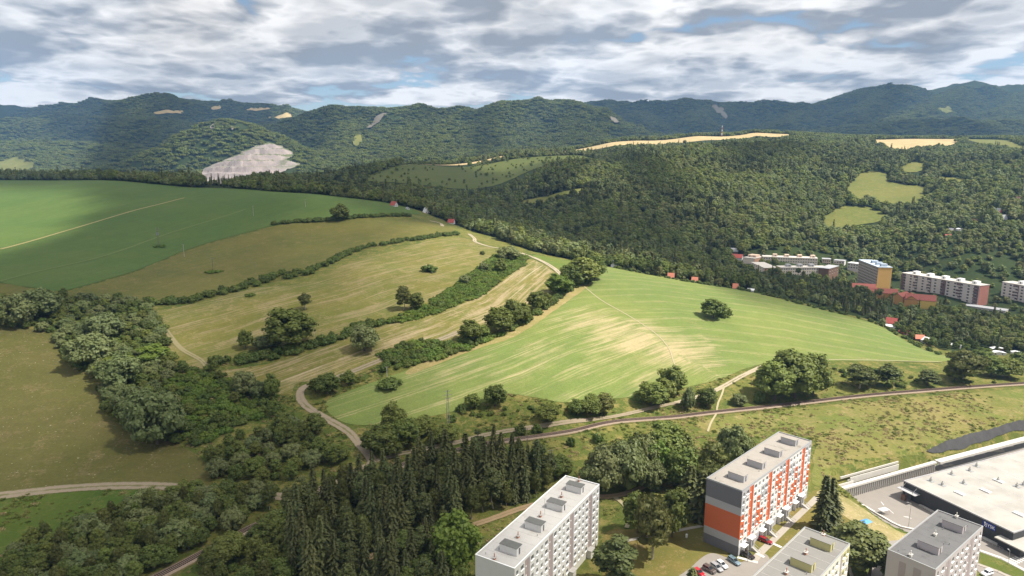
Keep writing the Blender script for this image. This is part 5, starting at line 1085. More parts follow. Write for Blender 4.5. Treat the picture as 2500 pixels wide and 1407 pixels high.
for i in range(9):
    t_ = i / 8; a = np.array(yx(*zE_(1585 + 480 * t_, 1015 - 205 * t_), yz + .012)); b = np.array(yx(*zE_(1830 + 480 * t_, 1130 - 205 * t_), yz + .012)); d = (b - a)[:2]; d /= np.hypot(*d); n = np.array([-d[1], d[0]]) * .26
    base = np.array(cw.location)
    mesh_obj('painted_stripe', [np.array([*(a[:2] + n), a[2]]) - base, np.array([*(a[:2] - n), a[2]]) - base, np.array([*(b[:2] - n), b[2]]) - base, np.array([*(b[:2] + n), b[2]]) - base], [(0, 1, 2, 3)], M_LINE, cw)
zF_ = lambda x, y: (2000 + x / 5, 1060 + y / 5)
for a_, b_ in (((755,825),(790,870)),((840,915),(910,970)),((1030,1005),(1090,1010)),((1045,570+440),(1130,1030))):
    a, b = np.array(yx(*zF_(*a_), yz + .012)), np.array(yx(*zF_(*b_), yz + .012)); d = (b - a)[:2]; d /= np.hypot(*d); n = np.array([-d[1], d[0]]) * .09
    tag(mesh_obj('parking_line', [(*(a[:2] + n), a[2]), (*(a[:2] - n), a[2]), (*(b[:2] - n), b[2]), (*(b[:2] + n), b[2])], [(0, 1, 2, 3)], M_LINE), kind='structure')
kerbline('yard_kerb', [zF_(255,700), zF_(430,815), zF_(900,1095), zF_(1000,1140), zF_(1160,1175)], .9, .55, M['pale_conc'])
# retaining wall of piles with a cap beam
a, b = np.array([132.5, 251.8]), np.array([187.0, 276.9]); d = b - a; LW = float(np.hypot(*d)); yaw = math.atan2(d[1], d[0])
rw = empty('retaining_wall', (a[0], a[1], YARD_Z), yaw); tag(rw, 'concrete pile retaining wall behind the store yard', 'wall')
MB().box(0, LW, .25, 1.2, -.5, 4.3).build('backing_wall', M['concrete'], rw); MB().box(-.2, LW + .2, -.35, 1.3, 4.3, 5.1).build('cap_beam', M['pale_conc'], rw)
PILE = MB().tube((0, 0, -.3), (0, 0, 4.3), .28, n=10).mesh('pile', M['concrete'])
for i in range(int(LW / 1.25)): inst('pile', PILE, rw, (.6 + i * 1.25, .12, 0))
mb = MB(); mb.box(10, 40, 3.2, 3.5, 4.0, 6.6); mb.box(10, 40, 3.5, 4.6, 4.0, 4.9); mb.build('parapet', M['pale_conc'], rw); MB().box(0, 10, 1.6, 1.9, 4.0, 6.0).build('parapet', M['pale_conc'], rw); MB().box(8, 44, 6.2, 6.6, 5.0, 5.9).build('drain_channel', M['pale_conc'], rw)
kerb2 = MB().box(0, 120, -1.2, 1.6, 0, 1.0).build('long_parapet', M['pale_conc']); kerb2.location = (188.2, 277.4, YARD_Z + 4.2); kerb2.rotation_euler = (0, 0, R(23.5)); tag(kerb2, 'long pale concrete parapet running right above the store', 'wall')
# ================================================================== STORE
SA = np.array([160.6, 255.8]); SB = np.array([176.8, 216.6]); d1 = SB - SA; LS = float(np.hypot(*d1)); ys = math.atan2(d1[1], d1[0])
st = empty('store', (SA[0], SA[1], YARD_Z), ys); tag(st, 'large flat white roofed store with dark cladding', 'building')     # x along the dark wall, y into the building
M_CLAD = weathered('anthracite_cladding', (0.045, 0.046, 0.05), 0.12, 0.4, 0.5); HS = 6.8; DS = 95.0
m, t, p = new_mat('white_membrane'); co = t.add('ShaderNodeTexCoord').outputs['Object']; n_ = t.noise(co, .12, 5, .6)
c = t.mix(t.ss(n_, .35, .7), (0.37, 0.35, 0.315), (0.30, 0.28, 0.25)); t.lk(c, p.inputs['Base Color']); M_MEMB = m
MB().box(0, LS, 0, DS, -1, HS - .05).build('wall', M_CLAD, st); MB().box(.35, LS - .35, .35, DS - .35, HS - .045, HS + .02).build('roof', M_MEMB, st)
e = MB(); e.box(-.06, LS + .06, -.06, .3, HS - .3, HS + .18); e.box(-.06, LS + .06, DS - .3, DS + .06, HS - .3, HS + .18); e.box(-.06, .3, .3, DS - .3, HS - .3, HS + .18); e.box(LS - .3, LS + .06, .3, DS - .3, HS - .3, HS + .18); e.build('roof_edge', M['lgrey'], st)
CLP = MB().box(0, 1.16, -.05, 0, 0, HS - .35).mesh('cladding_panel', M_CLAD)
for i in range(int(LS / 1.2)): inst('cladding_panel', CLP, st, (.1 + i * 1.2, 0, 0))
def s_loc(px, py, z):
    P = at_z(px, py, YARD_Z + z)[:2] - SA; c_, s_ = math.cos(ys), math.sin(ys); return P[0] * c_ + P[1] * s_, -P[0] * s_ + P[1] * c_
for x_, y_ in ((1360,560),(1500,610),(1615,480),(1760,590),(1835,435),(1920,380),(2410,630),(2490,610),(2180,560)):
    lx, ly = s_loc(*zF_(x_, y_ + 15), HS); v = MB(); v.box(lx - .35, lx + .35, ly - .35, ly + .35, HS, HS + 1.1); v.box(lx - .6, lx + .6, ly - .1, ly + .1, HS + .7, HS + .9); v.tube((lx, ly, HS + 1.1), (lx, ly, HS + 1.9), .2); v.box(lx - 1.3, lx + 1.3, ly - .9, ly + .9, HS + .03, HS + .12); v.build('roof_vent', M['metal'], st)
for x_, y_ in ((1715,730),(2190,580),(2440,985),(2030,1000-300),(2600,800)):
    lx, ly = s_loc(*zF_(x_, y_), HS); k = MB().box(lx - 1.9, lx + 1.9, ly - .9, ly + .9, HS, HS + .45).build('skylight', M['white'], st); MB().box(lx - 1.7, lx + 1.7, ly - .7, ly + .7, HS + .45, HS + .5).build('skylight_dome', flat('dome', (0.75, 0.76, 0.76), .2), k)
for yy in range(14, 90, 16): MB().box(.4, LS - .4, yy, yy + .12, HS + .021, HS + .05).build('roof_seam', M['lgrey'], st)
for xx in (14, 28): MB().box(xx, xx + .1, .4, DS - .4, HS + .022, HS + .045).build('roof_seam', M['lgrey'], st)
cn = MB().box(-.5, 7.5, -3.2, -.06, 4.1, 4.3).build('loading_canopy', M['lgrey'], st); MB().tube((1, -2.9, 4.25), (1, -.1, 6.4), .07).build('tie_rod', M['metal'], cn); MB().tube((6, -2.9, 4.25), (6, -.1, 6.4), .07).build('tie_rod', M['metal'], cn)
MB().box(1.2, 3.8, -.12, -.06, 0, 3.2).build('loading_door', M['dgrey'], st); MB().box(8, 30, -1.1, -.06, -.3, .5).build('plinth_step', M['concrete'], st)
bx = MB().box(0, 1.6, 0, 1.2, 0, 2.4).build('cardboard_stack', FM['brown']); bx.location = (*(SA + np.array([-2.2, -2.8])), YARD_Z + .06); bx.rotation_euler = (0, 0, ys); tag(bx, 'stacked brown pallets under the loading canopy', 'pallets')
# sign: place it where the line of sight meets the wall
def on_wall(px, py):
    r = ray(px, py); nrm = np.array([math.sin(ys), -math.cos(ys)]); t_ = ((SA - 0) @ nrm) / (r[:2] @ nrm); Pw = r * t_; q_ = Pw[:2] - SA; return q_[0] * math.cos(ys) + q_[1] * math.sin(ys), CAM_Z + Pw[2] - YARD_Z
x0, z0 = on_wall(2401, 1270); x1, z1 = on_wall(2430, 1284); xs0, xs1 = min(x0, x1), max(x0, x1) + .3; zt = min(HS - .35, max(z0, z1)); zb = zt - 2.1
sg = MB().box(xs0, xs1, -.22, -.06, zb, zt).build('sign_board', flat('sign_blue', (0.018, 0.035, 0.24), .4), st)
cu = bpy.data.curves.new('sign_text', 'FONT'); cu.body = 'JYSK'; cu.size = 1.55; cu.align_x = 'CENTER'; cu.extrude = .03; to = bpy.data.objects.new('tmp', cu); COL.objects.link(to); bpy.context.view_layer.update()
me = bpy.data.meshes.new_from_object(to.evaluated_get(bpy.context.evaluated_depsgraph_get())); bpy.data.objects.remove(to); me.materials.append(M['frame'])
inst('sign_lettering', me, sg, ((xs0 + xs1) / 2 + .55, -.26, zb + .45), (R(90), 0, 0), (1.05, 1.15, 1))
gs = MB(); xg = xs0 + .35
gs.prism([(xg, zb + 1.7), (xg + .55, zb + 1.95), (xg + .8, zb + 1.6), (xg + .55, zb + 1.5), (xg + .75, zb + .9), (xg + .55, zb + .3), (xg + .3, zb + .25), (xg + .45, zb + .9), (xg + .2, zb + 1.45)], 'y', -.25, -.22).build('sign_emblem', M['frame'], sg)
fb = MB().box(LS - 3.5, LS + 4, -2.0, 9, 0, 3.4).build('entrance_block', M_CLAD, st); MB().box(LS - 4, LS + 6, -3.5, 10, 3.4, 3.8).build('entrance_canopy', M_MEMB, fb)
rl = MB()
for i in range(7): rl.tube((LS - 8 + i * 1.2, -3.2, 0), (LS - 8 + i * 1.2, -3.2, 1.1), .04, n=5)
rl.tube((LS - 8, -3.2, 1.1), (LS - .8, -3.2, 1.1), .04, n=5); o_ = rl.build('railing', M['metal'], st)
# ================================================================== LAMPS AND SMALL THINGS OF THE YARD
def lamp(px, py, top, label, arm=1.2, z=None, rot=0):
    P = at_z(px, py, z) if z is not None else hit1(px, py); h = float(at_y(px, top, P[1])[2] - P[2]); r_ = empty('street_lamp', tuple(P), R(rot)); tag(r_, label, 'lamp'); MB().tube((0, 0, 0), (0, 0, h), .09, .06, 8).build('post', M['metal'], r_); MB().tube((0, 0, h - .05), (arm, 0, h + .12), .05, n=6).build('arm', M['metal'], r_); MB().box(arm - .1, arm + .5, -.13, .13, h + .06, h + .2).build('lamp_head', M['lgrey'], r_)
lamp(*zF_(1090, 1130), 1060 + 845 / 5, 'tall lamp post in the middle of the store yard', 1.0, yz, 160); lamp(*zE_(1650, 1120), 1270 + 775 / 10.27, 'lamp post beside the zebra crossing', .6, yz, 90); lamp(1825, 1373, 1322, 'thin lamp post between the black and the pale blue cars', .7, None, 200); lamp(1997, 1292, 1275, 'short lamp post at the corner of the olive topped block', .6, None, 30)
P = yx(*zE_(1690, 690), yz); sgn = empty('traffic_sign', tuple(P)); tag(sgn, 'stack of three round traffic signs at the store corner', 'sign'); MB().tube((0, 0, 0), (0, 0, 3.6), .05).build('post', M['metal'], sgn)
for k in range(3): MB().tube((0, -.06, 3.3 - k * .75), (0, -.1, 3.3 - k * .75), .34, n=16).build('sign_disc', M['frame'], sgn)
P = yx(*zF_(770, 1000), yz); rk = empty('trolley_shelter', tuple(P), R(20)); tag(rk, 'small metal trolley shelter in the store yard', 'shelter')
for i in range(6): MB().tube((i * .7, 0, 0), (i * .7, 0, 1.9), .05, n=6).build('post', M['metal'], rk)
MB().box(-.1, 3.6, -.1, 2.2, 1.9, 1.98).build('shelter_roof', flat('clear_roof', (0.55, 0.56, 0.55), .3), rk)
P = hit1(2114, 1284); bt = empty('blue_canopy', tuple(P), R(25)); bt.scale = (.75, .75, .8); tag(bt, 'small blue canopy behind the pines beside the straw bank', 'canopy')
for x_, y_ in ((-2, -1.5), (2, -1.5), (2, 1.5), (-2, 1.5)): MB().tube((x_, y_, 0), (x_, y_, 2.2), .06, n=6).build('post', M['metal'], bt)
MB().add([(-2.3, -1.8, 2.2), (2.3, -1.8, 2.2), (2.3, 1.8, 2.2), (-2.3, 1.8, 2.2), (-1.2, 0, 2.9), (1.2, 0, 2.9)], [(0, 1, 5, 4), (1, 2, 5), (2, 3, 4, 5), (3, 0, 4), (0, 3, 2, 1)]).build('canopy_top', flat('blue_tarp', (0.10, 0.30, 0.62), .6), bt)
P = hit1(1676, 1313); bn = MB().tube((0, 0, 0), (0, 0, 1.3), .35, .38, 10).build('waste_bin', M['frame']); bn.location = P; tag(bn, 'white waste bin on the lawn left of the orange block', 'bin')

# ================================================================== QUARRY AND CLEARINGS
QP = poly_xy([(484,432),(500,412),(540,396),(590,374),(620,360),(655,349),(690,358),(727,380),(700,390),(735,404),(700,418),(650,432),(600,447),(555,456),(510,453),(490,444)])
QUARRY = QP
m, t, p = new_mat('quarry_rock'); co = t.add('ShaderNodeTexCoord').outputs['Object']; sp3 = t.add('ShaderNodeSeparateXYZ'); t.lk(co, sp3.inputs[0])
n1 = t.noise(co, .02, 7, .65); n2 = t.noise(t.vmath('MULTIPLY', co, (1, 1, .12)), .06, 6, .7)
c = t.mix(t.ss(n1, .35, .68), (0.31, 0.26, 0.24), (0.23, 0.20, 0.19)); c = t.mix(t.ss(n2, .56, .70, 0, .6), c, (0.13, 0.118, 0.112))
sl = t.add('ShaderNodeNewGeometry'); nz = t.add('ShaderNodeSeparateXYZ'); t.lk(sl.outputs['True Normal'], nz.inputs[0])
c = t.mix(t.math('MULTIPLY', t.ss(nz.outputs[2], .72, .90), t.ss(sp3.outputs[2], 95, 125)), c, (0.10, 0.115, 0.05)); t.lk(c, p.inputs['Base Color']); p.inputs['Roughness'].default_value = .95
b_ = t.add('ShaderNodeBump', i_Strength=1.0, i_Distance=4.0); t.lk(n2, b_.inputs['Height']); t.lk(b_.outputs[0], p.inputs['Normal'])
qs = sheet('quarry_face', QP, m, 2.0, 4.5, smooth_edge=False, wob=6.0); me = qs.data; n = len(me.vertices); co_ = np.empty(n * 3, np.float32); me.vertices.foreach_get('co', co_); co_ = co_.reshape(-1, 3)
edge = np.clip(np.min([np.hypot(co_[:, 0] - a_[0], co_[:, 1] - a_[1]) for a_ in resample(QP, 8, True)], 0) / 30, 0, 1)
zz = co_[:, 2]; stp = 21.0; f = zz / stp - np.floor(zz / stp); ter = (np.floor(zz / stp) + np.clip((f - .35) / .35, 0, 1)) * stp
co_[:, 2] = zz + edge * (ter - zz + 6) + edge * 6 * (fbm(co_[:, 0] / 25, co_[:, 1] / 25, 4) - .5); me.vertices.foreach_set('co', co_.ravel()); me.polygons.foreach_set('use_smooth', [False] * len(me.polygons)); me.update()
M_ROCK = weathered('bare_scree', (0.15, 0.13, 0.10), 0.25, .02); FAR.append(QP)
for pts, mt in ([(895,315),(915,293),(945,280),(930,296),(905,316)], M_ROCK), ([(862,355),(868,335),(882,336),(884,354),(872,362)], M_FM), ([(1738,262),(1752,262),(1775,285),(1768,292),(1748,276)], M_ROCK), ([(514,318),(520,308),(526,311),(522,320)], M_ROCK), ([(562,314),(572,317),(568,323)], M_ROCK), ([(1488,290),(1500,290),(1510,302),(1500,304)], M_ROCK), ([(2290,268),(2310,262),(2325,275),(2305,280)], M_FM):
    pp_ = poly_xy(pts); FAR.append(pp_); sheet('hillside_clearing', pp_, mt, 9, 14, wob=5)
GRAZED = poly_xy([(-250,780),(0,798),(130,815),(150,880),(240,940),(250,1010),(330,1050),(430,1085),(490,1120),(520,1180),(490,1188),(250,1182),(0,1203),(-200,1230)])
TOWN = poly_xy([(1090,1500),(1300,1240),(1390,1200),(1480,1260),(1700,1240),(1730,1160),(1900,1050),(1990,1080),(2000,1190),(2100,1235),(2300,1330),(2600,1330),(2600,1600),(1500,1600)])
ESTATE = poly_xy([(1780,705,556),(1900,720,545),(2010,750,520),(2100,780,500),(2180,790,505),(2290,785,540),(2560,790,540),(2560,640,700),(2200,640,720),(2060,625,790),(1860,615,800),(1800,620,780)])
GARDEN = poly_xy([(1500,655,590),(2000,755,515),(2330,860,430),(2600,850,430),(2600,560,800),(2300,570,800),(2000,590,830),(1790,615,790)])
# ================================================================== PLANTING
NEAR = []           # (kind, x, y, height, width, name, label, group)
def tree(kind, px, base, top, wpx, label, name=None, group=None):
    P = hit1(px, base); h = at_y(px, top, P[1])[2] - P[2]; dist = math.hypot(P[1], CAM_Z - P[2]); wd = wpx * dist / F_PX
    NEAR.append((kind, P[0], P[1], h, wd, name, label, group))
def dart(poly, n, sp, seed, keep=None):
    rg = np.random.default_rng(seed); lo, hi = poly.min(0), poly.max(0); outp = []; k = 0
    cells = {}
    while len(outp) < n and k < n * 60:
        k += 1; p = lo + rg.random(2) * (hi - lo)
        if not in_poly(p[0], p[1], poly): continue
        if keep is not None and not keep(p): continue
        c = (int(p[0] // sp), int(p[1] // sp))
        if any(math.hypot(p[0] - q[0], p[1] - q[1]) < sp for dx in (-1, 0, 1) for dy in (-1, 0, 1) for q in cells.get((c[0] + dx, c[1] + dy), ())): continue
        cells.setdefault(c, []).append(p); outp.append(p)
    return np.array(outp)
def stand(kinds, pts, sp, hs, label, name, group, seed, wf=1.0, n=400):
    """kinds: {kind: weight}"""
    P = dart(poly_xy(pts), n, sp, seed); rg = np.random.default_rng(seed + 1); ks = list(kinds); wts = np.array([kinds[k] for k in ks], float); wts /= wts.sum()
    for p in P:
        k = ks[rg.choice(len(ks), p=wts)]; _, _, H0, W0 = PROTO[k][0]
        h = hs[k][0] + (hs[k][1] - hs[k][0]) * rg.random()
        NEAR.append((k, p[0], p[1], h, h * W0 / H0 * wf * (0.85 + 0.35 * rg.random()), name.get(k), label.get(k), group.get(k)))
def hedge(kind, pts, width, sp, hs, label, group, seed, name='hedgerow_shrub'):
    C = resample(catmull(poly_xy(pts), 8), sp * 0.5); rg = np.random.default_rng(seed)
    for p in C:
        if rg.random() < 0.75 * width / 4:
            q = p + (rg.random(2) - .5) * width; h = 1.25 * (hs[0] + (hs[1] - hs[0]) * rg.random())
            NEAR.append((kind, q[0], q[1], h, h * (1.25 if kind == 'shrub' else 3.2) * (0.9 + .5 * rg.random()), name, label, group))
# --- single trees one can point to
T = tree
T('oak',710,848,750,112,'large dark round tree rising from the hedge on the terraced meadow','field_tree')
T('birch',746,757,712,34,'slim dark tree just behind the large round terrace tree','field_tree')
T('oak',600,852,802,38,'small upright tree left of the large round terrace tree','field_tree')
T('willow',650,852,818,70,'grey leafy bush between the two terrace trees','bush')
T('birch',985,757,697,36,'tall left tree of the pair on the terrace hedge','field_tree')
T('oak',1016,757,712,42,'lower right tree of the pair on the terrace hedge','field_tree')
T('willow',890,858,793,80,'pale silvery willow alone between two meadow strips','willow_tree')
T('oak',832,538,497,48,'dark tree on the hedge below the big green clover field','field_tree')
T('shrub',1048,664,645,42,'lone oval bush in the middle of the striped hay meadow','bush')
T('shrub',1178,622,612,14,'tiny bush near the top of the middle meadow','bush')
T('oak',1222,665,630,32,'dark round tree on the bright bramble strip','field_tree')
T('willow',1180,662,640,26,'grey bush beside the dark round tree on the bramble strip','bush')
T('willow',1135,694,670,30,'small grey tree halfway along the bramble strip','field_tree')
T('willow',1242,634,600,62,'pale spreading bush at the top end of the bramble strip','bush')
HG = 'trees along the left edge of the crop field'
T('oak',1218,812,745,74,'broad tree forming the bulge of the crop field hedge','hedgerow_tree')
for a_ in [(1250,798,728,48),(1276,792,738,46),(1312,758,708,52),(1334,748,714,36),(1150,832,780,62),(1180,822,795,45)]: T('oak',*a_,'tree in the hedge along the left edge of the crop field','hedgerow_tree',HG)
T('lime',1364,718,665,62,'bushy light green tree where the ridge track meets the crop field','hedgerow_tree')
for a_ in [(1425,692,625,84),(1452,682,622,56),(1400,700,648,56),(1388,694,640,48)]: T('oak',*a_,'tree of the dense clump at the upper corner of the crop field','hedgerow_tree','trees at the upper corner of the crop field')
for a_ in [(800,962,910,64),(770,957,924,42)]: T('oak',*a_,'dark tree inside the bend of the dirt track','field_tree','trees inside the bend of the dirt track')
T('oak',852,938,905,40,'small dark tree beside the dirt track above the crop field tip','field_tree')
T('shrub',952,947,922,62,'oval thicket on its own island in the crop field','bush'); T('shrub',938,908,884,24,'bush beside the track right above the crop field island','bush')
T('oak',1208,992,938,58,'pointed dark tree on the lower edge of the crop field','field_tree'); T('oak',1153,997,960,42,'smaller dark tree left of the pointed one below the crop field','field_tree'); T('shrub',1128,1005,985,22,'small bush at the end of the trees below the crop field','bush')
CG = 'dark trees at the track junction'
for a_ in [(958,1062,980,62),(930,1106,1035,84),(985,1092,1020,84),(1032,1062,1018,62),(905,1100,1050,50),(960,1110,1065,60)]: T('oak',*a_,'dark tree of the clump right of the track junction','field_tree',CG)
for a_ in [(1090,1078,1034,62),(1068,1084,1045,42)]: T('oak',*a_,'dark bushy tree between the track junction and the railway','field_tree','bushy trees by the railway')
T('oak',1340,1028,985,62,'rounded bush tree above the track left of the twin bushes','field_tree')
for a_ in [(1442,1012,965,58),(1410,1014,975,46)]: T('oak',*a_,'tree of the bushy pair above the railway','field_tree','bushy pair above the railway')
T('birch',1475,1012,958,48,'yellowish tree at the right of the bushy pair above the railway','field_tree')
T('oak',1590,988,930,74,'round light tree left of the tall pine at the crop field edge','field_tree'); T('oak',1640,962,890,70,'tall dark tree where the footpath leaves the crop field','field_tree'); T('oak',1622,978,920,50,'dark tree between the round tree and the tall one by the footpath','field_tree')
T('willow',1680,1002,945,42,'greyish bush tree left of the track fork','field_tree'); T('oak',1725,992,945,50,'dark compact tree right beside the pale track','field_tree'); T('willow',1805,990,962,40,'low whitish bush between track and railway','bush'); T('shrub',1855,982,953,30,'small green bush left of the tall clump by the railway','bush')
for i_, a_ in enumerate([(1270,1062,1035,27),(1310,1057,1033,24)]): T('shrub',*a_,'small bush between the track and the railway','bush','bushes between track and railway')
T('shrub',1460,1082,1056,28,'dark bush alone in the meadow below the railway','bush'); T('shrub',1395,1088,1065,18,'tiny bush in the meadow below the railway','bush')
for a_ in [(1890,978,880,96),(1940,972,858,112),(1985,968,862,84),(1868,962,890,62),(1915,945,852,84)]: T('oak',*a_,'tall tree of the dense clump between crop field and railway','clump_tree','dense clump between crop field and railway')
T('birch',2098,948,888,74,'brownish pine on the bank above the railway','bank_tree'); T('lime',2132,934,895,48,'light green tree right behind the brownish pine','bank_tree')
T('pine',2192,952,866,80,'tall dark pine with two tops above the railway','bank_tree'); T('pine',2165,944,880,56,'shorter pine left of the tall dark pine','bank_tree'); T('pine',2265,942,900,48,'small leaning pine on the bank above the railway','bank_tree')
T('birch',2352,934,850,96,'wide brownish tree at the right end of the crop field','bank_tree')
for a_ in [(2420,918,868,72),(2460,922,872,72),(2495,905,862,64),(2400,884,848,52),(2330,928,880,52)]: T('oak',*a_,'tree of the thicket at the right end of the bank','bank_tree','thicket at the right end of the bank')
T('oak',1742,778,728,62,'lone round tree in the middle of the crop field','field_tree'); T('shrub',1768,774,745,36,'bush touching the lone tree in the crop field','bush')
WG = 'willows behind the white block'
for a_ in [(1480,1198,1090,118),(1530,1188,1068,116),(1570,1168,1060,84),(1440,1198,1130,64),(1590,1198,1120,72)]: T('willow',*a_,'large silvery willow of the group behind the white apartment block','willow_tree',WG)
T('lime',1612,1178,1074,54,'bright green tree at the right side of the willow group','tree')
for a_ in [(1620,1122,1028,96),(1660,1114,1050,66),(1558,1112,1055,54),(1662,1192,1090,84)]: T('oak',*a_,'dark green tree right of the willows below the railway','tree','trees right of the willows')
T('willow',1790,1132,1038,84,'silver willow behind the orange and grey block','willow_tree')
for a_ in [(1740,1175,1080,70),(1812,1125,1062,60),(1690,1145,1090,52),(1722,1205,1118,62)]: T('birch',*a_,'light tree left behind the orange and grey block','tree','trees behind the orange block')
for a_ in [(1680,1236,1138,64),(1710,1265,1150,58)]: T('spruce',*a_,'dark conifer at the left corner of the orange block','conifer','conifers at the orange block corner')
T('birch',1592,1365,1190,88,'tall drooping birch between the white and orange blocks','birch_tree'); T('oak',1640,1312,1184,72,'dark purple leaved tree behind the drooping birch','tree'); T('oak',1556,1302,1198,72,'dark tree at the left of the drooping birch','tree')
T('pine',1500,1440,1298,92,'wide dark pine at the right foot of the white block','pine_tree'); T('spruce',1688,1450,1385,46,'top of a small dark conifer beside the red car','conifer')
T('spruce',2005,1292,1158,54,'left one of the two tall spruces at the end of the orange block','spruce_tree'); T('spruce',2036,1292,1165,46,'right one of the two tall spruces at the end of the orange block','spruce_tree')
for a_ in [(2080,1405,1258,104),(2120,1412,1286,90),(2052,1385,1282,70),(2098,1385,1268,74)]: T('pine',*a_,'pine of the group between the olive and the grey roofed blocks','pine_tree','pines between the roofs')
T('lime',1112,1395,1238,112,'bright green tree left of the white apartment block','tree')
T('lime',2178,1425,1365,50,'green bush at the left foot of the grey roofed block','bush')
T('shrub',1908,1262,1235,26,'ornamental bush beside an entrance of the orange block','bush')
# --- big willows of the belt on the left
BG = 'silvery willows of the belt on the left'
for a_ in [(250,838,765,116),(230,890,812,124),(300,940,865,116),(385,1085,948,140),(320,1015,940,96),(100,772,703,112),(40,798,718,96),(340,1040,960,96),(420,1060,985,80)]: T('willow',*a_,'silvery willow in the tree belt beside the grazed field','willow_tree',BG)
for a_ in [(300,915,870,90),(380,890,840,70)]: T('lime',*a_,'yellow green tree catching light in the left tree belt','tree','yellow green trees of the left belt')
# --- stands
for a_ in [(520,1392,1330,60),(550,1378,1310,66),(575,1362,1300,60),(650,1330,1265,64),(680,1312,1245,66),(705,1300,1235,60),(625,1345,1285,50)]: T('oak',*a_,'leafy tree screening the railway at the lower left','screening_tree','trees screening the railway at the lower left')
for a_ in [(690,1062,1005,50),(770,1062,1008,52),(735,1075,1030,46),(815,1128,1082,60),(840,1120,1095,30)]: T('oak',*a_,'tree standing apart between the grove and the curving dirt track','grove_tree','trees between the grove and the curving track')
lab = {'oak': 'leafy dark tree in the belt beside the grazed field', 'willow': 'silvery willow in the tree belt beside the grazed field', 'shrub': 'shrub in the belt beside the grazed field', 'bramble': 'low bramble patch in the belt beside the grazed field'}
stand({'oak': 3, 'willow': 2, 'shrub': 2}, [(-120,740),(0,735),(160,726),(330,738),(395,790),(412,850),(425,905),(400,960),(440,1040),(480,1090),(430,1085),(330,1045),(255,1010),(245,935),(155,875),(140,815),(0,798),(-120,790)], 4.6, {'oak': (4.5, 7.5), 'willow': (4.5, 7.5), 'shrub': (2.5, 4)}, lab,
      {'oak': 'belt_tree', 'willow': 'willow_tree', 'shrub': 'belt_shrub'}, {'oak': 'leafy trees of the left belt', 'willow': BG, 'shrub': 'shrubs of the left belt'}, 21, 1.15)
stand({'shrub': 3, 'bramble': 5, 'oak': 0.6}, [(420,905),(520,905),(570,935),(640,950),(680,975),(650,1010),(560,1050),(480,1092),(440,1040),(410,960)], 3.4, {'shrub': (2, 4), 'bramble': (1.4, 2.4), 'oak': (5, 7)}, {'shrub': 'shrub in the overgrown hollow below the meadow strips', 'bramble': 'bramble patch in the overgrown hollow below the meadow strips', 'oak': 'small tree in the overgrown hollow below the meadow strips'},
      {'shrub': 'hollow_shrub', 'bramble': 'bramble_patch', 'oak': 'hollow_tree'}, {'shrub': 'shrubs of the hollow', 'bramble': 'brambles of the hollow', 'oak': 'small trees of the hollow'}, 22)
for a_ in [(600,965,905,60),(665,975,910,44),(640,970,930,60),(670,1015,975,36)]: T('willow' if a_[0] in (640,600) else 'oak',*a_,'tree at the right end of the overgrown hollow','hollow_tree','trees at the right end of the hollow')
stand({'oak': 4, 'willow': 1.5, 'shrub': 1}, [(510,1125),(560,1085),(620,1065),(680,1045),(720,1050),(760,1085),(790,1115),(770,1145),(700,1180),(600,1182),(525,1165)], 5.2, {'oak': (5, 8.5), 'willow': (5, 8), 'shrub': (2, 3.5)}, {'oak': 'leafy tree of the grove left of the track junction', 'willow': 'grey leaved tree of the grove left of the track junction', 'shrub': 'shrub of the grove left of the track junction'},
      {'oak': 'grove_tree', 'willow': 'grove_willow', 'shrub': 'grove_shrub'}, {'oak': 'grove left of the track junction', 'willow': 'grey trees of the grove', 'shrub': 'shrubs of the grove'}, 23, 1.05)
stand({'oak': 4, 'willow': 2.5, 'birch': 1.2}, [(-100,1480),(0,1400),(60,1345),(230,1290),(330,1255),(430,1225),(520,1212),(660,1222),(690,1260),(640,1300),(540,1335),(440,1370),(380,1400),(330,1450),(100,1500)], 3.7, {'oak': (5, 8.5), 'willow': (5, 8.5), 'birch': (8, 11.5)}, {'oak': 'leafy tree of the wood at the lower left corner', 'willow': 'grey leaved tree of the wood at the lower left corner', 'birch': 'slender tree of the wood at the lower left corner'},
      {'oak': 'wood_tree', 'willow': 'willow_tree', 'birch': 'birch_tree'}, {'oak': 'wood at the lower left corner', 'willow': 'grey trees at the lower left corner', 'birch': 'slender trees at the lower left corner'}, 24, 1.05)
stand({'oak': 3, 'birch': 1, 'shrub': 1}, [(480,1450),(560,1385),(640,1345),(700,1320),(740,1350),(700,1420),(640,1500),(520,1500)], 5.0, {'oak': (6, 10), 'birch': (9, 12), 'shrub': (2, 4)}, {'oak': 'leafy tree between the railway and the spruce stand', 'birch': 'slender tree between the railway and the spruce stand', 'shrub': 'shrub between the railway and the spruce stand'},
      {'oak': 'trackside_tree', 'birch': 'trackside_birch', 'shrub': 'trackside_shrub'}, {'oak': 'trees right of the railway', 'birch': 'slender trees right of the railway', 'shrub': 'shrubs right of the railway'}, 25)
stand({'spruce': 5, 'birch': 2.4, 'pine': 2.0}, [(700,1420),(730,1330),(700,1270),(780,1215),(880,1190),(1000,1165),(1130,1135),(1240,1130),(1330,1165),(1350,1200),(1280,1232),(1170,1262),(1060,1300),(960,1335),(860,1365),(830,1420),(760,1450)], 4.1, {'spruce': (9, 22), 'birch': (8, 16), 'pine': (9, 19)}, {'spruce': 'dark spruce of the dense stand left of the white block', 'birch': 'lighter drooping tree inside the spruce stand', 'pine': 'dark pine inside the spruce stand'},
      {'spruce': 'stand_spruce', 'birch': 'stand_birch', 'pine': 'stand_pine'}, {'spruce': 'spruce stand left of the white block', 'birch': 'drooping trees in the spruce stand', 'pine': 'pines in the spruce stand'}, 26)
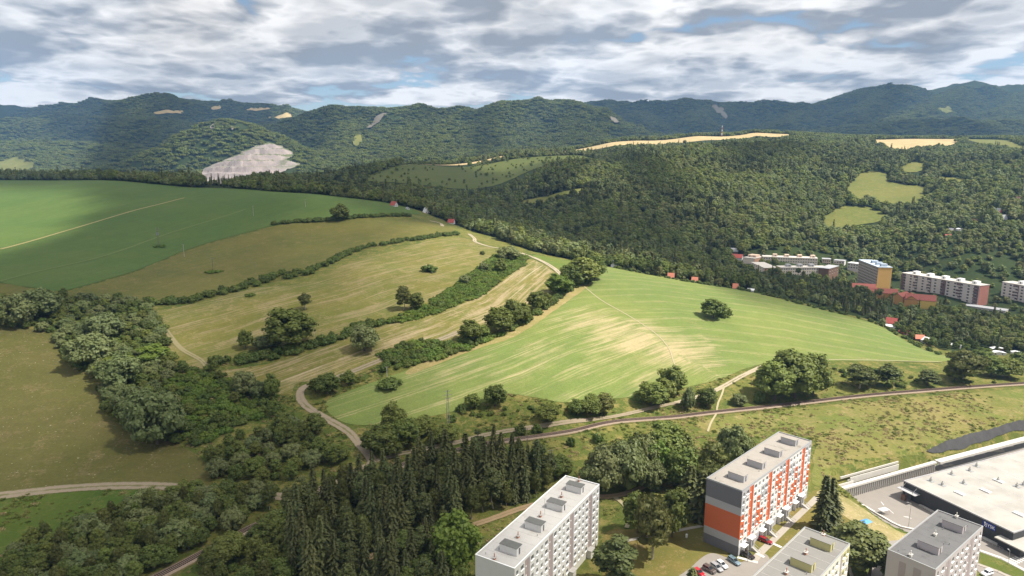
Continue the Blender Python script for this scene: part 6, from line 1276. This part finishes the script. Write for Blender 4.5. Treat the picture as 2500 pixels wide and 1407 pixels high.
stand({'spruce': 3, 'oak': 2, 'pine': 1}, [(820,1450),(880,1400),(980,1365),(1080,1340),(1120,1360),(1130,1450),(1000,1500),(850,1520)], 5.0, {'spruce': (12, 18), 'oak': (7, 11), 'pine': (12, 15)}, {'spruce': 'spruce below the earth track at the bottom edge', 'oak': 'leafy tree below the earth track at the bottom edge', 'pine': 'pine below the earth track at the bottom edge'},
      {'spruce': 'stand_spruce', 'oak': 'woodland_tree', 'pine': 'stand_pine'}, {'spruce': 'spruces below the earth track', 'oak': 'leafy trees below the earth track', 'pine': 'pines below the earth track'}, 27)
stand({'oak': 1, 'lime': .6}, [(1200,1240),(1290,1205),(1350,1190),(1395,1160),(1360,1140),(1300,1150),(1330,1185)], 4.5, {'oak': (6, 10), 'lime': (5, 8)}, {'oak': 'leafy tree at the upper end of the white block', 'lime': 'light green tree at the upper end of the white block'}, {'oak': 'block_tree', 'lime': 'block_tree'}, {'oak': 'trees at the upper end of the white block', 'lime': 'light trees at the upper end of the white block'}, 28, n=14)
# --- hedges on the terraces
HL = 'shrub in the hedge between the clover field and the upper meadow'
hedge('shrub', [(672,549),(760,541),(840,536),(930,529),(1005,529)], 5, 3.2, (2.2, 3.6), HL, 'hedge below the clover field', 31)
H2 = 'shrub in the long hedge between the upper and middle meadows'
hedge('shrub', [(345,742),(450,738),(530,718),(610,698)], 7, 3.2, (2.2, 4.0), H2, 'long hedge between the meadows', 32)
hedge('shrub', [(610,698),(660,682),(745,668)], 13, 3.2, (2.2, 4.2), H2, 'long hedge between the meadows', 33)
hedge('shrub', [(745,668),(800,645),(870,612),(950,596),(1030,584),(1112,574)], 6, 3.4, (2.0, 3.6), H2, 'long hedge between the meadows', 34)
H4 = 'shrub in the hedge between the middle and lower meadows'
hedge('shrub', [(520,895),(600,880),(700,866),(800,832),(860,808),(925,787)], 8, 3.2, (2.2, 4.2), H4, 'hedge between middle and lower meadows', 35)
stand({'bramble': 6, 'shrub': 1.3}, [(935,790),(980,770),(1040,748),(1150,672),(1215,622),(1285,626),(1278,648),(1225,684),(1180,722),(1050,772),(970,792)], 3.0, {'bramble': (1.3, 2.2), 'shrub': (1.8, 3.4)}, {'bramble': 'bright bramble patch on the sloping strip between the meadows', 'shrub': 'shrub on the bright bramble strip'}, {'bramble': 'bramble_patch', 'shrub': 'bramble_shrub'}, {'bramble': 'brambles of the sloping strip', 'shrub': 'shrubs of the bramble strip'}, 36)
stand({'bramble': 3, 'shrub': 3}, [(925,868),(1000,838),(1060,828),(1075,836),(1000,862),(940,880)], 3.0, {'bramble': (1.3, 2.4), 'shrub': (2, 3.4)}, {'bramble': 'bramble patch above the dirt track beside the crop field', 'shrub': 'shrub above the dirt track beside the crop field'}, {'bramble': 'bramble_patch', 'shrub': 'hedgerow_shrub'}, {'bramble': 'brambles above the track', 'shrub': 'shrubs above the track'}, 37)
stand({'bramble': 3, 'shrub': 4}, [(935,893),(1030,856),(1090,838),(1150,832),(1225,818),(1140,856),(1060,880),(970,902)], 3.0, {'bramble': (1.3, 2.6), 'shrub': (2, 4)}, {'bramble': 'bramble patch between the dirt track and the crop field', 'shrub': 'shrub between the dirt track and the crop field'}, {'bramble': 'bramble_patch', 'shrub': 'hedgerow_shrub'}, {'bramble': 'brambles below the track', 'shrub': 'shrubs below the track'}, 38)
hedge('shrub', [(1250,806),(1320,760),(1390,708),(1440,690)], 4, 3.5, (1.8, 3.4), 'shrub under the trees at the left edge of the crop field', 'shrubs at the left edge of the crop field', 39)
hedge('shrub', [(1090,1030),(1180,1012),(1300,1000),(1400,1008),(1500,1000)], 8, 7, (1.0, 2.2), 'low shrub on the bank below the crop field', 'low shrubs on the bank below the crop field', 40)
hedge('shrub', [(2030,900),(2120,935),(2250,930),(2400,925)], 14, 6, (0.9, 2.2), 'low shrub on the bank above the railway', 'low shrubs on the bank above the railway', 41)
for px, py, w_, l_ in [(390,603,34,'small dark scrub island around a pole in the clover field'),(522,665,48,'narrow scrub island in the upper meadow'),(610,723,32,'small scrub island in the middle meadow below the long hedge')]:
    P = hit1(px, py); NEAR.append(('bramble', P[0], P[1], 1.6, w_ * P[1] / F_PX, 'scrub_island', l_, None))
# --- trees in front of the housing estate and along the gardens
LIM = 520
stand({'spruce': 5, 'tallpine': 4, 'oak': 1}, [(1850,700,556),(1980,735,532),(2060,755,515),(2160,785,497),(2165,760,540),(2120,735,580),(2040,715,610),(1950,695,620),(1870,680,610)], 5.0, {'spruce': (8.5, 13), 'tallpine': (10, 13.5), 'oak': (6, 9)}, {'spruce': 'dark spruce of the tall row behind the right side of the crop field', 'tallpine': 'bare trunked pine of the tall row behind the right side of the crop field', 'oak': 'leafy tree of the tall row behind the right side of the crop field'},
      {'spruce': 'row_spruce', 'tallpine': 'row_pine', 'oak': 'row_tree'}, {'spruce': 'tall row of conifers behind the crop field', 'tallpine': 'bare trunked pines behind the crop field', 'oak': 'leafy trees in the conifer row'}, 51)
stand({'oak': 5, 'lime': 1, 'spruce': 1}, [(1480,650,592),(1600,672,580),(1720,692,566),(1850,716,552),(1850,690,590),(1720,668,620),(1600,645,640),(1500,630,640)], 6.0, {'oak': (8, 13), 'lime': (5, 8), 'spruce': (12, 17)}, {'oak': 'leafy tree in the row behind the upper edge of the crop field', 'lime': 'light green garden tree behind the upper edge of the crop field', 'spruce': 'conifer in the row behind the upper edge of the crop field'},
      {'oak': 'row_tree', 'lime': 'garden_tree', 'spruce': 'row_spruce'}, {'oak': 'row behind the upper edge of the crop field', 'lime': 'garden trees behind the crop field', 'spruce': 'conifers behind the upper edge of the crop field'}, 52)
stand({'oak': 5, 'spruce': 1, 'lime': 1.2}, [(2180,800,486),(2250,832,456),(2330,852,440),(2420,850,442),(2560,850,440),(2560,790,530),(2420,775,550),(2300,765,560),(2200,775,540)], 7.0, {'oak': (5, 9), 'spruce': (9, 13), 'lime': (3.5, 6)}, {'oak': 'garden tree between the allotments and the red brick block', 'spruce': 'conifer between the allotments and the red brick block', 'lime': 'small light green tree among the allotment sheds'},
      {'oak': 'garden_tree', 'spruce': 'garden_spruce', 'lime': 'fruit_tree'}, {'oak': 'trees between allotments and estate', 'spruce': 'conifers between allotments and estate', 'lime': 'fruit trees among the sheds'}, 53)
hedge('shrub', [(1500,655,588),(1640,686,562),(1820,716,545),(2000,761,510),(2150,802,484),(2300,866,424)], 4, 5, (1.2, 2.4), 'shrub on the garden line along the far edge of the crop field', 'garden shrubs along the crop field', 54)

# keep the railway and the tracks open
def clear_of(t_):
    x_, y_ = t_[1], t_[2]; dd = np.hypot(RC[:, 0] - x_, RC[:, 1] - y_); k_ = int(dd.argmin()); side = math.hypot(x_, y_) < math.hypot(*RC[k_])
    return dd[k_] > (3.2 + min(t_[4] * .2, 1.5) if not side or x_ > -35 else 3.4 + min(t_[4] * .22, 1.3))
NEAR = [t_ for t_ in NEAR if clear_of(t_)]
# the conifer row is lower in front of the cream blocks
NEAR = [(t_[:3] + (t_[3] * .68, t_[4] * .8) + t_[5:]) if t_[7] in ('tall row of conifers behind the crop field', 'bare trunked pines behind the crop field', 'leafy trees in the conifer row') and t_[1] / t_[2] < 0.475 else t_ for t_ in NEAR]
# neighbours that share a description are told apart by their place in the row where there are few of them
from collections import defaultdict
sl_ = defaultdict(list)
for i, t_ in enumerate(NEAR): sl_[t_[6]].append(i)
ORD = ['leftmost', 'second from left', 'third from left', 'fourth from left', 'fifth from left', 'sixth from left', 'seventh from left', 'eighth from left', 'ninth from left', 'tenth from left']
for lb_, ids in sl_.items():
    if 1 < len(ids) <= 10:
        ids.sort(key=lambda i: NEAR[i][1] / NEAR[i][2])
        for r_, i in enumerate(ids):
            t_ = list(NEAR[i]); t_[6] = lb_ + ', ' + ('rightmost' if r_ == len(ids) - 1 else ORD[r_]); NEAR[i] = tuple(t_)
# --- build: the largest 300 of each kind as things, the rest joined to the woods
def family(k): return k
byk = {}
for t_ in NEAR: byk.setdefault(t_[0], []).append(t_)
NAMES = dict(oak='tree', lime='tree', willow='willow_tree', birch='birch_tree', pine='pine_tree', tallpine='pine_tree', spruce='spruce_tree', shrub='shrub', bramble='bramble_patch')
CATS = dict(oak='tree', lime='tree', willow='tree', birch='tree', pine='tree', tallpine='tree', spruce='tree', shrub='shrub', bramble='bramble')
REST = []
rg = np.random.default_rng(77)
for k, lst in byk.items():
    lst.sort(key=lambda t_: -(t_[3] * t_[4]) / (t_[1] ** 2 + t_[2] ** 2))
    for i, (kind, x, y, h, wd, nm, lb, gp) in enumerate(lst):
        cr, tk, H0, W0 = PROTO[kind][int(rg.integers(len(PROTO[kind])))]
        if i >= 300: REST.append((kind, x, y, h, wd, cr)); continue
        z = float(zat(x, y)); sx = wd / W0; sz = h / H0; rot = rg.random() * 6.283
        if tk is None:
            o = inst(nm or NAMES[kind], cr, None, (x, y, z - 0.05 * h), (0, 0, rot), (sx, sx * (0.85 + .3 * rg.random()), sz))
        else:
            o = empty(nm or NAMES[kind], (x, y, z), rot); o.scale = (sx, sx * (0.9 + .2 * rg.random()), sz)
            o.rotation_euler = (rg.normal() * .03, rg.normal() * .03, rot); inst('crown', cr, o); inst('trunk', tk, o)
        tag(o, lb, CATS[kind], gp)
if REST:
    ms = []
    for r_ in REST:
        if r_[5] not in ms: ms.append(r_[5])
    forest('thicket', [(r_[1], r_[2], float(zat(r_[1], r_[2])) - .05 * r_[3]) for r_ in REST], [ms.index(r_[5]) for r_ in REST],
           [(r_[4] / PROTO[r_[0]][0][3],) * 2 + (r_[3] / PROTO[r_[0]][0][2],) for r_ in REST], ms, 'mixed low thicket filling the hedges and hollows')

# ================================================================== ROUGH GRASS, weeds and tussocks on the unmown ground
TM = []
for i, (c1_, c2_) in enumerate([((0.13, 0.145, 0.030), (0.20, 0.20, 0.05)), ((0.26, 0.21, 0.085), (0.40, 0.32, 0.15)), ((0.085, 0.12, 0.022), (0.15, 0.18, 0.034))]):
    rg = np.random.default_rng(700 + i); n_ = 60; p_ = rg.normal(size=(n_, 3)) * [.42, .42, .12] + [0, 0, .22]; a_ = unit(rg.normal(size=(n_, 3)) * [1, 1, .35] + [0, 0, .25]); s_ = unit(np.cross(a_, rg.normal(size=(n_, 3))))
    V_ = np.stack([p_ - s_ * .13 - a_ * .2, p_ + s_ * .13 - a_ * .2, p_ + a_ * .42], 1).reshape(-1, 3); TM.append(np_mesh('tussock', V_, np.arange(n_ * 3).reshape(-1, 3), leaf_mat('tussock_%d' % i, c1_, c2_), smooth=False))
rg = np.random.default_rng(71); n_ = 60000; r_ = np.sqrt(175 ** 2 + rg.random(n_) * (430 ** 2 - 175 ** 2)); a_ = math.pi / 2 + (rg.random(n_) * 2 - 1) * R(41); x, y = np.cos(a_) * r_, np.sin(a_) * r_
ok = in_poly(x, y, np.concatenate([FOREST_EDGE, [[9000, -9000], [-9000, -9000]]])) & (rg.random(n_) < np.clip((fbm(x / 12, y / 12, 4) - .40) * 2.2, 0.02, .6))
GRAV = poly_xy([(2255,1112),(2330,1068),(2500,1024),(2700,984),(2700,1020),(2500,1064),(2330,1110)])
for e in [F1, F2, F3, F4, F5, YARD, GRAZED, TOWN, GRAV]: ok &= ~in_poly(x, y, e)
for C_ in TRACKS + [RC[::3]]:
    k_ = np.where(ok)[0]
    for j in range(0, len(C_), 2): k_ = k_[np.hypot(x[k_] - C_[j, 0], y[k_] - C_[j, 1]) > 2.6]
    ok[:] = False; ok[k_] = True
x, y = x[ok], y[ok]; DS_ = poly_xy([(1700,1030),(1900,1005),(2150,978),(2500,950),(2800,930),(2800,1060),(2500,1064),(2190,1118),(1992,1188)]); dry_ = in_poly(x, y, DS_) | (fbm(x / 30 + 9, y / 30, 2) > .56)
ix = np.where(rg.random(len(x)) < np.where(dry_, .6, .12), 1, np.where(rg.random(len(x)) < .5, 0, 2)); s_ = .35 + .75 * rg.random(len(x)) ** 2
forest('rough_grass', np.stack([x, y, zat(x, y) + .08], 1), ix, np.stack([s_ * 1.2, s_ * 1.2, s_], 1), TM, 'tussocks of rough grass and weeds on the unmown banks')['category'] = 'grass'
print('tufts', len(x))

# ================================================================== WOODS further off
EXCL = FAR + [F1, F2, F3, F4, F5] + [np.asarray(b_) for b_ in KEEP_OUT]
def scatter(rmin, rmax, per_m2, seed, amax=R(42)):
    rg = np.random.default_rng(seed); area = amax * (rmax ** 2 - rmin ** 2); n = int(area * per_m2)
    r_ = np.sqrt(rmin ** 2 + rg.random(n) * (rmax ** 2 - rmin ** 2)); a_ = math.pi / 2 + (rg.random(n) * 2 - 1) * amax
    x, y = np.cos(a_) * r_, np.sin(a_) * r_
    ok = ~in_poly(x, y, np.concatenate([FOREST_EDGE, [[9000, -9000], [-9000, -9000]]]))
    for e0, mg in [(e_, 0) for e_ in EXCL] + [(e_, k_) for e_ in FAR for k_ in (0.5, 1.0)]:
        e = e0
        if mg:                                                # open margin on the downhill side of each clearing
            c_ = e0.mean(0); dd = math.hypot(*c_); e = e0 - c_ / dd * mg * (28 if dd < 1400 else 75 if dd < 2300 else 25)
        lo, hi = e.min(0), e.max(0); c = ok & (x > lo[0]) & (x < hi[0]) & (y > lo[1]) & (y < hi[1]); k_ = np.where(c)[0]
        if len(k_): ok[k_[in_poly(x[k_], y[k_], e)]] = False
    return x[ok], y[ok], rg
x, y, rg = scatter(560, 1150, 1 / 30, 61); x2, y2, _ = scatter(1150, 1900, 1 / 46, 62)
x = np.concatenate([x, x2]); y = np.concatenate([y, y2])
# thin the gardens around the estate, keep crowns apart by noise
gard = in_poly(x, y, GARDEN); est = in_poly(x, y, ESTATE); keep = (~gard | (rg.random(len(x)) < 0.85)) & (~est | (rg.random(len(x)) < 0.22)); x, y = x[keep], y[keep]; gard = gard[keep]
con = fbm(x / 130 + 7, y / 130, 3); CON = poly_xy([(1290,470),(1500,400),(1700,370),(1850,380),(1900,440),(1850,520),(1600,560),(1400,560),(1280,530)])
inc = in_poly(x, y, CON)
pr = rg.random(len(x)); idx = rg.integers(0, 3, len(x)); sel = np.where(inc, 0.30 + (con - .5) * 1.6, 0.06 + np.clip(con - .55, 0, 1) * 1.5)
idx = np.where(pr < sel, np.where(rg.random(len(x)) < .55, 4, 5), np.where(rg.random(len(x)) < .10, 3, np.where(rg.random(len(x)) < .16, 6, idx)))
sc_ = (0.66 + 0.66 * rg.random(len(x))) * np.where(gard, 0.66, 1.0) * (0.70 + 0.6 * fbm(x / 45 + 4, y / 45, 3)); pat = fbm(x / 70 + 31, y / 70, 3); idx = np.where((idx < 3) & (pat > .56) & (rg.random(len(x)) < .6), 6, np.where((idx < 3) & (pat < .40) & (rg.random(len(x)) < .5), 3, idx)); tall = np.where(idx == 4, 0.85, 1.0) * (0.85 + .35 * rg.random(len(x)))
forest('hillside_wood', np.stack([x, y, zat(x, y) - 1.4], 1), idx, np.stack([sc_ * 1.12, sc_ * 1.12, sc_ * tall * 1.04], 1), FARP, 'dense mixed wood covering the hills behind the crop field')
print('near', {k: len(v) for k, v in byk.items()}, 'wood', len(x))
# orchard trees on the grassy far slope
xs, ys = [], []
for e in (FAR[5], FAR[6], FAR[7]):
    P = dart(e, 230, 13, 63); xs += list(P[:, 0]); ys += list(P[:, 1])
keep = fbm(np.array(xs) / 60, np.array(ys) / 60, 2) > 0.45; xs, ys = np.array(xs)[keep], np.array(ys)[keep]
sc_ = 0.35 + .4 * np.random.default_rng(3).random(len(xs)); forest('orchard', np.stack([xs, ys, zat(xs, ys)], 1), np.random.default_rng(4).integers(0, 3, len(xs)), np.stack([sc_] * 3, 1), FARP, 'scattered orchard trees on the grassy slope below the stubble')
# dark spruces just behind the crest of the clover field
CP_ = np.array([at_y(*p)[:2] for p in [(-80,445,1075),(120,445,1060),(250,445,1030),(450,470,930),(600,472,920),(700,477,880)]]); CB_ = CP_ * 1.09
P = dart(np.concatenate([CP_ * 1.015, CB_[::-1]]), 420, 6.0, 66); k_ = np.random.default_rng(8).random(len(P)); s_ = .55 + .4 * np.random.default_rng(9).random(len(P))
forest('crest_spruces', np.concatenate([P, zat(P[:, 0], P[:, 1])[:, None]], 1), np.where(k_ < .7, 4, np.where(k_ < .8, 5, 0)), np.stack([s_ * 1.1, s_ * 1.1, s_], 1), FARP, 'dark row of spruces along the crest behind the clover field')
x, y, rg = scatter(1850, 6200, 1 / 190, 64, R(41))
idx = np.where(rg.random(len(x)) < 0.22 + 0.5 * (fbm(x / 300, y / 300, 3) - .5), 3, rg.integers(0, 3, len(x))); sc_ = (0.58 + 0.5 * rg.random(len(x))) * (0.75 + .5 * fbm(x / 90, y / 90, 3))
ql = in_poly(x, y, QUARRY); x, y, idx, sc_ = x[~ql], y[~ql], idx[~ql], sc_[~ql]
forest('mountain_forest', np.stack([x, y, zat(x, y) - 2], 1), idx, np.stack([sc_, sc_, sc_], 1), CLUMP, 'continuous green forest over the mountains')
print('clumps', len(x))
